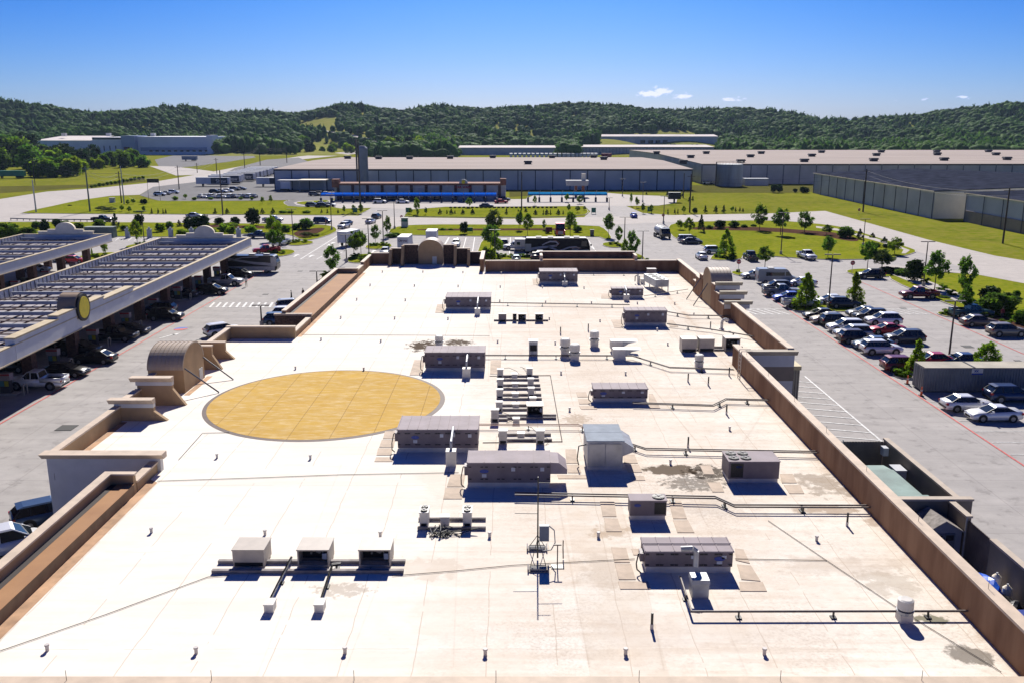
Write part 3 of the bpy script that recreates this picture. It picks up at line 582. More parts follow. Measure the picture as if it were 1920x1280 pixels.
parap([(-23.66,-23.22,P(222,888,RF+1.3)[1]+.4,54.8,RF+.6),(-23.66,-23.22,93.2,yq-.45,RF+.6),(-23.66,-23.22,P(700,508,RF+1)[1]+.45,138.2,RF+1.0)], inner=par_in2)
mb = MB(); mb.add([(-23.19,YF,RF+.006),(-22.55,YF,RF+.006),(-22.55,53.,RF+.006),(-23.19,53.5,RF+.006)],[(0,1,2,3)]); mb.add([(-23.19,93.5,RF+.006),(-22.7,93.5,RF+.006),(-22.7,137,RF+.006),(-23.19,137,RF+.006)],[(0,1,2,3)])
mb.add([(-29.98,55.4,RF+.006),(-29.5,55.4,RF+.006),(-29.5,65,RF+.006),(-29.98,65,RF+.006)],[(0,1,2,3)]); mb.add([(-27.7,72,RF+.006),(-27.2,72,RF+.006),(-27.2,78.,RF+.006),(-27.7,78.,RF+.006)],[(0,1,2,3)])
spart(mb, 'flashing', [mat('flashing', (.55,.33,.19), .85, .2, .8)])
# north parapets and entrance portico
parap([(-4.15,4.8,YB,YB+.45,6.05),(19.2,26.2,YB+.0,YB+.45,6.1),(-5.0,-4.5,YB,147.5,RF+1.9),(-23.65,-23.22,138.3,146.6,RF+1.4),(-23.2,-19.9,146.25,146.7,RF+1.7)])
mb = MB(); mb.box(4.82,19.2,YB,YB+.4,3.9,6.25,0); mb.box(4.82,19.2,YB+.402,YB+3.6,3.,6.1,1); mb.box(4.4,19.5,YB+3.6,YB+4.05,2.6,7.0,0); mb.box(4.3,19.6,YB+3.5,YB+4.15,7.002,7.12,2); mb.box(4.4,4.81,YB+.46,YB+3.5,3,6.9,2); mb.box(19.21,19.6,YB+.46,YB+3.5,3,6.9,2)
part(mb, 'storefront_canopy', [par_in, brown_roof, coping_m])
mb = MB(); cp = MB(); ys = 146.25
for x0, x1, z in [(-19.9,-18.0,6.9),(-18.0,-15.45,7.5),(-11.3,-9.1,7.5),(-9.1,-6.9,6.9),(-6.9,-4.5,6.3)]:
    mb.box(x0, x1-.003, ys+.003, ys+.45, 3.9, z); cp.box(x0, x1-.003, ys-.06, ys+.5, z, z+.12)
spart(mb, 'portico_wall', [brick_d]); spart(cp, 'coping', [coping_m])
mb = MB()
for xx, z, s in [(-19.9,6.9,1),(-17.9,7.5,1),(-9.3,7.5,-1),(-7.1,6.9,-1)]:
    mb.extr([(ys,3.9),(ys-2.6,RF),(ys-.9,z),(ys,z)], 'x', xx-.22, xx+.22)
spart(mb, 'buttress', [par_in2])
# north vault, axis front to back
n = 22; hw, ze, rise = 2.1, 6.7, 1.8; xc = -13.4; prof = [(xc-hw+.1,3.9)]+[(xc+(hw-.1)*math.cos(R_(180-180*i/n)), ze+(rise-.1)*math.sin(R_(180*i/n))) for i in range(n+1)]+[(xc+hw-.1,3.9)]
part(MB().extr(prof, 'y', 145.75, 148.9), 'gable_wall', [par_in2])
mb = MB()
for i in range(n):
    f = lambda k, e: (xc+(hw-e)*math.cos(R_(180*k/n)), ze+(rise-e)*math.sin(R_(180*k/n)))
    q = [f(i,0), f(i+1,0), f(i+1,.09), f(i,.09)]; mb.add([(u,145.6,z) for u,z in q]+[(u,149.,z) for u,z in q], [(0,3,2,1),(4,5,6,7),(0,1,5,4),(3,7,6,2)])
part(mb, 'barrel_roof', [vault_m])
# painted roundel on the roof (yellow disc with a dark rim; its figure is left out)
m, nt, b, mix, noise, pos, col = ground_mat('roundel_yellow', (.62,.40,.10), (.54,.33,.08), (.58,.40,.16), .3, 1.5, rough=.7)
sp = N(nt, 'ShaderNodeSeparateXYZ'); nt.links.new(pos, sp.inputs[0]); k = M_(nt, 'LESS_THAN', M_(nt, 'FRACT', M_(nt, 'DIVIDE', M_(nt, 'ADD', sp.outputs[0], 1.1), 3.05)), .02)
col = mix(M_(nt, 'MULTIPLY', M_(nt, 'POWER', noise(2.2, 9, (.4, 1.4, 1)), 2.5), .45), col, (.80,.68,.45)); col = mix(M_(nt, 'MULTIPLY', noise(.5, 7, (.3, 1.5, 1)), .35), col, (.42,.27,.09)); nt.links.new(mix(M_(nt, 'MULTIPLY', k, .6), col, (.25,.16,.08)), b.inputs['Base Color'])
part(MB().poly(arc(-15.3,70.3,9.75,9.75,0,360,96)[:-1], RF+.006).poly(arc(-15.35,70.42,9.4,9.44,0,360,96)[:-1], RF+.012, 1), 'painted_roundel', [mat('roundel_rim', (.10,.06,.05), .7, .15, 1.), m], label='round yellow roof painting with a dark brown rim')
# ------------------------------------------------------------ rooftop plant
hv = mat('hvac_grey', (.19,.155,.17), .55, .12, .9)
hv_top = mat('hvac_top', (.34,.29,.31), .7, .12, .7, col2=(.27,.23,.24), spec=.15)
curb_m = mat('curb_membrane', (.62,.58,.54), .7, .1, 1.)
blackm = mat('black_plastic', (.015,.015,.017), .45, .1)
wbox = mat('white_enamel', (.64,.61,.56), .5, .1, 2.)
beige = mat('beige_enamel', (.46,.40,.34), .5, .08, 1.5)
galv = mat('galvanised', (.46,.47,.49), .5, .15, 1.2, metal=.3)
copper = mat('copper_pipe', (.30,.13,.08), .5, .15, 3.)
gaspipe = mat('gas_pipe', (.14,.11,.10), .55, .2, 3.)
pad_m = mat('walkway_pad', (.55,.44,.34), .85, .15, .8)
rail_m = mat('timber_sleeper', (.30,.27,.26), .8, .2, 2.)
dark_in = mat('dark_inside', (.01,.01,.012), .7)
badge_b = mat('badge_blue', (.02,.05,.3), .4); grey_l = mat('label_grey', (.55,.57,.62), .5)
def sub(mb, name, mats, par, lab=None):
    o = mb.build(name, mats, parent=par)
    if lab: o['label'] = lab
    return o
def rtu(label, xl, xr, ytf, ytb, ybf, n=6, box=None, hood=0., cbl=True, two=False, h=RF, badge=.72):
    """packaged unit seen from px xl..xr; rows: top front edge, top back edge, body bottom front"""
    yb = P(960, ybf+3, h)[1]; zb = h+.38; x0, x1 = PX(xl, yb, zb), PX(xr, yb, zb); zt = hgt(ytf, yb); 
    a = PITCH+math.atan((ytb-640)/FPX); yk = (CAMH-zt)/math.tan(a); W = x1-x0; D = yk-yb; Hh = zt-h
    t = thing('rooftop_unit', label, 'air conditioner', ((x0+x1)/2, (yb+yk)/2, h), 0, 'grey packaged units on the store roof')
    X0, X1, Y0, Y1 = -W/2, W/2, -D/2, D/2
    sub(MB().box(X0+.06,X1-.06,Y0+.06,Y1-.06,0,.36), 'curb', curb_m, t)
    mb = MB().box(X0,X1,Y0,Y1,.362,Hh-.07)
    for k in range(1, n): xx = X0+W*k/n; mb.box(xx-.012,xx+.012,Y0-.012,Y0-.001,.38,Hh-.09)
    sub(mb, 'cabinet', hv, t)
    mb = MB().box(X0-.05,X1+.05,Y0-.05,Y1+.05,Hh-.068,Hh)
    for k in range(n+1): xx = X0+W*k/n; mb.box(xx-.02,xx+.02,Y0-.05,Y1+.05,Hh+.001,Hh+.035)
    if two: mb.box(X0-.05,X1+.05,-.03,.03,Hh+.036,Hh+.07)
    sub(mb, 'roof_panel', hv_top, t)
    mb = MB()
    for k in range(n):
        for zz in (.75, .28):
            for dx in (.14,.86): 
                xx = X0+W*(k+dx)/n; mb.box(xx-.09,xx+.09,Y0-.04,Y0-.013,Hh*zz+.1,Hh*zz+.16)
    sub(mb, 'panel_latches', blackm, t)  # black door latches of all the panels
    xb = X0+W*(1-badge if badge < .5 else 1-badge)
    sub(MB().add([(xb+.28*math.cos(q),Y0-.03,Hh*.66+.12*math.sin(q)) for q in [i*math.pi/8 for i in range(16)]], [tuple(range(16))]), 'badge', badge_b, t)
    sub(MB().box(xb-.14,xb+.14,Y0-.03,Y0-.013,Hh*.42,Hh*.55), 'service_label', grey_l, t)
    for fx in (.55,.9): sub(MB().box(X0+W*fx-.12,X0+W*fx+.12,Y0-.03,Y0-.013,Hh*.66,Hh*.80), 'service_label', grey_l, t)
    if cbl:
        pts = [(X0-.02,Y0+.4,Hh*.8),(X0-.3,Y0+.3,Hh*.75),(X0-.42,Y0+.1,Hh*.4),(X0-.4,Y0-.05,.25),(X0-.2,Y0-.1,.08)]
        sub(MB().tube(pts, .035), 'conduit', blackm, t); sub(MB().box(X0-.22,X0-.002,Y0+.2,Y0+.8,Hh*.45,Hh*.8), 'switch_box', hv, t)
    if hood: sub(MB().extr([(X1+.002,.9),(X1+hood,.9),(X1+hood,Hh*.7),(X1+hood*.5,Hh-.08),(X1+.002,Hh-.05)], 'y', Y0+.1, Y1-.1), 'intake_hood', hv_top, t)
    if box:
        bx0, bx1, by0, by1 = box; yy = P(960, by1, h)[1]; w0, w1 = PX(bx0,yy,h)-(x0+x1)/2, PX(bx1,yy,h)-(x0+x1)/2; yl = yy-(yb+yk)/2; zz = hgt(by0+4, yy)-h
        sub(MB().box(w0,w1,yl,yl+.7,0,zz), 'fan_duct', wbox, t); sub(MB().cyl(((w0+w1)/2,yl+.35,zz),((w0+w1)/2,yl+.45,zz+.5),.09).cyl(((w0+w1)/2,yl+.45,zz+.5),((w0+w1)/2,Y0-.002,zz+.75),.09).box((w0+w1)/2-.14,(w0+w1)/2+.14,Y0-.25,Y0-.02,Hh*.72,Hh*.9), 'vent_pipe', galv, t)
    return t
rtu('grey packaged unit closest to the far brown parapet', 1012,1083,509,503,530,8,(1054,1064,524,537))
rtu('grey packaged unit standing alone beyond the row of four small condensers', 836,920,557,548,579,8,(890,900,575,592))
rtu('low grey packaged unit beside the silver three fan condenser', 1147,1206,541,538,556,6,(1170,1180,549,565))
rtu('grey packaged unit with one gas line running to the east wall at each end', 1172,1250,582,576,608,6)
rtu('grey packaged unit in front of the black smoke stain on the roof', 797,909,660,648,693,8,(867,882,687,709),badge=.75)
rtu('grey packaged unit with soot patches on its pale top, beside the field of pipes', 1113,1214,728,717,751,6,badge=.82)
rtu('long grey packaged unit overlapping the edge of the yellow roundel', 746,896,804,779,845,8,(836,855,842,875),badge=.78)
rtu('grey packaged unit with a sloping hood on its right end', 877,1032,866,844,911,5,hood=1.05,badge=.8)
u = rtu('nearest grey packaged unit with a two row panelled lid and bent silver flue', 1209,1373,1032,1007,1071,6,two=True,badge=.15)
W_ = 5.
sub(MB().cyl((.1,-1.9,1.0),(.1,-1.9,1.8),.13).cyl((.1,-1.9,1.8),(-.1,-1.9,1.95),.13).cyl((-.1,-1.9,1.95),(-.65,-1.85,1.9),.13), 'flue_pipe', galv, u)
# paired low fan unit on the east side and the small square unit
def fan(mb, cx, cy, z, r, m0, m1):
    mb.cyl((cx,cy,z),(cx,cy,z+.06),r,n=18,m=m1); mb.cyl((cx,cy,z+.061),(cx,cy,z+.075),r*.88,n=18,m=m1)
    for k in range(4): a = k*math.pi/2+.4; mb.add([(cx,cy,z+.08),(cx+r*.8*math.cos(a),cy+r*.8*math.sin(a),z+.08),(cx+r*.8*math.cos(a+.18),cy+r*.8*math.sin(a+.18),z+.10)],[(0,1,2)],m0)
    mb.cyl((cx,cy,z+.08),(cx,cy,z+.12),r*.2,n=10,m=m0)
def fanunit(label, xl, xr, ytf, ytb, ybf, fans, fins):
    yb = P(960, ybf+2, RF)[1]; x0, x1 = PX(xl,yb,RF+.2), PX(xr,yb,RF+.2); zt = hgt(ytf, yb); yk = (CAMH-zt)/math.tan(PITCH+math.atan((ytb-640)/FPX)); W = x1-x0; D = yk-yb; H = zt-RF
    t = thing('rooftop_unit', label, 'air conditioner', ((x0+x1)/2,(yb+yk)/2,RF), 0, 'grey fan topped units on the store roof')
    sub(MB().box(-W/2+.05,W/2-.05,-D/2+.05,D/2-.05,0,.3), 'curb', curb_m, t); sub(MB().box(-W/2,W/2,-D/2,D/2,.302,H-.05), 'cabinet', hv, t)
    sub(MB().box(-W/2-.04,W/2+.04,-D/2-.04,D/2+.04,H-.048,H), 'roof_panel', hv_top, t)
    for fx, fy, fr_ in fans: mb = MB(); fan(mb, -W/2+W*fx, -D/2+D*fy, H+.002, fr_*W, 0, 1); sub(mb, 'fan', [hv, blackm], t)
    mb = MB(); a, b_ = fins
    for k in range(14): xx = -W/2+W*(a+(b_-a)*k/13); mb.box(xx-.02,xx+.02,-D/2-.03,-D/2-.002,.4,H-.15)
    sub(mb, 'coil_guard', blackm, t); sub(MB().add([(-W*.3+.2*math.cos(q),-D/2-.03,H*.75+.09*math.sin(q)) for q in [i*math.pi/8 for i in range(16)]], [tuple(range(16))]), 'badge', badge_b, t)
    return t
fanunit('dark grey unit with four round fans on its left half, by the black puddle stain',1365,1460,864,845,903,[(.13,.3,.105),(.13,.75,.105),(.37,.3,.105),(.37,.75,.105)],(.05,.28))
fanunit('small square grey unit with one fan in its lid',1181,1249,937,925,973,[(.8,.5,.17)],(.68,.97))
# tall galvanised air handler
yb = P(960, 882, RF)[1]; x0, x1 = PX(1101,yb,RF), PX(1167,yb,RF); zt = hgt(826, yb); D = 3.3
t = thing('air_handler', 'tall galvanised metal air handler with double doors', 'air handler', ((x0+x1)/2, yb+D/2, RF)); W = x1-x0; H = zt-RF
sub(MB().box(-W/2+.05,W/2-.05,-D/2+.05,D/2-.05,0,.25), 'curb', curb_m, t); sub(MB().box(-W/2,W/2,-D/2,D/2,.252,H-.05), 'cabinet', galv, t)
for s in (-1,1): sub(MB().box(*(sorted((s*.03,s*(W/2-.1)))),-D/2-.05,-D/2-.003,.35,H-.2), 'door', mat('galv_door',(.46,.46,.46),.4,.12,1.,metal=.4), t)
gt = mat('galv_roof',(.33,.37,.42),.85,.1,1.,spec=.1); sub(MB().box(-W/2-.08,W/2+.08,-D/2-.06,-.02,H-.048,H+.03), 'roof_panel', gt, t); sub(MB().box(-W/2-.08,W/2+.08,.02,D/2+.06,H-.048,H+.03), 'roof_panel', gt, t)
sub(MB().extr([(W/2+.002,.9),(W/2+.75,1.2),(W/2+.75,1.5),(W/2+.002,H-.1)],'y',-D/2+.3,D/2-.5), 'intake_hood', galv, t)
sub(MB().tube([(-W/2,-.6,H*.7),(-W/2-.5,-.6,H*.65),(-W/2-.6,-.7,.5),(-W/2-.5,-.9,.1)],.04), 'conduit', blackm, t)
yb = P(960,1122,RF)[1]; x0,x1 = PX(1298,yb,RF),PX(1329,yb,RF)
t = thing('exhaust_box', 'small galvanised box on the roof in front of the nearest grey unit', 'roof vent', ((x0+x1)/2,yb+.45,RF)); W=x1-x0
sub(MB().box(-W/2,W/2,-.4,.4,0,.75), 'cabinet', galv, t); sub(MB().box(-W/2-.05,W/2+.05,-.45,.45,.752,.95,taper=.04), 'lid', galv, t)
# condensers on sleepers
def condenser(label, xc, yb, s, opening=True, group='beige condensing units on timber sleepers', fans=0, col=None, hh=1.25, w=1.5, d=1.2, rz=0, flip=False):
    p = P(xc, yb, RF); t = thing('condensing_unit', label, 'condenser', (p[0], p[1]+d*s/2, RF), rz, group); col = col or beige; w*=s; d*=s; hh*=s; z0=.07*s
    mb = MB(); e=.06*s
    if opening:
        mb.box(-w/2,w/2,d*.3,d/2,z0,hh-e); mb.box(-w/2,-w/2+e,-d/2,d*.3-.001,z0,hh-e); mb.box(w/2-e,w/2,-d/2,d*.3-.001,z0,hh-e); mb.box(-w/2+e+.001,w/2-e-.001,-d/2,d*.3-.001,z0,z0+e)
        sub(mb,'cabinet',col,t); q = MB(); q.box(-w/2+e+.01,w/2-e-.01,d*.1,d*.29,z0+e+.01,hh-e-.01,0)
        for fx,fz,r in ((-.12,.72,.06),(-.16,.4,.05),(.1,.5,.09)): q.cyl((w*fx,d*.1,z0+(hh-z0)*fz),(w*fx,d*.02,z0+(hh-z0)*fz),r*s,m=1)
        q.tube([(w*.0,d*.05,hh*.5),(w*.2,d*.0,hh*.6),(w*.3,-d*.1,hh*.4)],.03*s,m=1); sub(q,'compressor',[dark_in,mat('compressor_grey',(.22,.22,.22),.5)],t)
        sub(MB().box(w*.3,w*.44,-d/2-.05,-d/2+.05,hh*.5,hh*.8),'switch_box',mat('switch_blue_grey',(.16,.2,.3),.5),t)
    else:
        mb.box(-w/2,w/2,-d/2,d/2,z0,hh-e); sub(mb,'cabinet',col,t); sub(MB().box(-w/2+.08,w/2-.08,-d/2-.01,-d/2-.002,z0+.02,z0+hh*.22),'grille',dark_in,t)
    sub(MB().box(-w/2-.03,w/2+.03,-d/2-.04,d/2+.03,hh-e+.002,hh),'lid',col,t)
    for k in range(fans): q=MB(); fan(q,0,-d*.25+k*d*.5,hh+.002,min(w,d/2)*.42,0,1); sub(q,'fan',[wbox,blackm],t)
    return t
def sleeper(label, xa, xb, y, px=True, r=.11, cat='sleeper'):
    a = P(xa,y,RF); b_ = P(xb,y,RF); t = MB().box(0,b_[0]-a[0],-r,r,0,.18).build('sleeper',rail_m,loc=(a[0],a[1],RF)); tag(t,label,'sleeper','timber sleepers carrying roof plant'); return t
for i,(xc,op) in enumerate(((467,False),(588,True),(703,True))):
    condenser(['closed beige condenser on the left end of the near trio','open fronted beige condenser in the middle of the near trio','open fronted beige condenser on the right end of the near trio'][i], xc, 1064, 1.2, op, w=1.34, hh=.86, d=1.15)
sleeper('far sleeper under the near trio of condensers',410,760,1055); sleeper('near sleeper under the near trio of condensers',398,757,1073)
def boxd(name,label,cat,xc,yb,w,d,h,m,cap=None,grp=None):
    p=P(xc,yb,RF); t=thing(name,label,cat,(p[0],p[1]+d/2,RF),0,grp); sub(MB().box(-w/2,w/2,-d/2,d/2,0,h-.06),'cabinet',m,t); sub(MB().box(-w/2-.03,w/2+.03,-d/2-.03,d/2+.03,h-.058,h),'lid',cap or m,t); return t
for xc,l in ((504,'left'),(598,'right')):
    boxd('pipe_hood','small white pipe hood at the foot of the %s pipe run from the near condensers'%l,'pipe hood',xc,1149,.42,.6,.45,wbox)
pk = 0
def pipe(label, pts, r=.05, h=.34, m=None, stands=True, cat='pipe', grp='pipe runs across the store roof', n=2, gap=.32):
    """run of n parallel pipes on small stands; pts in survey px on the roof"""
    q = [P(x,y,RF) for x,y in pts]; o0 = q[0]; t = thing('pipe_run', label, 'pipe', (o0[0],o0[1],RF), 0, grp)
    for i in range(n): sub(MB().tube([(x-o0[0],y-o0[1]-i*gap,h) for x,y in q], r), 'pipe', m or gaspipe, t)
    if stands:
        for a,b_ in zip(q[:-1],q[1:]):
            L=math.hypot(b_[0]-a[0],b_[1]-a[1]); k=max(1,int(L/4.2))
            for j in range(k): f=(j+.5)/k; x=a[0]+(b_[0]-a[0])*f-o0[0]; y=a[1]+(b_[1]-a[1])*f-o0[1]; sub(MB().box(x-.13,x+.13,y-(n-1)*gap-.14,y+.14,0,.06).box(x-.03,x+.03,y-(n-1)*gap-.05,y+.06,.061,h-.02),'stand',blackm,t)
    return t
pipe('pipe run from the near grey unit along the front to the right wall',[(1275,1092),(1296,1158),(1828,1157)],.055,n=1)
pipe('pipe run passing the small square unit and bending to the right wall',[(965,933),(1181,937),(1340,940),(1375,956),(1630,957)],.05,.36)
pipe('pipe run from the galvanised air handler to the four fan unit and right wall',[(1170,835),(1210,848),(1360,851),(1535,854)],.045,n=2)
pipe('pipe run from the soot marked unit to the right wall',[(1185,761),(1336,766),(1360,754),(1440,756)],.045,n=2)
pipe('pipe run below the hooded vents to the ladder by the right wall',[(900,671),(1185,672),(1255,694),(1375,698)],.04,n=2)
pipe('copper pipe run along the far edge of the condenser field',[(896,802),(1085,803),(1098,808)],.035,m=copper,n=2)
pipe('pipe run from the lone far unit across to the rear units',[(920,572),(1180,576)],.04,n=2)
pipe('grey conduit run from the left near condensers to a pipe hood',[(547,1054),(506,1136)],.07,.3,galv,n=2,gap=.0)
pipe('black insulated run from the middle near condenser to a pipe hood',[(640,1064),(624,1066),(602,1134)],.06,.28,blackm,n=2,gap=.12)
pipe('pipe run slanting from the rear unit to the right wall corner',[(1250,589),(1290,596),(1365,597)],.04,n=2)
pipe('pipe run slanting past three beige condensers to the right wall',[(1250,612),(1330,622),(1420,637)],.04,n=2)
pipe('pipe run from the low unit to the portico wall',[(1207,560),(1290,547)],.04,n=1)
pipe('pipe run near the far parapet behind the rear units',[(1085,516),(1255,518)],.04,n=1)
def hose(label,pts,r=.018,m=None,z=.04,name='cable',cat='cable'):
    q=[P(x,y,RF) for x,y in pts]; o0=q[0]; o=MB().tube([(x-o0[0],y-o0[1],z) for x,y in q],r,n=4).build(name,m or blackm,loc=(o0[0],o0[1],RF)); tag(o,label,cat,'cables lying on the store roof'); return o
thin = mat('cable_grey',(.12,.10,.09),.6)
hose('thin cable across the near left roof to the condensers',[(0,1221),(200,1152),(390,1082),(430,1079)],m=thin)
hose('thin cable from the left wall past the roundel to the long unit',[(295,902),(480,896),(640,890),(860,886)],m=thin)
hose('thin cable from the near condensers to the mast',[(735,1080),(860,1070),(960,1060),(1190,1048)],m=thin)
hose('thin cable running diagonally down the right side of the roof',[(1440,976),(1550,1051),(1690,1145),(1877,1260)],m=thin)
hose('thin cable from the nearest unit to the diagonal cable',[(1378,1048),(1550,1051)],m=thin)
hose('thin cable rectangle beside the left buttresses',[(430+0,811),(618/4+225,812),(335,862)],m=thin)
hose('thin cable behind the black smoke stain',[(565,628),(780,629),(918,630)],m=thin)
hose('thin cable framing the condenser field',[(918,705),(1032,704),(1054,828),(905,830)],m=thin,r=.03)
# field of small condensers
silver = mat('silver_enamel',(.5,.48,.46),.4,.08,2.)
for j,(y,xa,xb) in enumerate([(706,932,1010),(713,932,1011),(723,932,1013),(730,932,1014),(741,931,1015),(749,931,1016),(761,930,1002),(769,930,1000)]): sleeper('%s sleeper from the far end of the condenser field'%ORD[j],xa,xb,y,r=.08)
for j,(y,xa,xb) in enumerate([(780,932,1043),(785,950,1043),(788,920,952),(816,934,1033),(826,936,1035)]): sleeper('%s sleeper in the near half of the condenser field'%ORD[j],xa,xb,y,r=.09)
CFl = ['slim silver condenser %s in the left column of the condenser field'%ORD[i] for i in range(4)]+['slim silver condenser %s in the right column of the condenser field'%ORD[i] for i in range(4)]
for i,(x,y) in enumerate([(938,709),(938,728),(937,748),(936,772),(993,707),(995,727),(996,745),(999,764)]): condenser(CFl[i],x,y,1.,False,'slim silver condensers in the field',0,silver,.85,.52,.4)
for x,y,l in ((928,792,'slim silver condenser standing apart at the lower left of the field'),(943,833,'slim silver condenser on the left of the near pair of sleepers'),(1013,833,'slim silver condenser on the right of the near pair of sleepers')): condenser(l,x,y,1.,False,'slim silver condensers in the field',0,silver,1.05,.58,.45)
for i,(x,y) in enumerate([(965,709),(966,727),(966,746),(967,766),(968,794),(977,822)]): boxd('pipe_hood','small cream pipe hood %s between the condenser columns'%ORD[i],'pipe hood',x,y,.5,.45,.42,wbox,grp='pipe hoods between the condenser columns')
condenser('open black fronted condenser at the end of the condenser field',1003,783,.95,True,w=1.3,hh=1.05)
for i,(x,y,x2,y2) in enumerate([(945,700,975,706),(980,700,990,708),(945,719,975,724),(945,738,975,744),(945,757,975,764),(975,697,990,712),(990,735,1006,742),(920,782,962,790),(990,812,1012,830),(1008,834,1030,830)]):
    a=P(x,y,RF);b_=P(x2,y2,RF);mx_=(b_[0]-a[0]);my=(b_[1]-a[1]);pts=[(0,0,.5),(mx_*.3,my*.2+.25,.55),(mx_*.8,my*.6+.3,.35),(mx_,my,.1),(mx_*.7,my-.4,.04)]
    o=MB().tube(pts,.02,n=4).build('refrigerant_line',thin,loc=(a[0],a[1],RF)); tag(o,'looped refrigerant line %s in the condenser field'%ORD[i],'hose','refrigerant lines in the condenser field')
# pair of twin fan heads with black cables
for x,l in ((795,'white twin fan condenser with tangled black cables on its right'),(876,'white twin fan condenser on the right of the cable tangle')): condenser(l,x,989,1.,False,'white twin fan condensers',2,wbox,.95,.48,.95)
boxd('junction_box','white box between the two twin fan condensers','junction box',834,985,.5,.4,.55,wbox)
sleeper('far sleeper under the twin fan condensers',785,911,975,r=.07); sleeper('near sleeper under the twin fan condensers',783,911,992,r=.07)
rr=random.Random(5); p=P(832,1000,RF); mb=MB()
for k in range(9):
    a=[(rr.uniform(-.5,.2),rr.uniform(.2,.6),.3)]; 
    for j in range(7): a.append((a[-1][0]+rr.uniform(-.35,.45),rr.uniform(-.55,.35),.04+.04*k*(j<3)))
    if k>4: a.append((1.9,.1,.3))
    mb.tube(a,.025,n=5)
o=mb.build('cable_tangle',blackm,loc=(p[0],p[1],RF)); tag(o,'tangled black cables lying in front of the white junction box','cable')
# four small units in a row, trio on the right, rear group
sleeper('sleeper under the row of small condensers behind the centre',926,1028,602)
for x,y,op,l in ((942,604,False,'small dark condenser at the left of the four in a row'),(965,603,True,'small condenser second from left of the four in a row'),(979,604,True,'small condenser third from left of the four in a row'),(1011,604,True,'small pale topped condenser at the right of the four in a row')): condenser(l,x,y,.9,op,'row of small condensers',0,beige if x>950 else hv,1.05,1.0 if x not in (965,) else .5,.9)
for x,y,op,l in ((1292,661,False,'beige condenser farthest left of three by the right wall'),(1325,660,False,'beige condenser in the middle of three by the right wall'),(1373,659,True,'open fronted beige condenser nearest the right wall')): condenser(l,x,y,1.15,op,'three beige condensers by the right wall',0,beige,1.2,1.3,1.2)
sleeper('far sleeper under three beige condensers by the right wall',1285,1392,652); sleeper('near sleeper under three beige condensers by the right wall',1285,1392,657)
condenser('dark grey condenser close to the far parapet',1222,521,1.1,False,None,0,hv,1.2,1.2,1.0)
t=thing('condensing_unit','long silver condenser with three fans raised on legs','condenser',(*P(1240,548,RF),RF),R_(9)); 
sub(MB().box(-.95,.95,-.2,5.2,.75,1.75),'cabinet',galv,t)
for lx in (-.9,.9):
    for ly in (-.1,2.5,5.1): sub(MB().box(lx-.05,lx+.05,ly-.05,ly+.05,0,.748),'leg',galv,t)
for k in range(3): q=MB(); fan(q,0,.7+1.7*k,1.752,.7,0,1); sub(q,'fan',[galv,blackm],t)
boxd('junction_box','small white box on the rear pipework','junction box',1216,524,.6,.5,.5,wbox)
t=thing('pump_skid','small white pump skid beside the rear pipework','pump',(*P(1197,532,RF),RF)); sub(MB().cyl((0,0,0),(0,0,1.2),.22),'vessel',wbox,t); sub(MB().box(.3,.9,-.3,.3,0,.7),'housing',wbox,t); sub(MB().tube([(-.5,0,.3),(-.5,0,1.1),(0,0,1.25)],.07),'pipe',blackm,t)
# exhaust fans, hoods, goosenecks
def exfan(label,xc,yb,r,h):
    p=P(xc,yb,RF); t=thing('exhaust_fan',label,'roof fan',(p[0],p[1]+r,RF),0,'white round exhaust fans on the store roof')
    sub(MB().box(-r*.8,r*.8,-r*.8,r*.8,0,h*.35),'curb',curb_m,t); sub(MB().cyl((0,0,h*.352),(0,0,h*.5),r*1.02,r*1.1,16),'base_pan',galv,t); sub(MB().cyl((0,0,h*.502),(0,0,h*.56),r*.7,n=16),'gap_ring',blackm,t); sub(MB().cyl((0,0,h*.562),(0,0,h*.95),r,r*.98,18).cyl((0,0,h*.951),(0,0,h),r*.98,r*.7,18),'cowl',wbox,t)
exfan('white round exhaust fan over the front pipe run near the right wall',1701,1170,.36,1.1)
exfan('taller white exhaust fan left of the near pair of fans',1060,668,.5,1.7); exfan('white exhaust fan right of the taller fan',1078,677,.5,1.6); exfan('white exhaust fan alone behind the hooded vents',1115,651,.48,1.6); exfan('white exhaust fan with dirty footing left of the ladder',1312,691,.42,1.3); exfan('white exhaust fan by the black smoke stain',823,652,.42,1.2)
t=boxd('vent_box','galvanised square vent with louvred top left of the round fans','roof vent',1000,667,.85,.9,1.5,galv); sub(MB().box(-.33,.33,-.49,-.46,.5,1.1),'louvre',dark_in,t)
for x,y,l in ((1158,661,'far one of two white vents with long wedge hoods'),(1163,677,'near one of two white vents with long wedge hoods')):
    p=P(x,y,RF); t=thing('hooded_vent',l,'roof vent',(p[0],p[1]+.6,RF),0,'wedge hooded vents'); sub(MB().box(-.55,.55,-.5,.5,0,.35),'curb',curb_m,t); sub(MB().box(-.7,.5,-.5,.5,.352,1.15),'cabinet',wbox,t); sub(MB().extr([(.502,.5),(1.1,.9),(2.0,1.12),(.502,1.15)],'y',-.5,.5),'wedge_hood',galv,t)
t=thing('gooseneck_vent','galvanised gooseneck pipe beside the right parapet','roof vent',(*P(1353,617,RF),RF)); pts=[(0,0,0),(0,0,.7)]+[(.4-.4*math.cos(R_(a)),0,.7+.4*math.sin(R_(a))) for a in range(20,160,20)]; sub(MB().tube(pts,.16,n=10),'bent_pipe',wbox,t); sub(MB().cyl((0,0,0),(0,0,.1),.3),'flashing_collar',curb_m,t)
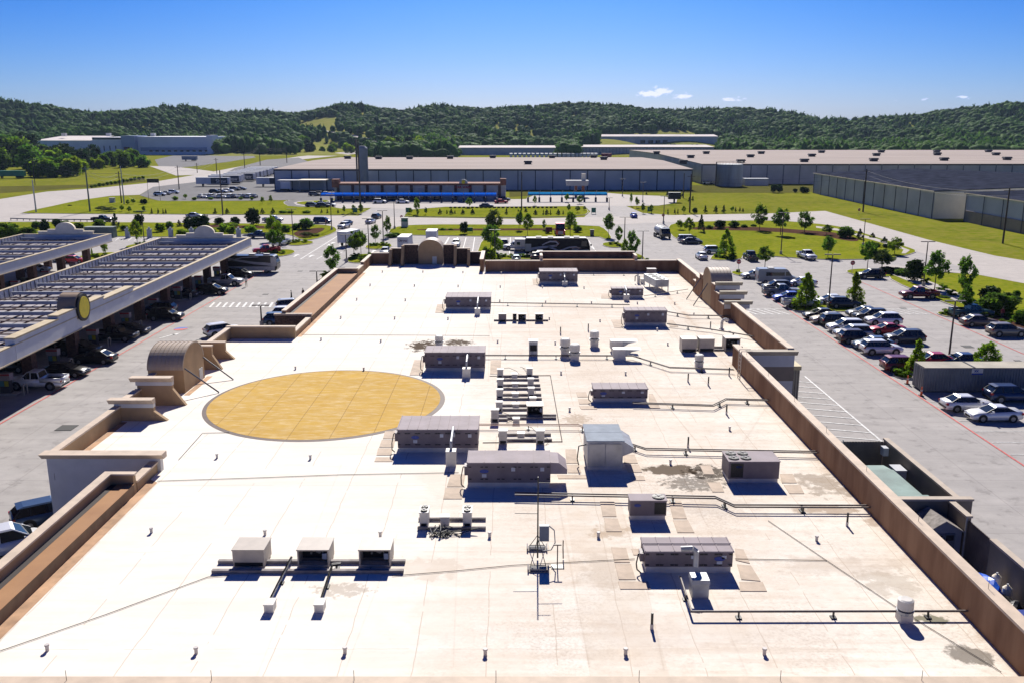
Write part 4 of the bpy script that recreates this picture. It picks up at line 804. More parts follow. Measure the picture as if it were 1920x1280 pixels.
# small plumbing vents / drains
vm=mat('vent_white',(.62,.58,.55),.6)
vp=thing('plumbing_vent','x','vent pipe'); sub(MB().cyl((0,0,.0),(0,0,.24),.08,n=8),'pipe',vm,vp); sub(MB().cyl((0,0,.242),(0,0,.31),.11,.1,n=8),'cap',vm,vp)
rows=[('front row along the near roof edge',[(89,1219),(368,1224),(647,1224),(910,1227),(1173,1226),(1433,1226)]),('second row from the near roof edge',[(284,998),(497,1002),(713,1005),(918,1006),(1122,1006),(1531,1013)]),('row passing the near edge of the roundel',[(407,858),(582,860)]),('row just behind the roundel',[(554,692),(682,694)]),('row level with the left end wall',[(602,638),(714,641),(933,642)]),('row in front of the lone far unit',[(639,597),(740,598),(840,599)]),
      ('row beside the lone far unit',[(669,563),(760,564),(937,566)]),('row two behind the lone far unit',[(694,536),(777,537),(859,538),(938,539)]),('farthest row at the vault',[(717,511),(793,511),(868,512),(940,514)]),('centre rows right of the condenser field',[(1052,701),(1173,702),(1068,770),(1257,869),(1368,806)]),('rear right rows',[(1017,540),(1095,541),(1023,568),(1109,569),(1195,570),(1265,571),(1030,599),(1125,603),(1232,620),(1301,591),(1041,645),(1252,647)])]
for rn,l in rows:
    for i,(x,y) in enumerate(l): place(vp,(*P(x,y,RF),RF),0,'white vent pipe, %s from left, %s'%(ORD[i],rn),'small vent pipes across the store roof')
bp_=thing('plumbing_vent','x','vent pipe'); sub(MB().cyl((0,0,0),(0,0,.25),.08,n=8),'collar',vm,bp_); sub(MB().cyl((0,0,.252),(0,0,.8),.06,n=8),'pipe',blackm,bp_)
for i,(x,y) in enumerate([(1222,1178),(1290,838),(1290,715),(1328,722),(1362,776),(1367,700+4),(1051,626),(1103,620),(1332,616),(1588,985)]): place(bp_,(*P(x,y,RF),RF),0,['tall black vent pipe alone at the front right of centre','tall black vent pipe left of the four fan unit','tall black vent pipe left of two beside the field of pipes','tall black vent pipe right of two beside the right wall','tall black vent pipe under the right hand pipe bend','bent black vent pipe next to the fan with dirty footing','black vent pipe left of two in front of the rear units','black vent pipe right of two in front of the rear units','thin black pipe next to the gooseneck','thin black pipe by the front right wall stains'][i],'tall black vent pipes')
# walkway pads
def pad(label,pts):
    q=[P(x,y,RF) for x,y in pts]; o0=q[0]; o=MB().prism([(x-o0[0],y-o0[1]) for x,y in q],.004,.03).build('walkway_pad',pad_m,loc=(o0[0],o0[1],RF)); tag(o,label,'walkway pad','tan walkway pads around roof units')
PD=[(['left of the long unit, '+w for w in ('far','middle','near','nearest')],[[(722,808),(743,808),(742,822),(718,822)],[(716,824),(741,824),(738,838),(711,838)],[(709,840),(736,840),(734,853),(706,853)],[(705,857),(738,857),(736,865),(702,865)]]),
 (['left of the hooded unit, far half','left of the hooded unit, near half'],[[(845,889),(873,889),(868,912),(838,912)],[(836,914),(868,914),(866,935),(831,935)]]),
 (['by the galvanised air handler, '+w for w in ('far left','near left','far right','near right','front right','front left')],[[(1060,842),(1080,842),(1084,868),(1062,868)],[(1063,871),(1085,871),(1090,886),(1065,886)],[(1168,852),(1190,852),(1196,868),(1170,868)],[(1172,871),(1198,871),(1204,885),(1178,885)],[(1182,892),(1207,892),(1210,900),(1184,900)],[(1045,890),(1098,890),(1100,897),(1047,897)]]),
 (['left of the nearest unit, '+w for w in ('far','middle','near')]+['right of the nearest unit, far','right of the nearest unit, near','in front right of the nearest unit','behind the nearest unit'],[[(1146,1026),(1174,1027),(1181,1054),(1152,1054)],[(1153,1057),(1183,1057),(1192,1086),(1160,1086)],[(1159,1090),(1215,1090),(1220,1104),(1163,1104)],[(1378,1028),(1394,1030),(1406,1056),(1380,1050)],[(1382,1058),(1408,1060),(1426,1089),(1390,1086)],[(1386,1091),(1430,1091),(1438,1108),(1388,1108)],[(1184,1029),(1206,1029),(1208,1040),(1188,1040)]]),
 (['left of the small square unit, far','left of the small square unit, near','right of the small square unit, far','right of the small square unit, near'],[[(1125,940),(1152,940),(1156,968),(1130,968)],[(1132,971),(1158,972),(1166,996),(1137,996)],[(1254,940),(1277,940),(1288,972),(1262,972)],[(1262,975),(1290,975),(1302,998),(1270,998)]]),
 (['left of the soot marked unit, '+w for w in ('far','middle','near')]+['right of the soot marked unit'],[[(1080,735),(1099,735),(1102,744),(1083,744)],[(1084,748),(1104,748),(1107,757),(1086,757)],[(1086,761),(1116,761),(1120,767),(1090,767)],[(1216,738),(1224,738),(1238,765),(1218,765)]]),
 (['left of the rear right unit','right of the rear right unit','left of the smoke stained unit','right of the smoke stained unit','left of the lone far unit','left of the farthest unit','left of the low silver topped unit'],[[(1146,600),(1168,600),(1168,615),(1152,615)],[(1252,601),(1262,601),(1272,613),(1256,613)],[(777,675),(797,675),(792,703),(768,703)],[(920,675),(940,675),(938,701),(919,701)],[(820,571),(836,571),(832,587),(816,587)],[(998,523),(1011,523),(1010,534),(1000,534)],[(1128,552),(1146,552),(1145,560),(1127,560)]]),
 (['right of the four fan unit, far','right of the four fan unit, near','left of the four fan unit, far','left of the four fan unit, near'],[[(1462,888),(1486,888),(1494,905),(1466,905)],[(1470,909),(1500,909),(1508,925),(1480,925)],[(1312,872),(1332,872),(1340,889),(1320,889)],[(1326,904),(1350,904),(1358,922),(1336,922)]])]
for ls,qs in PD:
    for l,q in zip(ls,qs): pad('tan walkway pad '+l,q)
# antenna mast
p=P(1008,1048,RF); t=thing('antenna_mast','slender black antenna mast on two ballast frames','antenna',(p[0],p[1],RF))
sub(MB().cyl((0,0,.1),(0,0,4.6),.045,.03),'pole',blackm,t)
for s in (-1,1):
    y=s*1.15; sub(MB().box(-.55,.55,y-.3,y+.3,0,.06).box(-.55,-.48,y-.3,y+.3,.061,.2).box(.48,.55,y-.3,y+.3,.061,.2),'ballast_frame',rail_m,t); sub(MB().box(-.42,.42,y-.2,y+.2,.062,.17),'ballast_block',mat('ballast_grey',(.3,.29,.28),.9),t)
    q=MB(); 
    for sx in (-.4,.4): q.cyl((sx,y,.2),(0,0 if abs(sx)<.1 else y*.15,1.3),.02,n=5); 
    q.cyl((-.4,y,.25),(.4,y,.25),.02,n=5); sub(q,'strut',blackm,t)
sub(MB().box(.08,.58,-.15,.1,1.1,1.95),'equipment_box',mat('box_blue_grey',(.12,.15,.22),.5),t)
for z,x0_,x1_ in ((3.5,.0,1.15),(2.6,-1.2,0),(4.3,0,.6)): sub(MB().cyl((x0_,0,z),(x1_,0,z-.02),.018,n=5),'aerial_arm',blackm,t)
sub(MB().tube([(.58,0,1.9),(.85,-.1,1.7),(.9,-.1,1.0),(.7,-.1,.6),(.3,-.1,.55),(.0,-.1,.7)],.03,n=6),'conduit',mat('conduit_grey',(.3,.3,.32),.5),t)
t=thing('camera_stand','short grey stand with a blue black base plate beside the mast','stand',(*P(1045,1062,RF),RF)); sub(MB().box(-.32,.32,-.22,.22,0,.04),'base',blackm,t); sub(MB().cyl((0,0,.041),(0,0,1.2),.03,n=6),'pole',gaspipe,t); sub(MB().box(-.2,.2,-.03,.03,1.2,1.26),'head',gaspipe,t)
o=MB().tube([(0,0,.05),(0,.3,.5),(0,.2,1.0)],.03,n=6).build('aerial_rod',gaspipe,loc=(*P(1056,1048,RF),RF)); tag(o,'thin bent rod right of the camera stand','rod')
# ladder and lightning rods on the right parapet
lad=thing('roof_ladder','pale metal ladder hooked over the right parapet','ladder',(20.9,P(1403,712,RF)[1],RF)); lm=mat('ladder_metal',(.6,.5,.4),.5)
for s in (0,.75): sub(MB().box(-.55,-.48,s,s+.06,0,2.6).box(-.55,.5,s,s+.06,2.601,2.66),'side_rail',lm,lad)
for k in range(7): sub(MB().box(-.53,-.50,.062,.748,.2+.35*k,.25+.35*k),'rung',lm,lad)
rod=MB().cyl((0,0,0),(0,0,.45),.012,n=4).build('lightning_rod',blackm); rod['_u']=0
def rods(lst,txt):
    for i,(x,y,z) in enumerate(lst):
        o=rod if not rod.get('_u') else rod.copy()
        if rod.get('_u'): COL.objects.link(o)
        rod['_u']=1; o.location=(x,y,z); tag(o,'thin lightning rod, %s %s'%(ORD[i],txt),'lightning rod','lightning rods on the parapets')
rods([(PX(q,YF-.2,4.95),YF-.2,4.98) for q in (125,397,664,930,1198,1463,1728)],'from left on the near parapet')
rods([(21.2,yy,6.38) for yy in (36,43,50,57,64,71,78)],'from the near end on the right parapet')
rods([(-23.4 if 0 else -27.4,yy,5.8) for yy in (38,44,50)],'from the near end on the left canopy edge')
# ------------------------------------------------------------ fuel canopies
can_w = mat('canopy_fascia', (.60,.60,.62), .7, .05, .8)
can_t = mat('canopy_trim', (.52,.42,.27), .75, .1, .8)
can_b = mat('canopy_beam', (.40,.42,.47), .9, .1, .6)
deck_m = mat('canopy_deck', (.37,.345,.355), .9, .22, .9, aniso=(.3,1.,1.), col2=(.27,.25,.26), spec=.1)
rust = mat('canopy_rib', (.17,.11,.10), .8, .25, 1.5)
cap_pale = mat('canopy_pediment', (.88,.78,.60), .8, .08, .7)
yel = mat('disc_yellow', (.80,.62,.03), .5, .08, 2.)
def canopy(label, x0, x1, y0, y1, rot, ped, face=None, far_ped=True):
    t = thing('fuel_canopy', label, 'fuel canopy', (x1, y0, 0), rot, 'long fuel canopies'); W = x1-x0; L = y1-y0; z0, zd, z1 = 5.0, 5.25, 6.3
    sub(MB().box(-W+.4,-.4,.4,L-.4,z0,zd), 'deck', deck_m, t)
    mb = MB()
    for k in range(int(W/1.35)): xx = -W+1.+1.35*k; mb.box(xx-.035,xx+.035,.5,L-.5,zd+.003,zd+(.16 if k%2 else .05))
    sub(tagst(mb), 'deck_rib', rust, t)
    nb = int(L/6.4)
    for k in range(nb+1): yy = 1.6+k*(L-3.2)/nb; sub(MB().box(-W+.5,-.5,yy-.1,yy+.1,zd+.22,zd+.62), 'roof_beam', can_b, t)
    mb = MB()
    for k in range(nb): 
        yy = 1.6+(k+.5)*(L-3.2)/nb; mb.box(-W+.5,-.5,yy-.05,yy+.05,zd+.17,zd+.3); mb.box(-W+.5,-.5,yy-1.5,yy-1.43,zd+.1,zd+.16); mb.box(-W+.5,-.5,yy+1.43,yy+1.5,zd+.1,zd+.16)
        for j in range(5): xx = -W+1.5+j*(W-3)/4; mb.box(xx-.07,xx+.07,1.6+k*(L-3.2)/nb-.09,1.6+k*(L-3.2)/nb+.09,zd+.004,zd+.21)
    sub(mb, 'purlins', rust, t)
    for nm, (a, b_, c, d) in dict(e=(-.4,0,0,L), w=(-W,-W+.35,0,L), n=(-W+.352,-.402,L-.35,L), s=(-W+.352,-.402,0,.35)).items():
        f = sub(MB().box(a,b_,c,d,z0-.1,z1), 'fascia', can_w, t); q = MB().box(a-.06,b_+.06,c-.06,d+.06,z1+.002,z1+.1); q.box(a-.08,b_+.08,c-.05,d+.05,z0-.22,z0-.102); sub(q, 'trim', can_t, f)
    mb = MB()
    for k in range(int(L/1.1)): yy = .8+1.1*k; mb.add([(-W+.36,yy,z1-.05),(-W+.36,yy+.07,z1-.05),(-W+1.0,yy+.07,zd+.02),(-W+1.0,yy,zd+.02)],[(0,1,2,3)]); mb.box(-W+.351,-W+.42,yy,yy+.07,zd,z1-.02)
    sub(mb, 'parapet_struts', mat('strut_dark', (.09,.09,.11), .6), t)
    if far_ped:
        pc = -W/2+ped; prof = [(pc-5.2,z1+.1),(pc-5.2,z1+.5),(pc-3.4,z1+.52),(pc-3.4,z1+.98),(pc-1.95,z1+1.0)]+arc(pc,z1+.98,1.85,1.35,180,0,16)+[(pc+1.95,z1+1.0),(pc+3.4,z1+.98),(pc+3.4,z1+.52),(pc+5.2,z1+.5),(pc+5.2,z1+.1)]
        sub(MB().extr(prof,'y',L-.5,L+.1), 'pediment', cap_pale, t); sub(MB().box(pc-5.3,pc-3.3,L-.56,L+.16,z1+.522,z1+.62).box(pc+3.3,pc+5.3,L-.56,L+.16,z1+.522,z1+.62), 'coping', cap_pale, t)
    if face:
        yc = face-y0
        for s in (-1,1):
            for a, b_, zz, nm in ((1.4,5.6,7.2,0),(5.602,14.2,6.85,1)):
                lo, hi = sorted((yc+s*a, yc+s*b_)); f = sub(MB().box(-.9,.04,lo,hi,z0-.1,zz), 'raised_fascia', can_w, t); sub(MB().box(-.98,.12,lo-.05,hi+.05,zz+.002,zz+.16), 'trim', can_t, f)
        prof = [(yc-1.62,6.0)]+arc(yc,7.1,1.62,1.62,180,0,20)+[(yc+1.62,6.0)]
        sub(MB().extr(prof,'x',-1.9,.02), 'drum', mat('drum_tan', (.36,.27,.2), .8, spec=.1), t)
        d = sub(MB().cyl((.03,yc,7.1),(.3,yc,7.1),1.5,n=32), 'sign_rim', blackm, t); sub(MB().cyl((.301,yc,7.1),(.34,yc,7.1),1.2,n=32), 'sign_face', yel, d, 'plain yellow round sign face')
    return t
def tagst(mb): return mb
canopy('nearer fuel canopy with raised stepped fascia and round yellow sign',-63.2,-46.3,40,166.2,R_(1.1),0,96.2)
canopy('farther fuel canopy at the left edge behind the first',-92.5,-75.4,70,172.5,R_(1.2),0)
colm = mat('brick_column', (.16,.085,.065), .9, .25, 4.)
col_p = thing('canopy_column','x','column'); sub(MB().box(-.55,.55,-.55,.55,.0,4.98),'shaft',colm,col_p); sub(MB().box(-.62,.62,-.62,.62,4.3,4.5),'band',can_t,col_p)
for i in range(10):
    for j,xx in enumerate((-51.3,-58.6)): place(col_p,(xx-i*.19,72+i*10.1,0),0,'brick column %s from the near end under the %s side of the nearer canopy'%(ORD[i],'right' if j==0 else 'left'),'brick canopy columns')
for i in range(8):
    for j,xx in enumerate((-79.5,-87.)): place(col_p,(xx-i*.2,97+i*10.2,0),0,'brick column %s from near end, %s side of the farther canopy'%(ORD[i],'right' if j==0 else 'left'),'brick canopy columns')
# pumps with a hoop bollard
pump=thing('fuel_pump','x','fuel pump'); sub(MB().box(-2.2,1.2,-.6,.6,0,.16),'island_base',kerb_m,pump); sub(MB().box(-.5,.5,-.3,.3,.162,1.5),'cabinet',mat('pump_dark',(.07,.07,.08),.4),pump); sub(MB().box(-.62,.62,-.36,.36,1.502,2.2),'head',mat('pump_head',(.40,.33,.33),.5),pump)
sub(MB().box(-.42,-.02,-.37,-.301,.9,1.45),'screen',mat('pump_cyan',(.10,.28,.32),.4),pump); sub(MB().box(.02,.42,-.37,-.301,.9,1.45),'nozzle_panel',mat('pump_yellow',(.45,.42,.03),.4),pump); sub(MB().box(-.62,.62,-.4,-.362,2.0,2.2),'red_band',mat('pump_red',(.4,.05,.06),.4),pump)
hoop=thing('hoop_bollard','x','bollard'); sub(MB().tube([(0,-.35,0),(0,-.35,.95),(0,-.2,1.1),(0,.2,1.1),(0,.35,.95),(0,.35,0)],.07,n=8),'hoop',mat('hoop_cream',(.5,.45,.36),.5),hoop)
for i in range(9):
    for j,xx in enumerate((-51.2,-57.4)):
        y=76.9+i*10.1; place(pump,(xx-.19*i,y,0),0,'fuel pump %s from the near end, %s row of the nearer canopy'%(ORD[i],'right' if j==0 else 'left'),'fuel pumps under the canopies')
        if j==0: place(hoop,(-49.2-.19*i,y-.2,0),0,'cream hoop bollard beside the %s right row pump'%ORD[i],'hoop bollards by the pumps')
for i in range(7): place(pump,(-79.8-.2*i,102+i*10.2,0),0,'fuel pump %s from the near end under the farther canopy'%ORD[i],'fuel pumps under the canopies')
# ------------------------------------------------------------ vehicles
glass = mat('car_glass', (.012,.016,.022), .035, .05, spec=.6); tyre = mat('tyre', (.018,.018,.019), .85); rimm = mat('rim', (.30,.30,.31), .35, metal=.6)
hl = mat('headlight', (.6,.62,.65), .15); tl = mat('taillight', (.35,.012,.015), .25); trimb = mat('car_trim', (.02,.02,.022), .5)
PC = {}
def paint(name, c, met=0.25, r=.32):
    if name not in PC:
        m = mat('paint_'+name, c, r, .03, 1.5, metal=met, spec=.5); b = m.node_tree.nodes['Principled BSDF']; b.inputs['Coat Weight'].default_value = .35; b.inputs['Coat Roughness'].default_value = .18; PC[name] = m
    return PC[name]
for n_, c_ in dict(white=(.72,.72,.73),silver=(.42,.43,.45),grey=(.16,.165,.175),darkgrey=(.055,.057,.062),black=(.012,.012,.014),red=(.42,.015,.025),darkred=(.14,.008,.015),blue=(.015,.06,.42),navy=(.015,.035,.10),slate=(.05,.09,.16),beige=(.42,.38,.32),bronze=(.16,.12,.095),tan=(.26,.22,.17),teal=(.02,.075,.095),brown=(.06,.035,.03)).items(): paint(n_, c_)
def loft(st, w):
    """st: (x, halfwidth factor, z low, z shoulder, z top)"""
    mb = MB(); n = 10; vs = []
    for x, f, zl, zs, zt in st:
        hw = w/2*f; r = [(hw*.86,zl),(hw*.985,zl+.1),(hw,(zl+zs)/2),(hw*.975,zs),(hw*.80,zt)]
        vs += [(x,-a,z) for a,z in r]+[(x,a,z) for a,z in r[::-1]]
    fs = []
    for i in range(len(st)-1):
        for j in range(n): a=i*n+j; b_=i*n+(j+1)%n; fs.append((a,b_,b_+n,a+n))
    fs += [tuple(range(n-1,-1,-1)), tuple(range((len(st)-1)*n, len(st)*n))]; return mb.add(vs, fs)
def house(xb0,xb1,xt0,xt1,wb,wt,zb,zt,m=0):
    b=[(xb0,-wb,zb),(xb1,-wb,zb),(xb1,wb,zb),(xb0,wb,zb),(xt0,-wt,zt),(xt1,-wt,zt),(xt1,wt,zt),(xt0,wt,zt)]
    return MB().add(b,[(0,1,5,4),(1,2,6,5),(2,3,7,6),(3,0,4,7),(4,5,6,7),(3,2,1,0)],m)
def pillars(xb0,xb1,xt0,xt1,wb,wt,zb,zt,mids=()):
    mb=MB(); e=.012
    def bar(x0,y0,z0,x1,y1,z1,t=.055):
        mb.add([(x0-t,y0,z0),(x0+t,y0,z0),(x1+t,y1,z1),(x1-t,y1,z1),(x0-t,y0*.93,z0),(x0+t,y0*.93,z0),(x1+t,y1*.93,z1),(x1-t,y1*.93,z1)],[(0,1,2,3),(7,6,5,4),(0,4,5,1),(1,5,6,2),(2,6,7,3),(3,7,4,0)])
    for s in (-1,1):
        bar(xb0+.03,s*(wb+e),zb,xt0+.03,s*(wt+e),zt); bar(xb1-.03,s*(wb+e),zb,xt1-.03,s*(wt+e),zt)
        for xm in mids: bar(xm,s*(wb+e),zb,xm,s*(wt+e),zt,.05)
    return mb
SPEC = dict(
 sedan=dict(L=4.85,W=1.86,st=[(-2.42,.80,.38,.62,.80),(-2.36,.92,.24,.80,.98),(-1.6,.985,.2,.92,1.05),(-.6,1,.18,.92,1.0),(.9,1,.18,.90,1.0),(1.7,.98,.2,.82,.92),(2.2,.93,.22,.70,.80),(2.42,.80,.30,.52,.62)],gh=(-1.95,1.15,-1.15,.25,.80,.60,.97,1.45),mid=(-.4,),wx=1.42,wr=.33,hz=.66,tz=.84),
 coupe=dict(L=4.75,W=1.84,st=[(-2.37,.80,.38,.62,.84),(-2.3,.92,.24,.80,.99),(-1.5,.985,.2,.90,1.02),(.8,1,.18,.86,.95),(1.7,.97,.2,.78,.87),(2.15,.92,.22,.66,.74),(2.37,.78,.30,.5,.58)],gh=(-1.85,1.05,-.95,.15,.78,.57,.93,1.36),mid=(-.75,),wx=1.38,wr=.34,hz=.62,tz=.84),
 suv=dict(L=4.75,W=1.95,st=[(-2.37,.84,.42,.8,1.02),(-2.3,.94,.3,.95,1.12),(-1.4,.99,.27,1.0,1.12),(.9,1,.27,1.0,1.1),(1.75,.98,.28,.94,1.04),(2.2,.93,.3,.82,.94),(2.37,.82,.4,.62,.74)],gh=(-2.3,1.25,-1.7,.3,.86,.66,1.06,1.66),mid=(-1.2,-.25),wx=1.42,wr=.39,hz=.80,tz=1.0),
 minivan=dict(L=5.1,W=2.0,st=[(-2.55,.86,.38,.8,1.05),(-2.48,.95,.28,.98,1.15),(.9,1,.25,1.0,1.12),(1.9,.97,.26,.9,1.0),(2.4,.9,.3,.72,.82),(2.55,.8,.38,.6,.66)],gh=(-2.45,1.7,-2.25,.65,.88,.74,1.1,1.78),mid=(-1.4,-.2),wx=1.55,wr=.36,hz=.78,tz=1.1),
 pickup=dict(L=5.8,W=2.02,st=[(-2.9,.93,.5,.72,.8),(-2.85,.97,.42,.80,.86),(-.75,1,.4,.84,.88),(-.7,1,.38,1.08,1.2),(1.05,1,.38,1.1,1.2),(2.1,.985,.4,1.06,1.16),(2.7,.96,.42,.98,1.06),(2.88,.88,.48,.8,.92)],gh=(-.68,1.35,-.5,.65,.86,.74,1.18,1.86),mid=(.25,),wx=1.75,wr=.42,hz=.95,tz=1.0,bed=True),
)
def vehicle_parts(kind):
    s = SPEC[kind]; W = s['W']; L = s['L']; out = []; add = lambda n,mb,m: out.append((n,mb,m))
    body = loft(s['st'], W)
    if s.get('bed'): body.box(-2.86,-.72,-W/2+.02,-W/2+.12,.82,1.28); body.box(-2.86,-.72,W/2-.12,W/2-.02,.82,1.28); body.box(-2.9,-2.8,-W/2+.125,W/2-.125,.7,1.26); body.box(-.8,-.72,-W/2+.125,W/2-.125,.82,1.3)
    add('body', body, 'P')
    xb0,xb1,xt0,xt1,wb,wt,zb,zt = s['gh']
    add('windows', house(xb0,xb1,xt0,xt1,wb,wt,zb,zt-.03), glass)
    r = house(xt0-(.28 if kind=='suv' else .06),xt1+.08,xt0+.12,xt1-.12,wt+.03,wt-.08,zt-.028,zt+.05); add('roof', r, 'P')
    add('window_frame', pillars(xb0,xb1,xt0,xt1,wb,wt,zb,zt-.03,s['mid']), 'P' if kind in ('pickup','minivan') else trimb)
    for sx in (-1,1):
        for sy in (-1,1):
            x = sx*s['wx']; add('wheel_arch', MB().cyl((x,sy*(W/2-.14),s['wr']+.03),(x,sy*(W/2+.004),s['wr']+.03),s['wr']+.075,n=18), trimb)
            add('wheel', (MB().cyl((x,sy*(W/2-.2),s['wr']),(x,sy*(W/2+.012),s['wr']),s['wr'],n=20), MB().cyl((x,sy*(W/2+.0),s['wr']),(x,sy*(W/2+.03),s['wr']),s['wr']*.66,s['wr']*.6,n=12)), tyre)
    for sy in (-1,1):
        xf = L/2-.13; add('headlight', MB().box(xf-.16,xf+.09,sy*W*.33-.2,sy*W*.33+.2,s['hz']-.09,s['hz']+.06), hl); add('taillight', MB().box(-L/2-.02,-L/2+.2,sy*W*.42-.11,sy*W*.42+.11,s['tz']-.14,s['tz']+.05), tl)
        add('mirror', MB().box(xb1-.55,xb1-.35,sy*(W/2+.09)-.09,sy*(W/2+.09)+.09,zb+.02,zb+.18), 'P')
    add('grille', MB().box(L/2-.08,L/2+.008,-W*.24,W*.24,s['hz']-.26,s['hz']-.06), trimb); add('bumper', MB().box(-L/2-.03,-L/2+.12,-W*.4,W*.4,.38,.55), trimb)
    if s.get('bed'): add('bed_floor', MB().box(-2.79,-.81,-W/2+.13,W/2-.13,.84,.9), trimb)
    return out
PROTO = {}
def vehicle(kind, color, x, y, hd, label, group='cars in the store car parks', name=None, cat='car', far=False, z=.03, sc=1.):
    key = (kind, color, far)
    if key not in PROTO:
        parts = vehicle_parts(kind); t = None
        if far:
            mb = MB(); mats = []
            for n_, b_, m in parts:
                for bb in (b_ if isinstance(b_, tuple) else (b_,)):
                    mm = PC[color] if m == 'P' else m
                    if mm not in mats: mats.append(mm)
                    mb.add(bb.v, bb.f, mats.index(mm))
            t = mb.build(name or 'parked_car', mats)
        else:
            base = PROTO.get((kind, None)); t = bpy.data.objects.new('parked_car', None); COL.objects.link(t)
            if base is None:
                PROTO[(kind, None)] = t
                for n_, b_, m in parts:
                    b0 = b_[0] if isinstance(b_, tuple) else b_; mo = b0.build(n_, PC[color] if m == 'P' else m, parent=t, smooth=(n_ == 'body'))
                    if m == 'P': mo.material_slots[0].link = 'OBJECT'; mo.material_slots[0].material = PC[color]; mo['_p'] = 1
                    if isinstance(b_, tuple): b_[1].build('rim', rimm, parent=mo)
            else:
                for ch in list(base.children):
                    c = cptree(ch, t)
                    if ch.get('_p'): c.material_slots[0].material = PC[color]
        PROTO[key] = t; t['_n'] = 0
    t = PROTO[key]
    if t.get('_n'): o = cptree(t)
    else: o = t; t['_n'] = 1
    o.name = name or {'pickup':'pickup_truck','minivan':'van'}.get(kind, 'parked_car'); o.location = (x, y, z); o.rotation_euler = (0, 0, R_(hd)); o.scale = (sc,)*3
    tag(o, label, cat, group); return o
def car(kind, color, px, py, hd, label, **k):
    """py: row of the near side's tyre contact"""
    w = 1.0 if abs(math.cos(R_(hd))) > .7 else 2.3; x, y = P(px, py); y += w; x = PX(px, y); return vehicle(kind, color, x, y, hd, label, **k)
T='pickup truck'
for a in [
 ('sedan','silver',1415,524,180,'silver sedan parked next to the grey passenger van, half behind it'),
 ('suv','darkgrey',1455,547,180,'dark grey hatch parked between the passenger van and grey pickup'),
 ('sedan','white',1503,538,180,'white sedan parked right of the passenger van behind the cone shaped tree'),
 ('sedan','blue',1478,567,180,'bright blue sedan half hidden by the cone shaped tree'),
 ('suv','darkgrey',1581,580,0,'dark hatch with red tail lights next to the tall lamp post'),
 ('sedan','white',1556,573,180,'white sedan mostly hidden behind the dark hatch at the lamp post'),
 ('sedan','black',1538,601,180,'black sedan nearest the planted island at the head of the long row'),
 ('sedan','beige',1553,609,180,'cream sedan with pale bonnet second in the long row'),
 ('suv','black',1570,614,0,'black hatch squeezed between the cream sedan and white crossover'),
 ('suv','white',1584,625,180,'white crossover facing the store in the long row'),
 ('suv','silver',1598,637,180,'silver crossover with dark side windows in the long row'),
 ('suv','brown',1607,646,0,'dark brown crossover showing red tail lights to the store'),
 ('sedan','slate',1636,657,180,'slate blue hatch behind the white sloping crossover'),
 ('suv','white',1651,667,0,'white sloping crossover nearest the camera in the long row'),
 ('suv','darkred',1693,699,0,'dark red family wagon beside the container'),
 ('sedan','darkgrey',1619,597,180,'dark grey sedan first in the second row, just past the planted island'),
 ('suv','black',1631,604,180,'black crossover with grey bonnet in the second row'),
 ('suv','white',1655,612,180,'white crossover behind the bright red coupe'),
 ('coupe','red',1661,629,180,'bright red coupe in the second row'),
 ('suv','darkgrey',1695,646,180,'charcoal crossover nearest the camera in the second row'),
 ('sedan','red',1746,689,180,'red car almost wholly hidden behind the container'),
 ('sedan','navy',1800,690,180,'dark blue car whose roof shows over the container'),
 ('sedan','bronze',1835,614,0,'bronze sedan beside the teal pickup'),
 ('suv','tan',1886,633,0,'tan boxy crossover parked alone at the right edge'),
 ('suv','navy',1893,757,0,'navy crossover behind the two white cars by the container'),
 ('sedan','white',1813,774,0,'white sedan with its tail to the store by the container'),
 ('coupe','white',1861,793,180,'white coupe with dark roof facing the store, nearest the camera'),
 ('suv','black',1632,524,180,'black crossover in tree shade by the stop sign'),
 ('sedan','darkgrey',1297,459,0,'grey sedan parked beside the silver minivan'),
 ('suv','white',1340,477,0,'white crossover beside the pale tree on the berm'),
 ('sedan','white',1315,489,90,'white hatch seen from behind beside the planted nose'),
 ('sedan','blue',1188,410,90,'small dark blue car crossing at the far junction'),
 ('sedan','teal',968,495,90,'teal car seen from above behind the far parapet'),
 ('sedan','white',855,464,-90,'white sedan alone in the middle bays right of the vault'),
 ('sedan','silver',722,480,-90,'silver car just beyond the parapet steps'),
 ('suv','white',645,430,-105,'white crossover heading down beside the white box truck'),
 ('sedan','slate',650,425,-105,'slate sedan just behind the white crossover on the access road'),
 ('sedan','white',695,421,80,'white car driving away behind the lamp posts'),
 ('suv','darkgrey',706,412,80,'dark car at the far side of the junction'),
 ('sedan','silver',365,409,0,'silver car on the frontage road behind trees'),
 ('suv','black',399,554,0,'black crossover under the canopy just behind the silver pickup'),
 ('sedan','darkgrey',245,629,0,'grey sedan with bright bonnet poking out of the canopy shade'),
 ('suv','black',312,603,0,'black hatch under the canopy level with the crossing stripes'),
 ('sedan','black',178,684,180,'long black sedan with red tail light reaching out of the shade'),
 ('sedan','black',124,709,0,'black car with glinting bonnet next to the white work pickup'),
 ('suv','slate',96,990,35,'slate crossover half hidden behind the white end wall'),
 ('minivan','white',8,1052,35,'white van at the left edge below the storefront canopy'),
 ('suv','white',419,632,38,'white crossover with dark rear behind the bay parapet'),
 ('suv','slate',528,612,5,'slate blue four wheel drive parked at the dark brick wall'),
 ('suv','white',542,600,5,'white roofed dark car beyond the slate four wheel drive'),
 ('suv','silver',548,584,20,'silver car at the end of the striped crossing'),
 ]: car(*a)
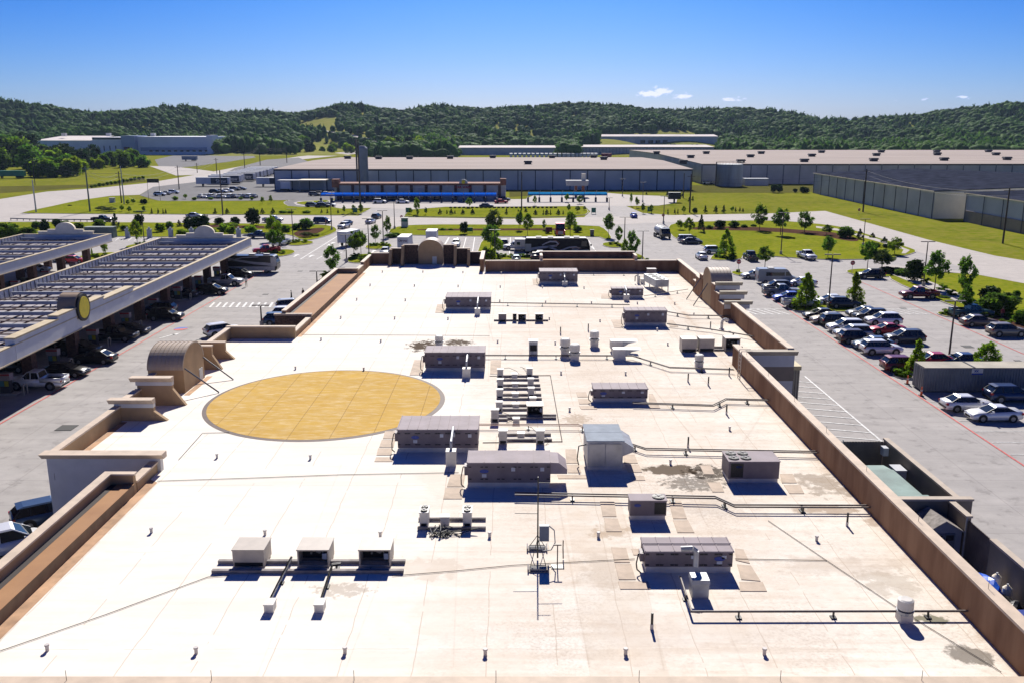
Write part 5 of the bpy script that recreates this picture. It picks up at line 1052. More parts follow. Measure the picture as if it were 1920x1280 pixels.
for a in [
 ('pickup','grey',1464,557,0,'grey pickup parked with its tail to the store'),('pickup','silver',1503,579,0,'silver pickup with long bed under the cone shaped tree'),
 ('pickup','darkred',1722,562,180,'dark red pickup parked alone near the pavement'),('pickup','teal',1820,598,0,'dark teal pickup behind the bronze sedan'),
 ('pickup','white',1512,489,-82,'white work pickup facing the camera at the foot of the berm'),('pickup','darkgrey',1407,491,90,'dark pickup seen from behind under the berm'),
 ('pickup','black',945,467,90,'black pickup seen from behind in the middle bays'),('pickup','black',192,417,0,'black pickup driving along the frontage road at left'),
 ('pickup','silver',512,418,0,'silver pickup passing behind the bright green tree'),('pickup','red',500,477,200,'red pickup facing the fuel canopy'),
 ('pickup','white',527,463,-110,'white pickup just beyond the red pickup'),('pickup','navy',487,448,180,'navy pickup at the corner of the left berm'),
 ('pickup','silver',424,537,0,'silver crew cab pickup leaving the nearer canopy'),('pickup','white',72,732,180,'white work pickup at the nearest pump'),
 ('pickup','black',25,668,0,'black pickup parked at the leftmost inner pumps')]: car(*a[:6], cat=T, group='pickup trucks in the store car parks')
for a in [('suv','black',150,668,0,'black crossover deep in the shade beside the second pump'),('pickup','black',215,642,0,'black pickup deep in the canopy shade'),('suv','navy',300,590,180,'navy crossover at the middle pumps in shade'),('sedan','darkgrey',345,560,0,'dark sedan at the inner pumps in shade'),('suv','black',450,522,0,'black crossover beside the motorhome under the canopy'),('sedan','silver',70,512,0,'silver car under the farther canopy'),('pickup','black',45,545,0,'black pickup under the farther canopy'),('suv','white',120,492,180,'white crossover beyond the farther canopy columns'),('sedan','red',140,470+25,0,'maroon car between the two canopies'),('suv','black',20,700,0,'black crossover at the leftmost inner pump'),('sedan','black',90,655,180,'black sedan at the inner near pumps')]: car(*a)
car('minivan','silver',1291,456,0,'silver minivan parked at the foot of the right berm',cat='van')
car('minivan','navy',605,420,0,'navy people carrier on the frontage road',cat='van')
car('sedan','black',1003,489,90,'dark car behind the parapet, left of the maroon one'); car('sedan','darkred',1024,489,90,'maroon car top showing over the far parapet'); car('sedan','red',1073,488,90,'red car top showing at the nose of the coach'); car('suv','navy',1012,488,90,'navy car between the dark and maroon cars')
# cars seen small in the distance
FC=[('suv','white'),('sedan','silver'),('suv','black'),('sedan','navy'),('sedan','white'),('suv','grey'),('sedan','red')]; k=0
rf=random.Random(11)
for grp,pts,l in [('cars in the works yard',[(x,372) for x in range(378,482,9)],'in the near yard row, %s from left'),('cars in the works yard',[(403,363),(416,362),(428,361),(440,358),(452,357),(325,364),(300,368),(310,366)],'in the far yard group, %s listed left to right'),('cars beside the car wash',[(586,389),(599,386),(606,390),(617,388)],'beside the car wash loop, %s from left'),('cars beside the car wash',[(590,368),(601,367),(612,367)],'at the yard edge by the car wash, %s from left'),('cars at the vacuums',[(712,382),(755,382),(912,390),(940,382),(945,377)],'at the vacuum bays, %s from left'),('cars at the far plant',[(1326,346),(1339,346),(1268,344),(1499,345),(1352,348)],'by the works wall, %s of them')]:
    for i,(x,y) in enumerate(sorted(pts)):
        kd,cl=FC[(i*3+rf.randrange(2))%6 if y==372 else rf.randrange(7)]; p=P(x,y); vehicle(kd,cl,p[0],p[1],rf.choice((90,-90,84)) if y==372 else rf.choice((0,8,180)),'small distant %s car '%cl+l%ORD[i],group=grp,far=True,z=.08)
for i,(x,y) in enumerate([(1006,440)][:0]): pass
# passenger van, coach, motorhome, box trucks, tankers
def wheels(t, xs, W, r, z=0):
    for x in xs:
        for sy in (-1,1): w_=sub(MB().cyl((x,sy*(W/2-.28),r),(x,sy*(W/2+.01),r),r,n=20),'wheel',tyre,t); sub(MB().cyl((x,sy*(W/2),r),(x,sy*(W/2+.025),r),r*.6,n=12),'rim',rimm,w_)
def big(name,label,cat,px,py,hd,group=None):
    x,y=P(px,py); y+=1.25 if abs(math.cos(R_(hd)))>.7 else 3.; x=PX(px,y); t=thing(name,label,cat,(x,y,.03),R_(hd),group); return t
t=big('passenger_van','grey high roofed passenger van with long dark window','van',1455,534,0)
prof=[(-3.4,.4),(3.35,.4),(3.45,.9),(3.3,1.15),(2.5,1.35),(1.75,2.35),(1.4,2.62),(-3.3,2.66),(-3.45,2.3)]
sub(MB().extr(prof,'y',-1.0,1.0),'body',paint('vangrey',(.26,.28,.31)),t); sub(MB().box(-2.1,1.1,-1.02,-1.002,1.45,2.05).box(-2.1,1.1,1.002,1.02,1.45,2.05),'side_window',glass,t); sub(MB().add([(1.3,-1.012,1.45),(2.3,-1.012,1.45),(1.75,-1.012,2.15),(1.3,-1.012,2.15)],[(0,1,2,3)]),'cab_window',glass,t)
sub(MB().add([(2.48,-.85,1.42),(2.48,.85,1.42),(1.86,.8,2.27),(1.86,-.8,2.27)],[(0,1,2,3)]),'windscreen',glass,t)
for s in (-1,1): sub(MB().box(-3.47,-3.4,s*.85-.08,s*.85+.08,1.0,1.5),'taillight',tl,t); sub(MB().box(3.2,3.42,s*.75-.15,s*.75+.15,.85,1.08),'headlight',hl,t)
wheels(t,(-2.1,2.2),2.0,.36); sub(MB().box(-1.6,-.6,-.5,.5,2.665,2.8),'roof_vent',wbox,t)
t=big('coach','long black touring coach with silver and orange swirls along its side','coach',1045,480,0); W=2.6
co=mat('coach_black',(.010,.009,.012),.5,.05,1.,spec=.2); sil=mat('swirl_silver',(.50,.48,.48),.4); org=mat('swirl_copper',(.36,.12,.05),.4)
prof=[(-6.8,.45),(6.4,.45),(6.85,.9),(6.8,1.9),(6.35,3.35),(6.1,3.6),(-6.6,3.65),(-6.85,3.3),(-6.9,.8)]; sub(MB().extr(prof,'y',-W/2,W/2),'body',co,t)
sub(MB().box(-6.6,6.0,-1.1,1.1,3.652,3.72),'roof',mat('coach_roof',(.16,.13,.14),.5),t)
def ribbon(pts, w0, w1, y=-W/2-.012):
    mb=MB(); n=len(pts); L_=[]; R2=[]
    for i,(x,z) in enumerate(pts):
        a=pts[max(0,i-1)]; b_=pts[min(n-1,i+1)]; d=Vector((b_[0]-a[0],b_[1]-a[1])).normalized(); w=w0+(w1-w0)*i/(n-1); L_.append((x-d.y*w,y,z+d.x*w)); R2.append((x+d.y*w,y,z-d.x*w))
    mb.add(L_+R2,[(i,i+n,i+n+1,i+1) for i in range(n-1)]); return mb
sub(ribbon([(-6.85,1.2),(-4.8,1.55),(-3.4,1.75),(-1.8,1.9),(-.3,2.1),(.1,2.5),(-.4,2.95),(-1.6,3.0),(-2.6,2.6),(-3.3,2.2)],.28,.1),'side_swirl',sil,t)
sub(ribbon([(-2.,1.9),(-.9,1.5),(.2,1.0),(1.2,1.3),(2.4,1.75),(3.8,1.85),(4.8,1.6),(4.2,1.35),(3.,1.4)],.2,.08),'side_swirl',sil,t)
sub(ribbon([(-.6,2.1),(.2,2.3),(.35,2.7),(-.1,3.1),(-.9,3.2)],.06,.04,-W/2-.02),'side_swirl',org,t); sub(ribbon([(2.6,1.6),(3.9,1.7),(4.7,1.5),(5.0,1.55),(3.9,1.95)],.05,.03,-W/2-.02),'side_swirl',org,t)
sub(MB().box(-6.86,-5.6,-W/2-.01,-W/2-.002,.9,2.5),'rear_panel',sil,t); sub(ribbon([(1.2,.75),(3.,.95),(5.,1.0),(6.6,1.1)],.3,.18),'side_swirl',sil,t)
sub(MB().box(5.0,6.1,-W/2-.014,-W/2-.003,2.0,3.1),'cab_window',glass,t); sub(MB().add([(6.82,-1.15,1.9),(6.82,1.15,1.9),(6.4,1.1,3.3),(6.4,-1.1,3.3)],[(0,1,2,3)]),'windscreen',glass,t)
for x in (-4.,-1.5,2.,4.): sub(MB().box(x-.6,x+.6,-.45,.45,3.722,3.95),'roof_unit',wbox,t)
wheels(t,(-4.2,-3.1,4.6),W,.5); sub(MB().box(6.9,7.15,-1.45,-1.2,2.0,2.5),'mirror',blackm,t)
t=big('camper_trailer','small white camper trailer behind the coach','trailer',981,473,0); sub(MB().extr([(-1.9,.5),(1.7,.5),(1.95,1.2),(1.8,2.5),(1.2,2.75),(-1.8,2.75),(-1.95,2.4)],'y',-1.1,1.1),'body',wbox,t); sub(MB().box(-1.4,-.7,-1.12,-1.102,1.5,2.1),'window',glass,t); sub(MB().box(-1.94,1.7,-1.115,-1.102,.7,1.1),'side_stripe',mat('camper_stripe',(.35,.4,.5),.5),t); wheels(t,(-.3,.5),2.2,.33)
car('pickup','white',968,470,180,'white pickup half hidden behind the small camper trailer',cat=T,group='pickup trucks in the store car parks')
t=big('motorhome','white and black motorhome leaving the nearer fuel canopy','motorhome',470,513,0); W=2.5
sub(MB().extr([(-5.2,.45),(5.0,.45),(5.35,.9),(5.35,2.0),(4.9,3.1),(4.6,3.25),(-5.1,3.25),(-5.25,3.0)],'y',-W/2,W/2),'body',paint('mh_dark',(.035,.03,.03)),t); sub(MB().box(-5.2,4.9,-W/2-.012,-W/2-.003,.5,1.25),'side_panel',wbox,t); sub(ribbon([(-5,3.0),(-2,2.4),(1,1.9),(3.5,1.7),(5,1.5)],.14,.3,-W/2-.016),'side_swirl',sil,t); sub(ribbon([(-4.5,2.2),(-1,2.9),(2,3.05)],.05,.1,-W/2-.016),'side_swirl',sil,t)
sub(MB().box(4.2,5.28,-W/2-.02,-W/2-.003,1.3,3.0),'front_quarter',wbox,t); sub(MB().add([(5.37,-1.1,1.7),(5.37,1.1,1.7),(5.0,1.05,3.0),(5.0,-1.05,3.0)],[(0,1,2,3)]),'windscreen',glass,t)
for x in (-3,.5,3.2): sub(MB().box(x-.55,x+.55,-.4,.4,3.252,3.5),'roof_unit',wbox,t)
wheels(t,(-3.2,3.3),W,.45)
def boxtruck(label,px,py,hd,txt=None,L=6.2,col='white'):
    t=big('box_truck',label,'box truck',px,py,hd,'white box trucks on the store lots'); W=2.4
    sub(MB().box(-L/2-.9,L/2-.9,-W/2,W/2,.95,3.45),'cargo_box',mat('box_white',(.66,.67,.70),.5,.04,1.),t); sub(MB().box(-L/2-.92,-L/2-.902,-W/2+.1,W/2-.1,1.05,3.35),'rear_door',mat('box_door',(.58,.6,.64),.5),t)
    sub(MB().extr([(L/2-.85,.5),(L/2+1.2,.5),(L/2+1.25,1.3),(L/2+.55,1.55),(L/2+.1,2.35),(L/2-.85,2.4)],'y',-1.05,1.05),'cab',PC[col],t); sub(MB().add([(L/2+.57,-.95,1.58),(L/2+.57,.95,1.58),(L/2+.14,.9,2.28),(L/2+.14,-.9,2.28)],[(0,1,2,3)]),'windscreen',glass,t)
    for s in (-1,1): sub(MB().box(L/2-.5,L/2+.3,s*1.052-.004,s*1.052+.004,1.55,2.2),'side_window',glass,t); sub(MB().box(-L/2-.95,-L/2-.91,s*1.0-.1,s*1.0+.1,.75,.92),'taillight',tl,t)
    wheels(t,(-L/2+.9,L/2+.3),2.3,.42)
    if txt:
        q=text_mb(txt,.62,.01,.02); wd=max(v[0] for v in q.v); q.v=[(-L/2-.93,-(x-wd/2),z+2.45) for x,y,z in q.v]; sub(q,'lettering',mat('text_maroon',(.12,.02,.08),.5),t)
    return t
boxtruck('white box truck with maroon lettering on its rear door, left of the vault',761,474,88,'Oberto')
boxtruck('white box truck directly behind the north vault',811,462,90,None,5.)
boxtruck('white box truck driving away up the access road',658,463,72,None,6.4)
t=big('tanker_truck','white vacuum tanker truck facing the camera at the right junction','tanker truck',1241,449,-82); sub(MB().cyl((-3.6,0,1.75),(1.2,0,1.75),1.0,n=20),'tank',galv,t); sub(MB().extr([(1.4,.6),(3.6,.6),(3.65,1.4),(3.0,1.7),(2.6,2.5),(1.4,2.6)],'y',-1.1,1.1),'cab',PC['black'],t); sub(MB().add([(3.02,-1,1.72),(3.02,1,1.72),(2.64,.95,2.42),(2.64,-.95,2.42)],[(0,1,2,3)]),'windscreen',glass,t); wheels(t,(-2.8,-1.7,2.7),2.4,.5); sub(MB().box(-3.5,1.2,-1.05,1.05,.55,.75),'chassis',blackm,t)
for i,x in enumerate((-2.5,0.)): sub(MB().cyl((x,0,2.76),(x,0,2.95),.3,n=12),'hatch',galv,t)
t=big('semi_truck','red tractor unit facing the camera behind the coach','truck',1050,446,-90); sub(MB().extr([(-1.5,.6),(2.3,.6),(2.35,1.6),(1.2,1.9),(.9,3.2),(-1.5,3.3)],'y',-1.1,1.1),'cab',PC['red'],t); sub(MB().add([(1.22,-1,1.95),(1.22,1,1.95),(.95,.95,3.0),(.95,-.95,3.0)],[(0,1,2,3)]),'windscreen',glass,t); sub(MB().box(2.3,2.38,-.6,.6,.7,1.5),'grille',rimm,t); sub(MB().box(-5,-1.5,-.5,.5,.7,.9),'chassis',blackm,t); wheels(t,(-4.2,-3.,1.6),2.4,.5)
# shipping container with cones, enclosure plant
cont_m=mat('container_grey',(.17,.185,.20),.7,.14,.5); cont_t=mat('container_roof',(.42,.38,.31),.8,.15,.4)
t=thing('shipping_container','grey corrugated shipping container with a small white and blue sign','container',(42.0,87.4,.03)); Lc=16.5
mb=MB(); n=int(Lc/.28); prof=[]
for k in range(n): x=k*Lc/n; w=Lc/n; prof+=[(x,0),(x+w*.35,0),(x+w*.5,.06),(x+w*.85,.06)]
prof+=[(Lc,0),(Lc,2.44),(0,2.44)]; mb.prism(prof,.12,2.55); sub(mb,'body',cont_m,t); sub(MB().box(-.02,Lc+.02,-.03,2.47,2.552,2.62),'roof',cont_t,t); sub(MB().box(4.9,5.1,-.04,2.48,2.621,2.66),'roof_seam',blackm,t)
for s in (0.02,1.24): d=sub(MB().box(-.05,-.004,s+.03,s+1.17,.2,2.5),'door',cont_m,t); sub(MB().cyl((-.08,s+.4,.25),(-.08,s+.4,2.45),.025,n=6).cyl((-.08,s+.85,.25),(-.08,s+.85,2.45),.025,n=6),'lock_bar',galv,d)
sg=sub(MB().box(4.75,5.9,-.04,-.004,1.9,2.5),'sign',wbox,t); sub(MB().box(4.75,5.9,-.045,-.041,1.9,2.06),'blue_strip',badge_b,sg); q=text_mb('XX',.3,.01,.02); q.v=[(x+5.0,y-.05,z+2.18) for x,y,z in q.v]; sub(q,'lettering',badge_b,sg)
cone=thing('traffic_cone','x','traffic cone'); om=mat('cone_orange',(.75,.12,.03),.5); sub(MB().box(-.22,.22,-.22,.22,0,.06),'base',blackm,cone); sub(MB().cyl((0,0,.062),(0,0,.95),.13,.06,12),'body',om,cone); sub(MB().cyl((0,0,.5),(0,0,.65),.11,.1,12),'reflective_band',wbox,cone)
place(cone,(*P(1701,720),.03),0,'orange traffic cone at the far corner of the container'); place(cone,(*P(1727,742),.03),0,'orange traffic cone at the near corner of the container')
# service enclosure beside the store
enc_m=mat('enclosure_wall',(.25,.21,.165),.85,.1,.6); enc_c=mat('enclosure_coping',(.50,.42,.34),.8,.1,1.)
e1=thing('bin_enclosure','brown walled bin enclosure against the right wall of the store','enclosure',(22,60,0)); EO=(22,60,0)
XEN = 28.75
def epart(mb,name,mm,par=None): return mb.build(name,mm,parent=par or e1,org=EO)
for a in [(XEN,XEN+.3,53.75,65.2,2.9),(21.6,XEN+.9,53.35,53.72,3.0),(28.1,28.4,51.0,53.33,2.9),(28.2,28.5,30,48.3,2.65)]:
    w_=epart(MB().box(a[0],a[1],a[2],a[3],0,a[4]),'wall',enc_m); epart(MB().box(a[0]-.06,a[1]+.06,a[2]-.06,a[3]+.06,a[4]+.002,a[4]+.14),'coping',enc_c,w_)
rib=mat('ribbed_fence',(.17,.135,.12),.7,.15,1.)
def ribf(x0,x1,y0,y1,z1,name='fence_panel'):
    mb=MB(); L=math.hypot(x1-x0,y1-y0); n=max(2,int(L/.22))
    for k in range(n):
        f0=k/n; f1=(k+.8)/n; a=(x0+(x1-x0)*f0,y0+(y1-y0)*f0); b_=(x0+(x1-x0)*f1,y0+(y1-y0)*f1); nx,ny=-(y1-y0)/L*.03,(x1-x0)/L*.03
        mb.prism([(a[0]-nx,a[1]-ny),(b_[0]-nx,b_[1]-ny),(b_[0]+nx,b_[1]+ny),(a[0]+nx,a[1]+ny)],0.1,z1)
    mb.prism([(x0-.02,y0-.02),(x1-.02,y1-.02),(x1+.02,y1+.02),(x0+.02,y0+.02)],.1,z1-.05); return epart(mb,name,rib)
ribf(22.,25.5,65.1,65.1,2.8,'gate'); ribf(25.6,28.7,65.1,65.1,2.8,'gate'); ribf(28.25,28.25,48.33,50.97,2.75); epart(MB().box(28.05,28.12,50.9,50.97,0,2.95),'gate_post',galv)
epart(MB().box(25.52,25.58,65.0,65.08,0,2.95),'gate_post',galv)
# compactor, boxes, shed, tarp bundle, bins
comp=mat('compactor_green',(.20,.30,.27),.6,.18,.6); t=thing('compactor','pale green compactor container inside the bin enclosure','compactor',(26.4,59.3,0),R_(1)); 
sub(MB().box(-1.2,1.2,-3.6,1.2,.2,2.3),'body',comp,t); sub(MB().extr([(1.202,.2),(3.2,.4),(3.4,1.4),(2.6,2.1),(1.202,2.3)],'x',-1.1,1.1),'hopper',comp,t); sub(MB().box(-1.35,1.45,-3.82,-3.602,1.6,2.4),'end_rail',comp,t)
boxn=0
for x,y,z,l,s in ((28.6,64.3,2.3,'small white box on the far end of the enclosure wall',.3),(28.45,61.2,1.5,'grey utility box on the enclosure wall beside the compactor',.6)): o=MB().box(-s,s*.3,-s,s,-s,s).box(-s*1.05,s*.32,-s*1.05,s*1.05,s,s*1.15).build('utility_box',grey_l,loc=(x,y,z)); tag(o,l,'utility box')
cage=MB(); 
for k in range(27): y=46.+k*.5; cage.box(21.5,22.3,y,y+.07,5.2,5.28)
cage.box(22.26,22.33,46,59.4,5.1,5.3); cage.box(22.28,22.31,46,59.4,4.3,4.4); o=cage.build('wall_rack',mat('rack_dark',(.04,.035,.03),.7)); tag(o,'dark metal comb rack fixed along the outer face of the right parapet','rack')
t=thing('garden_shed','small grey garden shed with gabled roof and double doors','shed',(26.75,52.0,0),R_(4)); sw=mat('shed_wall',(.22,.24,.30),.7); sd_=mat('shed_door',(.10,.12,.17),.6)
sub(MB().extr([(-1.15,0),(1.15,0),(1.15,1.95),(0,2.65),(-1.15,1.95)],'y',-1.,1.),'wall',sw,t)
for s in (-1,1): sub(MB().extr([(0,2.72),(s*1.35,1.92),(s*1.35,1.84),(0,2.64)],'y',-1.12,1.1),'roof',mat('shed_roof',(.36,.32,.29),.85,.25,3.),t); d=sub(MB().box(*sorted((s*.03,s*.72)),-1.06,-1.002,.1,1.85),'door',sd_,t); sub(MB().box(*sorted((s*.12,s*.62)),-1.08,-1.062,1.4,1.75),'window',mat('shed_window',(.02,.02,.03),.2),d)
rt=random.Random(3)
def lump(name,label,cat,x,y,rx,ry,rz_,m,sd=1):
    import bmesh
    b=bmesh.new(); bmesh.ops.create_icosphere(b,subdivisions=3,radius=1); r=random.Random(sd)
    ph=[(r.uniform(0,6),r.uniform(2,6)) for _ in range(6)]
    for v in b.verts:
        d=1+.12*math.sin(v.co.x*ph[0][1]+ph[0][0])*math.cos(v.co.y*ph[1][1]+ph[1][0])+.07*math.sin(v.co.z*ph[2][1]*2+v.co.x*5)+r.uniform(-.03,.03); v.co=Vector((v.co.x*rx*d,v.co.y*ry*d,max(0,(v.co.z+.55))*rz_*d*.65))
    me=bpy.data.meshes.new(name); b.to_mesh(me); b.free(); me.materials.append(m); o=bpy.data.objects.new(name,me); COL.objects.link(o); o.location=(x,y,0); tag(o,label,cat); return o
lump('tarpaulin','crumpled bright blue tarpaulin bundle behind the right wall','tarpaulin',26.5,45.5,.9,1.4,1.9,mat('tarp_blue',(.02,.13,.72),.35),2)
lump('rubbish_bag','black bag near the right edge behind the wall','bag',27.1,43.7,.7,.8,1.5,blackm,5)
for i,(x,y) in enumerate(((27.6,46.2),(27.5,44.9))):
    t=thing('wheel_barrow' if 0 else 'propane_bottle','cream gas bottle, %s of two beside the blue tarpaulin'%('far' if i==0 else 'near'),'gas bottle',(x,y,0)); sub(MB().cyl((0,0,0),(0,0,1.5),.25,n=14).cyl((0,0,1.5),(0,0,1.65),.25,.1,14),'body',cap_pale,t); sub(MB().cyl((0,0,1.652),(0,0,1.75),.06,n=8),'valve',galv,t)
t=thing('waste_bin','black wheeled bin with blue lid at the right edge behind the wall','bin',(27.2,42.4,0)); sub(MB().box(-.5,.5,-.4,.4,.1,1.25),'body',blackm,t); sub(MB().box(-.55,.55,-.45,.45,1.252,1.36),'lid',badge_b,t)
# ------------------------------------------------------------ far buildings
wh_b = mat('cladding_bluegrey', (.42,.45,.51), .7, .08, .15); wh_g = mat('cladding_grey', (.44,.44,.46), .7, .1, .15); seam_d = mat('cladding_seam', (.03,.035,.05), .7)
wh_roof = mat('metal_roof_pale', (.40,.335,.30), .9, .1, .05, aniso=(.3,3.,1.), spec=.05); dk_roof = mat('ballast_roof_dark', (.042,.048,.075), .95, .25, .3, spec=.0); cream = mat('cladding_cream', (.85,.74,.54), .8, .06, .3)
tan_b = mat('wall_base_tan', (.27,.225,.18), .85, .1, .3); rvent = mat('roof_vent_dark', (.05,.045,.055), .7); pale_roof2 = mat('metal_roof_light', (.66,.60,.57), .9, .08, .05, spec=.05)
def shed(label, x0, x1, y0, y1, h, ridge, mw, mr, axis='x', seams=None, cat='warehouse', name='warehouse', vents=None, seamw=.35, sm=None, base=None, lip=True):
    """building with low gable; ridge along axis"""
    t = thing(name, label, cat, ((x0+x1)/2, y0, 0)); cx = (x0+x1)/2; a, b_ = x0-cx, x1-cx; D = y1-y0
    sub(MB().box(a,b_,0,D,0,h), 'wall', mw, t)
    mb = MB(); e = .5
    if axis == 'x': mb.extr([(-e,h),(D/2,h+ridge),(D+e,h),(D+e,h+.25),(D/2,h+ridge+.25),(-e,h+.25)], 'x', a-.4, b_+.4)
    else: mb.extr([(a-e,h),((a+b_)/2,h+ridge),(b_+e,h),(b_+e,h+.25),((a+b_)/2,h+ridge+.25),(a-e,h+.25)], 'y', -.4, D+.4)
    sub(mb, 'roof', mr, t)
    if axis == 'x' and ridge: sub(MB().extr([(0,h-.01),(D,h-.01),(D/2,h+ridge-.02)], 'x', a+.02, b_-.02), 'gable_wall', mw, t)
    if axis == 'y' and ridge: sub(MB().extr([(a,h-.01),(b_,h-.01),((a+b_)/2,h+ridge-.02)], 'y', .02, D-.02), 'gable_wall', mw, t)
    if seams:
        for k in range(seams+1): xx = a+(b_-a)*k/seams; sub(MB().box(xx-seamw/2,xx+seamw/2,-.14,-.01,0,h-.02), 'downpipe', sm or seam_d, t)
    if lip: sub(MB().box(a,b_,-.12,-.004,h-.5,h-.02), 'eave_trim', seam_d if seams else mw, t)
    if vents:
        for (px, py) in vents:
            zq = h+ridge*.6; q = P(px, py, zq); f = (q[1]-y0)/D; zz = h+ridge*(1-abs(2*f-1)) if axis == 'x' else h+ridge*.5
            sub(MB().box(q[0]-cx-1.6,q[0]-cx+1.6,f*D-1.3,f*D+1.3,zz,zz+1.1).box(q[0]-cx-2.1,q[0]-cx+2.1,f*D-1.7,f*D+1.7,zz+1.102,zz+1.9,taper=.3), 'roof_vent', rvent, t)
    return t
shed('long blue grey warehouse with dark vertical downpipes behind the car wash', -103, 78, 392, 548, 8.7, .9, wh_b, wh_roof, 'x', 24, vents=[(652,299),(710,300),(768,300),(844,299),(924,297),(1035,297),(1113,296),(990,309),(1132,302)])
t = shed('huge ribbed grey warehouse with pale roof behind the storage tank', 91, 560, 434, 705, 9.3, 1.2, wh_g, wh_roof, 'x', 60, seamw=.5, sm=mat('cladding_rib', (.18,.19,.22), .7), vents=[(1231,291),(1281,305),(1295,297),(1324,291),(1389,304),(1407,296),(1427,291),(1508,303),(1522,295),(1540,289),(1638,302),(1643,294),(1652,288),(1757,293),(1770,301),(1756,288),(1853,287),(1867,293),(1888,300)])
sub(MB().box(-160,-151,-7,-.2,4.2,4.6), 'loading_canopy', pale_roof2, t)
shed('dark roofed grey warehouse with one cream end wall', 125, 209, 266, 374, 8.0, 1.7, cream, dk_roof, 'y', None, lip=False)
o = [q for q in bpy.data.objects if q.get('label') == 'dark roofed grey warehouse with one cream end wall'][0]
sub(MB().box(-42.15,-42.003,0,108,0,7.9), 'side_wall', wh_g, o)
sub(MB().box(-42.7,-42.16,-.3,108,7.9,8.15), 'eave_trim', cream, o)
for k in range(13): sub(MB().box(-42.3,-42.16,.2+k*8.9,.42+k*8.9,0,7.9), 'downpipe', mat('pipe_grey',(.10,.10,.12)), o)
sub(MB().box(-42.3,42.3,-.42,-.3,7.6,7.9), 'gable_trim', cream, o)
t = shed('dark roofed warehouse with tan base band at the right edge', 130.5, 215, 120, 258.5, 8.0, 1.7, wh_b, dk_roof, 'y', None, lip=False)
sub(MB().box(-42.55,-42.26,0,138,0,3.2), 'base_band', tan_b, t)
sub(MB().box(-42.9,-42.56,-.3,138,7.9,8.15), 'eave_trim', cream, t)
for k in range(15): sub(MB().box(-42.7,-42.56,.2+k*9.8,.42+k*9.8,0,7.9), 'downpipe', mat('pipe_grey',(.10,.10,.12)), t)
sub(MB().box(-42.9,-42.3,98,99.2,4.8,6.6), 'utility_box', wbox, t)
shed('pale low factory behind the trailer row left of centre', PX(860,900), PX(1042,900), 900, 960, 7, 1.5, wh_b, pale_roof2, 'x', name='factory', cat='factory')
shed('grey low factory below the long white roofed one', PX(1086,905), PX(1338,905), 905, 985, 7.5, 1.4, wh_g, pale_roof2, 'x', 40, sm=mat('cladding_rib',(.18,.19,.22)), name='factory', cat='factory')
t = shed('long white roofed factory at the foot of the wooded hill', PX(1127,1150), PX(1345,1150), 1150, 1200, 15.5, 2.2, wh_b, pale_roof2, 'x', name='factory', cat='factory')
for x in (-57,-42,-36): sub(MB().box(x,x+5,-.3,-.01,7,11.5), 'loading_door', wbox, t)
for x in (-24,-14,-5,4): sub(MB().box(x,x+6,-.3,-.01,7,11), 'loading_bay', seam_d, t)
# far left distribution building
t = thing('distribution_centre', 'white distribution building with grey entrance block at the far left', 'warehouse', (PX(260,900), 900, 0)); bl = mat('panel_blue_white', (.70,.72,.78), .7, .06, .05); bl2 = mat('panel_slate', (.26,.34,.50), .7, .08, .05)
X0 = PX(260,900)
def bx(pa, pb, yt, ya, yb_, m, nm='wall'): sub(MB().box(PX(pa,900)-X0,PX(pb,900)-X0,ya,yb_,0,hgt(yt,900)), nm, m, t)
bx(232,257,255,-3,30,bl2,'entrance_block'); bx(176,231.8,258,0,60,bl,'office_wall'); bx(257.2,398,257,4,80,bl,'wall'); bx(388,399,254,2,20,bl,'stair_tower'); bx(64,175.8,264,6,80,bl,'wall')
sub(MB().add([(PX(62,900)-X0,5,hgt(264,900)),(PX(169,900)-X0,5,hgt(264,900)),(PX(169,900)-X0,60,hgt(258,900)+1),(PX(66,900)-X0,60,hgt(258,900)+1)],[(0,1,2,3)]), 'roof', pale_roof2, t)
sub(MB().box(PX(176,900)-X0,PX(231,900)-X0,-.3,-.01,hgt(262,900),hgt(258.5,900)), 'dark_band', seam_d, t); sub(MB().box(PX(262,900)-X0,PX(388,900)-X0,3.6,3.99,hgt(284,900),hgt(277,900)), 'grey_band', bl2, t); sub(MB().box(PX(236,900)-X0,PX(247,900)-X0,-3.4,-3.01,0,hgt(276,900)), 'entrance_door', mat('door_maroon',(.10,.05,.06)), t)
for px in (185,196,207,218): sub(MB().box(PX(px,900)-X0,PX(px+1.5,900)-X0,-.3,-.01,4,9), 'window', seam_d, t)
for k in range(10): sub(MB().box(PX(278+11.6*k,900)-X0,PX(284+11.6*k,900)-X0,3.5,3.98,3.2,4.8), 'dock_door', seam_d, t)
for px in (95,181,267): sub(MB().box(PX(px,900)-X0-2,PX(px,900)-X0+2,30,34,18,21), 'roof_unit', wbox, t)
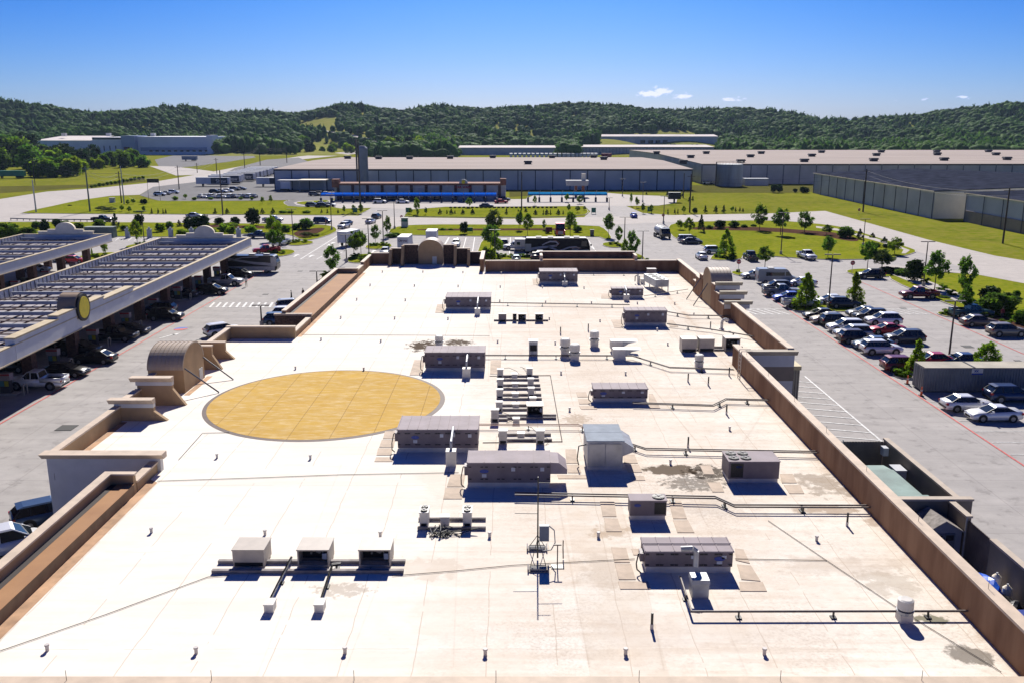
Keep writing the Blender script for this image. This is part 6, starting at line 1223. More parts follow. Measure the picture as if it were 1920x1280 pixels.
# storage silo, tank
t = thing('silo', 'tall slim grey silo with ladder pipe rising over the long warehouse', 'silo', (PX(682.5,386),386,0)); hs = hgt(274,386); sub(MB().cyl((0,0,0),(0,0,hs-1),2.15,n=20,m=0).cyl((0,0,hs-1),(0,0,hs),2.15,1.2,20), 'shell', mat('silo_grey',(.23,.26,.31),.6,.1,.3), t); sub(MB().cyl((-2.6,-.4,0),(-2.6,-.4,hgt(262,386)),.35,n=8), 'riser_pipe', gaspipe, t)
t = thing('storage_tank', 'stained pale cylindrical storage tank with railed top', 'tank', (PX(1371.5,414),420,0)); ht = hgt(309,414); sub(MB().cyl((0,0,0),(0,0,ht),6.1,n=32), 'shell', mat('tank_pale',(.42,.46,.49),.7,.25,.25,aniso=(1,1,.2),col2=(.24,.24,.23)), t); q = MB()
for k in range(24): a = k*math.pi/12; b_ = a+math.pi/12; q.cyl((6*math.cos(a),6*math.sin(a),ht),(6*math.cos(a),6*math.sin(a),ht+1.1),.05,n=4).cyl((6*math.cos(a),6*math.sin(a),ht+1.1),(6*math.cos(b_),6*math.sin(b_),ht+1.1),.05,n=4)
sub(q, 'railing', cream, t); sub(MB().cyl((-6.3,-1.2,0),(-6.3,-1.2,ht+1),.25,n=6), 'ladder', gaspipe, t)
o = tag(MB().box(-5.5,5.5,-3,3,0,3.0).box(-5.7,5.7,-3.2,3.2,3.001,3.3).build('plant_room', wh_b, loc=(PX(1415,424),424,0)), 'small pale shed right of the storage tank', 'shed')
o = tag(MB().box(-3,3,-2,2,3.6,4).box(-2.8,-2.5,-1.8,-1.5,0,3.598).box(2.5,2.8,-1.8,-1.5,0,3.598).build('loading_shelter', pale_roof2, loc=(PX(1273,428),428,0)), 'pale loading shelter between the two long warehouses', 'shelter')
t = thing('loading_canopy_building', 'pale roofed loading canopy on the left end of the long warehouse', 'canopy', (PX(592,386),383,0)); sub(MB().box(-5.8,5.8,-4,8.5,4.6,5.0), 'roof', cream, t)
for x in (-5.4,5.2): sub(MB().box(x,x+.3,-3.8,-3.5,0,4.598), 'post', galv, t)
sub(MB().box(-15,-6.2,-2,8.5,4.5,4.8), 'roof', wh_g, t)
# car wash
brk = mat('wash_brick', (.28,.12,.08), .9, .2, 1.); brkd = mat('wash_brick_dark', (.10,.055,.055), .9, .2, 1.); wsh = mat('wash_wall', (.42,.42,.42), .85, .08, .5)
t = thing('car_wash', 'long low car wash with brick piers and a small arched sign', 'building', (-34,334,0)); L0, L1 = PX(628,334)+34, PX(948,334)+34; hh = 6.3
sub(MB().box(L0,L1,0,9,0,hh-.7), 'wall', wsh, t); sub(MB().box(L0,L1,-.35,9.3,hh-.698,hh), 'parapet', brk, t); sub(MB().box(L0-.8,L0+1.8,-.6,3,hh-1.5,hh+1.5), 'end_block', brk, t); sub(MB().box(L1-2,L1+.2,-.6,3,hh-.69,hh+1.7), 'end_block', brk, t)
for k in range(12): xx = L0+1.4+(L1-L0-3.6)*k/11; sub(MB().box(xx-.5,xx+.5,-.5,-.002,0,hh-.72), 'brick_pier', brkd, t)
for k in range(7): a = L0+1.4+(L1-L0-3.6)*k/11+.6; b_ = L0+1.4+(L1-L0-3.6)*(k+1)/11-.6; sub(MB().box(a,b_,-.12,-.01,0,2.6), 'window', glass, t)
xs = PX(869.5,334)+34; sub(MB().extr([(xs-1.6,hh)]+arc(xs,hh,1.6,1.5,180,0,14),'y',-.8,.2), 'arch_sign', wsh, t); sub(MB().cyl((xs,-.95,hh+.55),(xs,-.802,hh+.55),.7,n=20), 'round_plate', yel, t)
q = text_mb('CAR WASH', 1.15, .06, .05); wd = max(v[0] for v in q.v); q.v = [(x-wd/2+xs,y-.9,z+hh-1.75) for x,y,z in q.v]; sub(q, 'lettering', mat('text_red',(.35,.02,.04),.5), t)
vb = mat('awning_blue', (.008,.10,.55), .95, .05, 1., spec=0.); vb2 = mat('awning_teal', (.015,.20,.45), .95, spec=0.)
def vacrow(label, pa, pb, y, n, m):
    t = thing('vacuum_canopy', label, 'canopy', (PX(pa,y),y,0), 0, 'blue vacuum canopies'); W = PX(pb,y)-PX(pa,y)
    sub(MB().extr([(-.3,2.3),(2.6,3.3),(2.6,3.36),(-.36,2.9)],'x',0,W), 'awning', m, t)
    for k in range(n+1): x = W*k/n; sub(MB().cyl((x,0,0),(x,0,3.2),.12,n=6).cyl((x,0,3.2),(x+.4,0,4.3),.1,.05,n=6), 'post', galv, t); sub(MB().box(x-.35,x+.35,-.4,.4,0,1.6), 'vacuum_unit', mat('vac_navy',(.01,.02,.06),.5), t)
    sub(MB().box(-.5,W+.5,-3.6,-3.2,0,.18), 'wheel_stop', wbox, t)
vacrow('long royal blue vacuum canopy in front of the car wash', 602, 931, 325, 16, vb); vacrow('shorter two tone blue vacuum canopy right of the car wash', 990, 1138, 328, 7, vb2)
t = thing('pay_kiosk', 'raised white pay station with brick legs behind the shorter vacuum canopy', 'kiosk', (PX(1082,352),352,0)); sub(MB().box(-4.2,4.0,-2.5,2.5,4.4,6.4,taper=-.3), 'canopy', wsh, t)
for x in (-1.0,1.8): sub(MB().box(x,x+1.0,-.8,.8,0,4.398), 'brick_leg', brk, t)
sub(MB().box(1.6,3.2,-.5,.5,6.402,9.), 'tower', cap_pale, t)
tag(MB().box(-2.2,2.2,-1,1,1.2,3.6).box(-.3,.3,-.3,.3,0,1.198).build('menu_board', blackm, loc=(*P(1264,380),0)), 'black menu board at the end of the car wash loop', 'board')
# road trailers
tr_m = mat('trailer_white', (.62,.63,.66), .6, .08, .3); 
def trailer(label, px, py, hd, L=15.5, txt=None, m=None, group='white road trailers in the works yard', pos=None):
    x, y = pos or P(px, py); t = thing('road_trailer', label, 'trailer', (x, y, .08), R_(hd), group); sub(MB().box(0,L,0,2.6,1.15,4.1), 'box_body', m or tr_m, t); sub(MB().box(L-4.5,L-1,.3,2.3,.4,1.1), 'bogie', tyre, t); sub(MB().box(2.5,3,.4,2.2,.1,1.148), 'landing_leg', blackm, t)
    if txt:
        dx = L*.45; sub(MB().box(dx,dx+L*.5,-.03,-.003,1.3,3.9), 'dark_panel', mat('panel_navy',(.03,.04,.07),.6), t)
        q = text_mb(txt, 2.2, .03, .04); q.v = [(x_+dx+2.3,y_-.06,z+1.7) for x_,y_,z in q.v]; sub(q, 'lettering', wbox, t)
    return t
TL = [(368,350.5),(391,346),(397,343.5),(420,341),(428,338.5),(437,336.5),(444,334.5),(452,332.5),(458,330.5),(464,328.8),(470,327)]
for i, (x, y) in enumerate(TL): trailer('white road trailer with navy panel, %s from the near end of the yard row'%ORD[i], x, y, 0, 15.5 if i else 15.2, 'Shaw')
trailer('white road trailer with navy panel at the warehouse corner', 481, 349.5, 0, 13.5, 'Shaw', pos=(PX(481,412),412)); 
trailer('short white trailer backed up to the long warehouse', 531, 362, 0, 4.2, None, pos=(PX(531,384),380))
trailer('green road trailer on the far left meadow', -8, 335.5, 0, 15, None, mat('trailer_green',(.02,.22,.14),.6), group=None)
for i in range(15): x = 961+8.3*i; trailer('tiny white trailer, %s from left in the long far row'%ORD[i], 0, 0, 90, 9, None, pos=(PX(x,805),805), group='row of far white trailers')
for i in range(9): x = 1063+7.2*i; trailer('tiny white trailer, %s from left in the right half of the far row'%ORD[i], 0, 0, 90, 9, None, pos=(PX(x,808),808), group='row of far white trailers')
trailer('tiny white trailer with red cab ending the far row', 0, 0, 0, 9, None, mat('trailer_red',(.3,.03,.06),.6), pos=(PX(1128,808),808))
trailer('small grey trailer on the far dark asphalt lot', 341, 303, 0, 12, None, mat('trailer_grey',(.3,.33,.38),.6), group=None)
# ------------------------------------------------------------ poles, lamps, signs
wood = mat('pole_wood', (.07,.05,.04), .9, .2, 2.); lampm = mat('lamp_bronze', (.07,.05,.045), .5)
def upole(label, px, py, top, m, r=.17, arms=1, label2=None):
    x, y = P(px, py); h = hgt(top, y); t = thing('utility_pole', label, 'utility pole', (x, y, 0), 0, 'utility poles'); sub(MB().cyl((0,0,0),(0,0,h),r*1.15,r*.8,8), 'pole', m, t)
    for k in range(arms): sub(MB().box(-1.2,1.2,-.06,.06,h-.8-k*1.3,h-.65-k*1.3), 'cross_arm', m, t)
    return (x, y, h)
UP = {}
for k, a in dict(a=('grey steel pole on the grass at the left road bend',68,399,338,galv,.22,0),b=('thin dark pole in the far left meadow',66,348,300,wood,.15,1),c=('grey green pole beside the left crossing road',169,398,313,mat('pole_teal',(.10,.14,.14),.6),.24,1),d=('dark wooden pole by the left shrubs',228,382,322,wood,.2,2),e=('grey pole beside the dark wooden pole',233,384,312,galv,.2,0),f=('dark wooden pole at the yard entrance',336,356,311,wood,.2,1),g=('short dark pole across the road from the yard',370,325,306,wood,.2,1),h=('dark pole beyond the trailer row',407,330,297,wood,.22,1),i=('tall pole between the yard cars and the conifers',418,404,320,lampm,.2,0),j=('far pole behind the trailers',459,316,286,wood,.22,1),k=('far tall pole left of the long warehouse',488,311,270,wood,.25,2),l=('far pole by the hill road',538,306,276,wood,.25,2),m=('tall pole crossing in front of the silo',676,392,262,lampm,.25,0),n=('tall slim pole in front of the long warehouse',978,392,323,lampm,.2,0),o=('dark pole at the right junction lawn',1293,399,327,wood,.22,1),p=('slim pole left of the storage tank',1281,372,325,lampm,.2,0),q=('tall dark pole against the dark roofed warehouse',1618,398,317,wood,.24,1),r=('tall dark pole at the right edge with long shadow',1880,457,352,wood,.2,1)).items(): UP[k] = upole(*a)
wm = mat('wire', (.12,.12,.13), .6)
def wire(a, b, sag=1.5, dz=0, n=12, r=.03):
    pts = [(a[0]+(b[0]-a[0])*i/n, a[1]+(b[1]-a[1])*i/n, a[2]+(b[2]-a[2])*i/n-sag*4*(i/n)*(1-i/n)+dz) for i in range(n+1)]; return MB().tube([(p[0]-a[0],p[1]-a[1],p[2]) for p in pts], r, n=4).build('overhead_wire', wm, loc=(a[0],a[1],0))
for i, (a, b) in enumerate([('c','d'),('d','f'),('f','h'),('h','j'),('j','k'),('k','l'),('b','d'),('o','q'),('q','r')]):
    for dz in (-.6,-1.9): tag(wire(UP[a], UP[b], 2., dz, r=.035 if i < 7 else .02), 'overhead wire span %s along the poles, %s'%(ORD[i], 'upper' if dz > -1 else 'lower'), 'wire', 'overhead wires')
def lamp(label, px, py, top, base=True, z=0):
    x, y = P(px, py); h = hgt(top, y); t = thing('street_lamp', label, 'street lamp', (x, y, z), 0, 'bronze parking lot lamps'); sub(MB().cyl((0,0,.8),(0,0,h-.1),.12,.08,8), 'pole', lampm, t); sub(MB().cyl((0,0,0),(0,0,.8),.28,n=12), 'concrete_base', kerb_m, t)
    for s in (-1,1): sub(MB().box(*sorted((s*.1,s*1.15)),-.17,.17,h-.1,h+.02), 'lamp_head', lampm, t)
for a in [('short twin lamp nearest the store in the left lot',491,612,572),('twin lamp beside the tree at the left storefront canopy',595,540,508),('tall twin lamp rising behind the container',1778,680,564),('twin lamp at the end of the planted island in the right lot',1553,578,477),('twin lamp behind the dark red pickup',1731,538,453),('lamp on the right berm among the trees',1618,462,411),('lamp at the kerb of the right berm behind the grey van',1464,478,399),('twin lamp beside the planted strip right of the coach',1170,477,407),('lamp on the nose island right of the coach',1204,492,433),('lamp at the front of the tree pair by the steps',650,492,440),('tall twin lamp on the island left of the vault',692,480,410),('tall lamp on the middle island by the access road',719,459,395),('lamp on the lawn by the small sign',740,430,379),('lamp at the tip of the left berm',622,432,365),('lamp on the pointed island of the left lot',550,455,392),('tall lamp on the far left island between the canopies',271,458,396),('lamp at the car wash junction',1142,394,371),('lamp with stop sign at the right junction',1244,420,368),('lamp beside the shorter vacuum canopy',1205,380,342),('lamp in the car wash loop',1167,369,336),('lamp in the middle lot left of the black pickup',928,492,431)]: lamp(*a)
# signs
red = mat('stop_red', (.45,.02,.03), .5)
def stop(label, px, py, top, txt=True):
    x, y = P(px, py); h = hgt(top, y); t = thing('stop_sign', label, 'stop sign', (x, y, 0), 0, 'stop signs'); r = .42; sub(MB().cyl((0,0,0),(0,0,h-r*2),.04,n=6), 'post', galv, t)
    f = sub(MB().cyl((0,-.03,h-r),(0,-.07,h-r),r,n=8), 'sign_face', red, t); f2 = sub(MB().cyl((0,-.025,h-r),(0,-.01,h-r),r*1.08,n=8), 'sign_border', wbox, t)
    if txt: q = text_mb('STOP', .28, .01, .01); wd = max(v[0] for v in q.v); q.v = [(a-wd/2,b-.08,c+h-r-.1) for a,b,c in q.v]; sub(q, 'lettering', wbox, f)
stop('stop sign right of the east vault',1384,514,487); stop('stop sign on the island with the shaded black crossover',1597,515,489); stop('stop sign at the lawn corner by the small sign',753,414,404); stop('stop sign on the lamp at the right junction',1243,420,401); stop('stop sign on the lawn by the right road',1610,405,391)
def board(name, label, cat, px, py, w, h, d, m, z=0, mt=None):
    x, y = P(px, py); t = thing(name, label, cat, (x, y, 0)); sub(MB().box(-w/2,w/2,-d/2,d/2,z,z+h), 'panel', m, t)
    if z > .1: sub(MB().box(-w/2,-w/2+.1,-.05,.05,0,z-.002), 'post', m, t); sub(MB().box(w/2-.1,w/2,-.05,.05,0,z-.002), 'post', m, t)
    else: sub(MB().box(-w/2-.1,w/2+.1,-d/2-.1,d/2+.1,z+h,z+h+.12), 'cap', mt or m, t)
    return t
grn = mat('sign_green', (.02,.16,.10), .5); gry = mat('box_green_grey', (.12,.16,.14), .6)
t = board('monument_sign','white and dark monument sign beside the access road junction','sign',759,427,1.8,2.6,.9,wbox); sub(MB().box(-.8,.8,-.47,-.452,1.6,2.3), 'face', grn, t)
for l,x,y in (('green direction sign beside the access road, left kerb',666,402),('green direction sign at the left tip of the middle lawn',765,402),('green direction sign at the right tip of the middle lawn',1113,402),('green direction sign on the lawn right of the far junction',1218,400)): board('direction_sign',l,'sign',x,y,1.4,1.5,.2,grn,.5)
board('small_sign','dark red sign board on the strip behind the coach','sign',1029,439,1.7,1.2,.15,mat('board_maroon',(.12,.02,.05)),.5); board('small_sign','green sign board on the middle grass strip','sign',881,438,1.5,1.,.15,grn,.5)
board('utility_cabinet','grey cabinet on the grass behind the car park right of the coach','cabinet',1110,443,.9,1.5,.8,mat('cab_grey',(.2,.18,.17)))
board('generator','long green grey generator cabin behind the farther canopy','cabinet',190,446,7.,2.6,2.2,gry,0,mat('gen_roof',(.20,.24,.22))); board('utility_cabinet','small green grey cabinet left of the generator cabin','cabinet',150,444,2.,1.6,1.2,gry)
board('billboard','two sided black billboard on twin posts by the crossing road','billboard',290,377,4.4,1.4,.2,blackm,6.6); board('utility_cabinet','white cabinet on the left meadow beside the shrubs','cabinet',211,381,1.8,1.8,1.,wbox)
for i,x in enumerate((240,281,321,360,448)):
    t = board('charging_unit','white grey charging post, %s from left along the back of the left lot'%ORD[i],'charger',x,447,1.,2.1,.7,mat('charger_grey',(.34,.38,.44),.5)); t['group'] = 'charging posts along the back kerb'; sub(MB().cyl((0,0,2.13),(0,0,2.7),.3,.25,10), 'dome', galv, t)
# guard rail
q = MB(); pts = pp([(20,414),(60,415.5),(175,416.8)]); gr_ = thing('guard_rail','grey guard rail along the left frontage road','guard rail',(*pts[0],0))
for a, b in zip(pts[:-1], pts[1:]): sub(MB().tube([(a[0]-pts[0][0],a[1]-pts[0][1],.65),(b[0]-pts[0][0],b[1]-pts[0][1],.65)],.16,n=4), 'rail', mat('rail_grey',(.22,.23,.25)), gr_)
for k in range(14): f = k/13; x = pts[0][0]+(pts[2][0]-pts[0][0])*f; y = pts[0][1]+(pts[2][1]-pts[0][1])*f; sub(MB().box(x-pts[0][0]-.08,x-pts[0][0]+.08,y-pts[0][1]+.1,y-pts[0][1]+.25,0,.7), 'post', gaspipe, gr_)
# hill road, far asphalt, darker strips of rough grass
hr = [(722,284),(704,268),(690,262),(655,254),(620,248),(585,243),(552,240)]; L_ = []; 
for i,(x,y) in enumerate(hr):
    lo, hi = 700., 1500.
    for _ in range(40):
        md = (lo+hi)/2; z = float(terr(x, md)) if md > 860 else 0.; py = 640+FPX*math.tan(math.atan((CAMH-z)/md)-PITCH)
        if py > y: lo = md
        else: hi = md
    z = max(0., float(terr(x, lo))) if lo > 860 else 0.; L_.append((PX(x, lo, z), lo, z+.7))
mb = MB(); 
for a, b in zip(L_[:-1], L_[1:]): d = Vector((b[0]-a[0], b[1]-a[1])).normalized(); n_ = (-d.y*5, d.x*5); mb.add([(a[0]-n_[0],a[1]-n_[1],a[2]),(b[0]-n_[0],b[1]-n_[1],b[2]),(b[0]+n_[0],b[1]+n_[1],b[2]),(a[0]+n_[0],a[1]+n_[1],a[2])],[(0,1,2,3)])
tag(mb.build('road', road_m), kind='structure')
rough = ground_mat('rough_grass', (.10,.105,.022), (.06,.075,.015), (.16,.13,.05), .1, .8)[0]
sheet('field_margin', pp([(955,347),(1560,349),(1560,360),(1480,362),(1300,362),(1100,361),(955,370)]), .04, rough); sheet('field_margin', pp([(0,350),(60,349),(160,347),(270,335),(275,341),(175,351),(87,357),(0,363)]), .04, rough)
# ------------------------------------------------------------ trees
def crown_mesh(name, kind, seed, nc, nl, ls, m):
    r = np.random.default_rng(seed); C = []
    while len(C) < nc:
        p = r.uniform(-1, 1, 3)
        if kind == 'oval':
            q = np.array([p[0], p[1], p[2]*1.02]); d = np.linalg.norm(q)
            if d > 1 or d < .35: continue
            w_ = .98-.3*max(0, p[2]); C.append((p[0]*.41*w_, p[1]*.41*w_, .60+p[2]*.33, r.uniform(.07, .13)))
        elif kind == 'cone':
            z = (p[2]+1)/2; rad = .46*(1-z)**.75; d = math.hypot(p[0], p[1])
            if d > 1 or d < .3: continue
            C.append((p[0]*rad, p[1]*rad, .1+z*.84, .04+.1*(1-z)))
        else:
            if np.linalg.norm(p) > 1: continue
            C.append((p[0]*.38, p[1]*.38, .42+p[2]*.32, r.uniform(.12, .2)))
    V, F, T = [], [], []; off = 0
    for (x, y, z, cr) in C:
        tt = r.uniform(.0, .75); d = r.normal(size=(nl, 3)); d /= np.linalg.norm(d, axis=1)[:, None]; c = np.array([x, y, z])+d*cr*r.uniform(.35, 1.1, (nl, 1))*[1, 1, .8]
        a = r.normal(0, ls, (nl, 3)); b = r.normal(0, ls, (nl, 3)); a[:, 2] *= .6; b[:, 2] *= .6
        V.append(np.stack([c-a/2, c+b/2, c+a/2, c-b/2], 1).reshape(-1, 3)); F.append(np.arange(nl*4).reshape(-1, 4)+off); off += nl*4; T.append(np.repeat(np.clip(tt+r.uniform(-.25, .45, nl), 0, 1.2), 4))
    return bulk_mesh(name, np.vstack(V), np.vstack(F), np.concatenate(T), m)
def tree_proto(kind, seed, m, ls=.046, nc=46, nl=52):
    t = bpy.data.objects.new('tree', None); COL.objects.link(t); r = random.Random(seed); me = crown_mesh('crown', kind, seed, nc, nl, ls, m); c = bpy.data.objects.new('crown', me); COL.objects.link(c); c.parent = t
    mb = MB(); tr = .013 if kind == 'oval' else .015; zt = .5 if kind != 'bush' else .35
    mb.cyl((0,0,-.01),(0,0,zt),tr*1.5,tr,8)
    for k in range(5 if kind != 'cone' else 0): a = k*1.26+r.uniform(-.3,.3); mb.cyl((0,0,zt*.6+k*.03),(.24*math.cos(a),.24*math.sin(a),zt+.18+r.uniform(0,.12)),tr*.8,tr*.3,5)
    if kind == 'cone': mb.cyl((0,0,zt),(0,0,.9),tr,tr*.3,6)
    mb.build('trunk', bark, parent=t); return t
TP = dict(o=[tree_proto('oval',i,leaf_mid) for i in (1,2,3)], y=[tree_proto('oval',i,leaf_lime) for i in (4,5)], g=[tree_proto('oval',i,leaf_olive) for i in (6,7)], c=[tree_proto('cone',i,leaf_lime,.045,64,44) for i in (8,9)], d=[tree_proto('bush',i,leaf_dark,.075) for i in (10,11)], b=[tree_proto('bush',i,leaf_mid,.075) for i in (12,13)], l=[tree_proto('bush',i,leaf_lime,.075) for i in (14,15)], k=[tree_proto('cone',i,leaf_dark,.05,50,40) for i in (16,17)])
TN = dict(o=('shade_tree','green shade tree'),y=('shade_tree','bright lime green young tree'),g=('shade_tree','olive leaved open tree'),c=('cypress_tree','feathery cone shaped lime tree'),d=('evergreen_shrub','dark rounded evergreen'),b=('shrub','green rounded shrub'),l=('shrub','bright lime shrub'),k=('conifer_tree','small dark conical evergreen'))
tcount = 0
def trees(zone, lst, far=False):
    """(px, base row, top row, width in px, kind)"""
    global tcount
    lst = sorted(lst); cnts = {}; tot_ = {}
    for a in lst: tot_[a[4]] = tot_.get(a[4], 0)+1
    for (px, pb, ptp, w_, k) in lst:
        x, y = P(px, pb); z0 = 0.15; h = hgt(ptp, y)-z0; W = msize(w_, y)
        i = cnts.get(k, 0); cnts[k] = i+1; nm, ds = TN[k]
        lab = ds+(', %s from left'%ORD[min(i,19)] if tot_[k] > 1 else '')+', '+zone; lab = lab if len(lab.split()) < 17 else lab.replace('bright lime green young', 'lime young').replace(' from left','')
        pr = TP[k][tcount % len(TP[k])]; tcount += 1
        wf = dict(o=.95,y=.95,g=.95,c=.92,d=.95,b=.95,l=.95,k=.9)[k]
        o = place(pr, (x, y, z0-.13), tcount*1.7, lab, None, (W/wf*1.12, W/wf*1.12, h*1.04)); o.name = nm; o['category'] = 'tree' if nm.endswith('tree') else 'shrub'; o['group'] = ds+'s'
trees('by the left storefront canopy', [(623,517,459,35,'o')])
trees('on the island left of the parapet steps', [(664,482,432,32,'o'),(677,478,430,26,'o'),(704,456,420,19,'o')])
trees('beside the access road junction', [(727,446,403,15,'o'),(733,446,436,22,'b'),(742,444,434,16,'b')])
trees('around the red and white pickups', [(512,470,428,26,'o'),(525,468,428,24,'o'),(513,452,402,30,'y'),(574,431,405,26,'b'),(475,424,383,25,'d')])
trees('on the left berm', [(411,422,405,17,'d'),(441,424,403,17,'d'),(377,431,396,30,'d'),(356,433,400,20,'d'),(336,426,412,11,'k'),(345,446,425,26,'l'),(366,441,424,24,'b'),(420,436,417,24,'l'),(434,440,420,20,'l'),(430,430,414,30,'l'),(10,455,410,36,'b'),(24,450,412,28,'b'),(50,452,420,34,'b'),(85,440,405,18,'d'),(108,430,406,16,'d'),(122,424,411,16,'b'),(68,430,412,16,'b'),(186,428,408,22,'b'),(217,430,399,16,'k'),(262,426,397,17,'d'),(575,446,434,24,'g'),(592,444,436,16,'l')])
trees('in a line behind the canopies and chargers', [(300,436,414,20,'l'),(318,430,412,14,'b'),(148,432,414,18,'b'),(232,434,418,16,'l'),(396,446,424,26,'l'),(470,440,418,22,'l'),(535,436,418,20,'l'),(555,432,416,16,'b')])
trees('on the islands between the canopies', [(258,462,412,24,'y'),(196,481,448,14,'y'),(173,484,465,4,'y')])
trees('on the middle grass strip', [(973,433,392,17,'o'),(989,443,400,23,'y'),(1020,433,411,8,'o'),(1069,443,397,26,'y'),(1083,437,420,15,'b'),(870,440,409,14,'d'),(1026,438,425,9,'b'),(1055,432,422,8,'b'),(1141,446,398,23,'o'),(1160,459,423,17,'o'),(830,433,426,12,'b'),(845,433,427,10,'b'),(815,433,426,9,'b')])
trees('in the tall cluster left of the black pickup', [(926,446,392,34,'g'),(920,470,418,34,'o'),(915,494,455,30,'l'),(930,482,436,26,'y')])
trees('on the nose island right of the coach', [(1185,490,431,27,'o'),(1172,488,448,16,'y'),(1213,489,482,8,'b')])
trees('on the right berm', [(1275,432,411,18,'y'),(1292,442,408,22,'y'),(1314,436,402,14,'k'),(1350,430,409,20,'d'),(1376,428,410,18,'b'),(1361,482,428,32,'c'),(1424,433,382,30,'o'),(1463,442,387,32,'o'),(1508,437,395,32,'o'),(1434,502,460,32,'o'),(1550,442,420,22,'o'),(1552,484,440,28,'o'),(1585,447,420,30,'b'),(1611,450,428,14,'k'),(1626,505,449,34,'o'),(1653,508,466,44,'g'),(1636,447,436,12,'k'),(1658,456,443,13,'k'),(1677,478,443,30,'y'),(1372,489,480,10,'b'),(1395,428,419,12,'b'),(1330,430,420,14,'b'),(1413,426,419,10,'b'),(1640,464,452,20,'b'),(1665,466,454,18,'d')])
trees('along the pavement of the right lot', [(1713,528,478,33,'d'),(1752,545,467,44,'o'),(1806,560,478,38,'o'),(1806,592,530,32,'o'),(1692,518,500,28,'b'),(1668,513,497,34,'d'),(1638,512,502,30,'b'),(1855,570,528,36,'d'),(1870,592,540,56,'b'),(1888,588,546,38,'g'),(1915,608,575,30,'b'),(1838,576,566,24,'b'),(1770,560,553,20,'b'),(1905,560,540,12,'b')])
trees('inside the right car park', [(1510,581,508,44,'c'),(1600,573,508,36,'c'),(1717,704,632,36,'c'),(1845,708,640,48,'y'),(1384,512,502,8,'l')])
trees('on the lawn in front of the car wash', [(782,403,371,12,'y'),(770,403,389,8,'o'),(783,406,391,7,'o'),(798,404,388,8,'o'),(880,391,371,13,'y'),(825,403,391,8,'k'),(846,403,391,8,'k'),(868,403,392,8,'k'),(886,403,391,9,'k'),(838,402,393,4,'k'),(853,402,394,4,'k'),(950,403,390,7,'k'),(986,399,390,7,'k'),(1004,404,393,9,'k'),(1025,404,392,9,'k'),(1047,404,392,9,'k'),(1019,404,393,4,'k'),(1032,404,392,4,'k'),(1056,403,394,4,'k'),(1066,399,381,8,'o'),(1083,400,385,10,'o'),(1096,396,386,7,'o'),(1003,386,367,9,'y'),(1063,380,362,9,'y'),(1087,383,366,14,'o')])
for i in range(26): pass
hedge = [(845+8.2*i, 391.5, 387) for i in range(25)]
for i, (x, y, tp) in enumerate(hedge):
    q = P(x, y); pr = TP['d'][i % 2]; o = place(pr, (*q, .02), i*1.1, None, None, (1.2, 1.2, hgt(tp, q[1]))); o.name = 'clipped_shrub'; o['category'] = 'shrub'; o['label'] = 'tiny clipped shrub, %s from left in the hedge row before the car wash'%ORD[i%20] + (' right part' if i > 19 else ''); o['group'] = 'clipped hedge row before the car wash'
trees('on the verge right of the far junction', [(1194,390,368,10,'y'),(1183,387,362,6,'y'),(1206,401,380,10,'o'),(1221,401,383,9,'o'),(1252,403,391,4,'k'),(1265,402,390,4,'k'),(1271,402,391,4,'k'),(1282,402,386,9,'y'),(1303,401,387,9,'d'),(1322,400,385,9,'k'),(1342,400,385,9,'k'),(1357,400,384,9,'k'),(1373,399,386,8,'y'),(1379,398,387,4,'k'),(1387,398,387,4,'k'),(1393,398,390,5,'k'),(1212,366,360,4,'k'),(1251,368,359,5,'k'),(1279,370,362,5,'k'),(1292,380,369,5,'k'),(1299,377,367,6,'k'),(1450,362,342,13,'d'),(1461,362,342,12,'d'),(1491,362,352,9,'d')])
trees('on the left meadow before the works yard', [(329,376,366,11,'l'),(348,374,363,8,'y'),(365,376,368,10,'l'),(395,375,369,9,'l'),(452,375,368,8,'l'),(472,376,368,6,'l'),(492,383,369,9,'y'),(508,383,366,8,'y'),(404,402,390,9,'k'),(426,402,390,9,'k'),(492,402,390,9,'k'),(512,402,389,9,'k'),(285,402,390,5,'k'),(297,402,390,4,'k'),(306,402,391,4,'k'),(311,402,391,4,'k'),(270,400,385,8,'o'),(243,400,386,9,'o'),(229,398,384,9,'o'),(645,402,384,7,'o'),(663,401,383,9,'o'),(677,402,382,11,'o'),(634,401,392,4,'k'),(603,401,391,4,'k'),(614,401,391,4,'k'),(270,384,370,12,'d'),(250,384,372,9,'o'),(240,385,374,8,'o'),(131,387,383,8,'d'),(205,398,388,28,'g'),(190,396,386,20,'g'),(260,399,394,18,'l'),(530,401,393,16,'l'),(545,401,393,12,'l'),(575,401,393,16,'l')])
# tall trees around the fields, behind the works and along the left road
BG = []
rb = random.Random(21)
for (x0, x1, b0, b1, hmin, hmax, n, kinds) in [(-15,60,322,300,44,62,11,'bbd'),(55,150,334,316,26,44,16,'bbld'),(150,270,318,308,22,36,15,'blb'),(100,185,318,312,40,52,6,'d'),(60,110,300,296,20,34,6,'bl'),(75,80,330,326,20,26,2,'l'),(560,590,289,283,20,34,6,'bd'),(600,665,288,278,12,24,8,'bl'),(730,860,291,285,18,40,17,'bbdl'),(1020,1090,288,285,12,18,9,'bl'),(905,1010,291,289,6,12,10,'l'),(1225,1310,287,285,10,16,9,'g'),(1350,1420,290,284,14,28,9,'lb'),(690,700,268,266,14,20,3,'b'),(1500,1515,364,362,10,14,2,'d')]:
    for i in range(n): f = (i+.5)/n; px = x0+(x1-x0)*f+rb.uniform(-3,3); pb = b0+(b1-b0)*rb.random(); hh = rb.uniform(hmin,hmax); BG.append((px, pb, pb-hh, hh*rb.uniform(.75,1.1), rb.choice(kinds)))
BG.sort(); cn = {}
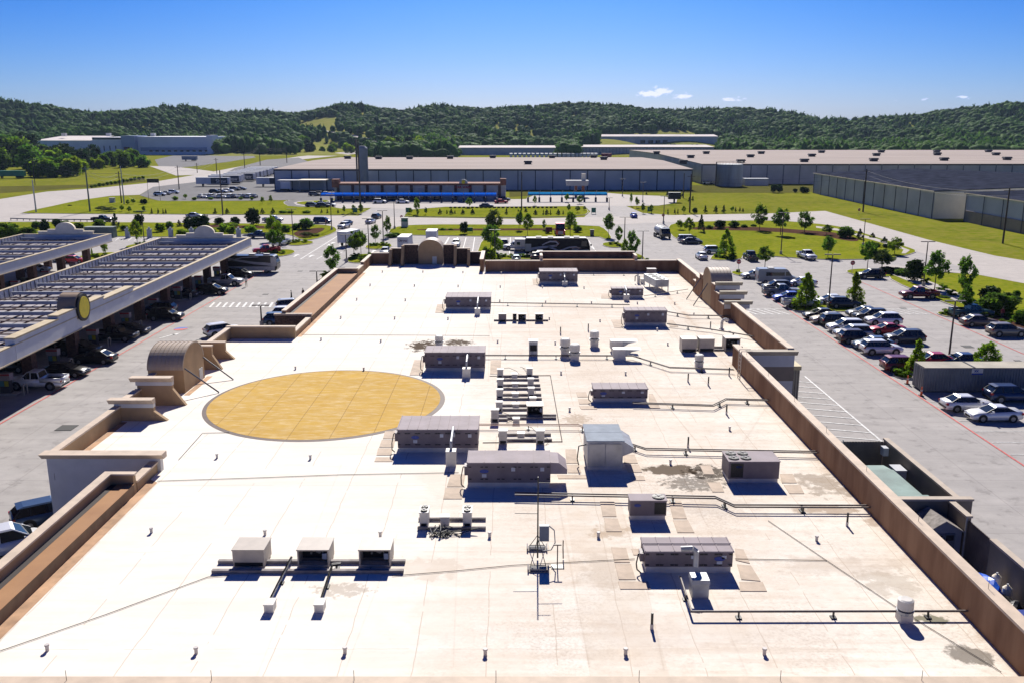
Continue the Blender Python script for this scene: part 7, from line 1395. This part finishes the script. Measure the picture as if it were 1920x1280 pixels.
for (px, pb, ptp, w_, k) in BG:
    x, y = P(px, pb); h = hgt(ptp, y); W = msize(w_, y); zone = 'in the left meadow belt' if px < 300 else 'beside the hill road' if px < 705 else 'behind the long warehouse' if px < 1100 else 'behind the ribbed warehouse'
    i = cn.get((k, zone), 0); cn[(k, zone)] = i+1; ds = dict(b='broad green tree',d='dark dense tree',l='lime green tree',g='thin olive tree')[k]
    n1 = ORD[i] if i < 20 else 'twenty '+ORD[i-20]
    o = place(TP[k][rb.randrange(2)], (x, y, -h*.08), rb.uniform(0,6), 'tall %s %s, %s from left'%(ds, zone, n1), None, (W, W, h*1.2)); o.name = 'broadleaf_tree'; o['category'] = 'tree'; o['group'] = 'tall background trees'
for i in range(14): px = 172+i*7.4; trees('in the row along the crossing road, %s of the row'%ORD[i], [(px, 353-i*1.25, 346-i*1.3-(i%3), 7, 'l' if i % 2 else 'b')])
# low planting on the islands
gp = thing('planting_clump','x','plant'); me = crown_mesh('blades','bush',55,10,60,.09,leaf_lime); c = bpy.data.objects.new('blades', me); COL.objects.link(c); c.parent = gp; MB().cyl((0,0,0),(0,0,.2),.2,.1,8).build('root_clump', leaf_olive, parent=gp)
def clumps(zone, pts, s=1.):
    for i, (x, y) in enumerate(sorted(pts)): q = P(x, y); o = place(gp, (*q, .12), i*2.1, 'low planting clump, %s from left, %s'%(ORD[i%20], zone), 'low planting clumps on the islands', (2.1*s, 2.1*s, 1.15*s))
clumps('on the planted island of the right lot', [(1486,576),(1496,577),(1505,577),(1524,577),(1532,575),(1563,577),(1573,576),(1583,577),(1592,577),(1602,578),(1612,578)],1.1)
clumps('on the island left of the parapet steps', [(664,486),(674,487),(684,486),(694,485),(700,482),(671,483),(688,489),(680,491)]); clumps('on the island beyond the steps', [(698,463),(706,462),(714,461),(722,462),(728,464)],.9); clumps('on the pointed island', [(552,457),(560,455),(570,456)],.9); clumps('on the island beside the red pickup', [(508,477),(517,476),(528,477)],.9)
clumps('in the hedge before the coach', [(936,483),(946,483),(956,484),(978,484),(986,484),(1032,482),(1042,482),(1052,482),(1060,482),(1098,482),(1108,482),(1118,482),(1128,482),(1138,482),(1150,482),(1160,482)],.9); clumps('on the nose island', [(1172,486),(1180,488),(1190,489),(1199,490)],.9); clumps('on the far left islands', [(170,484),(182,483),(195,482),(258,462),(268,461)],.9); clumps('on the small islands of the right lot', [(1688,704),(1697,706),(1770,591),(1780,591)],.9); clumps('by the left storefront canopy', [(610,524),(617,518)],1.1); clumps('at the foot of the berm tree', [(1345,484),(1355,485),(1366,485),(1376,483)],.9); clumps('beside the small lit island', [(1146,460),(1156,459)],.8); clumps('along the pavement beds', [(1700,520),(1735,532),(1764,545),(1786,556),(1818,572),(1830,580),(1850,598),(1888,612)],1.1)
# ------------------------------------------------------------ people
def person(label, px, py, shirt, trousers, hd, stride=.18, skin=(.35,.2,.14), z=.03, hair=(.02,.015,.01), arm=.1, pos=None):
    x, y = pos or P(px, py); J = [(0,0,.96),(0,0,1.22),(0,0,1.44),(0,0,1.53),(0,.01,1.66),(-.2,0,1.41),(-.26,.02,1.13),(-.27,-.12+arm,.88),(.2,0,1.41),(.26,.02,1.13),(.27,.12-arm,.88),(-.1,0,.9),(-.1,stride*.6,.5),(-.1,stride,.08),(-.1,stride-.14,.03),(.1,0,.9),(.1,-stride*.3,.5),(.1,-stride,.08),(.1,-stride-.14,.03)]
    Ed = [(0,1),(1,2),(2,3),(3,4),(2,5),(5,6),(6,7),(2,8),(8,9),(9,10),(0,11),(11,12),(12,13),(13,14),(0,15),(15,16),(16,17),(17,18)]
    Rd = [.15,.14,.15,.06,.105,.075,.045,.035,.075,.045,.035,.1,.065,.045,.04,.1,.065,.045,.04]
    me = bpy.data.meshes.new('person'); me.from_pydata(J, Ed, []); o = bpy.data.objects.new('person', me); COL.objects.link(o)
    mo = o.modifiers.new('Skin', 'SKIN'); 
    for v, r in zip(me.skin_vertices[0].data, Rd): v.radius = (r, r*.8)
    me.skin_vertices[0].data[0].use_root = True; o.modifiers.new('Sub', 'SUBSURF').levels = 1
    m = bpy.data.materials.new('person_'+label[:8]); m.use_nodes = True; nt = m.node_tree; b = nt.nodes['Principled BSDF']; tc = N(nt,'ShaderNodeTexCoord'); sp = N(nt,'ShaderNodeSeparateXYZ'); nt.links.new(tc.outputs['Object'], sp.inputs[0]); cr = N(nt,'ShaderNodeValToRGB'); nt.links.new(M_(nt,'DIVIDE',sp.outputs[2],1.8), cr.inputs[0]); cr.color_ramp.interpolation = 'CONSTANT'
    cr.color_ramp.elements[0].color = (*trousers,1); cr.color_ramp.elements[1].position = .53; cr.color_ramp.elements[1].color = (*shirt,1); e = cr.color_ramp.elements.new(.835); e.color = (*skin,1); e = cr.color_ramp.elements.new(.95); e.color = (*hair,1); nt.links.new(cr.outputs[0], b.inputs['Base Color']); b.inputs['Roughness'].default_value = .85
    dg = bpy.context.evaluated_depsgraph_get(); me2 = bpy.data.meshes.new_from_object(o.evaluated_get(dg)); bpy.data.objects.remove(o); me2.materials.append(m); o = bpy.data.objects.new('person', me2); COL.objects.link(o); o.location = (x, y, z); o.rotation_euler = (0,0,R_(hd))
    q = MB().cyl((0,.02,1.70),(0,.03,1.80),.105,.07,10); sub(q, 'hair', mat('hair_dark', hair), o); return tag(o, label, 'person')
person('person in white shirt and tan shorts walking by the red line', 462, 538, (.6,.58,.56), (.22,.15,.09), 20)
person('person in long dark clothes by the end of the striped crossing', 547, 566, (.02,.02,.025), (.015,.015,.02), 100, .25)
person('person in dark top seen over the storefront canopy edge', 569, 562, (.05,.02,.02), (.02,.02,.03), 60)
person('person in black standing at the tail of the shaded crossover', 1651, 524, (.012,.012,.015), (.012,.012,.015), 90, .1)
person('person in dark red top standing among the shrubs at right', 1878, 602, (.2,.015,.02), (.03,.03,.05), 180, .05, z=.17)
person('person in pink top standing at the roadside lamp', 611, 424, (.4,.12,.12), (.05,.05,.08), 90, .1)

mb = MB().box(-1500,1500,-70,2300,-1.5,125); hz = bpy.data.materials.new('haze'); hz.use_nodes = True; nt = hz.node_tree; nt.nodes.clear(); pv = N(nt,'ShaderNodeVolumePrincipled'); pv.inputs['Color'].default_value = (.55,.72,1,1); pv.inputs['Density'].default_value = .000042; pv.inputs['Anisotropy'].default_value = .2
mo = N(nt,'ShaderNodeOutputMaterial'); nt.links.new(pv.outputs[0], mo.inputs['Volume']); o = mb.build('haze', hz); tag(o, kind='stuff')
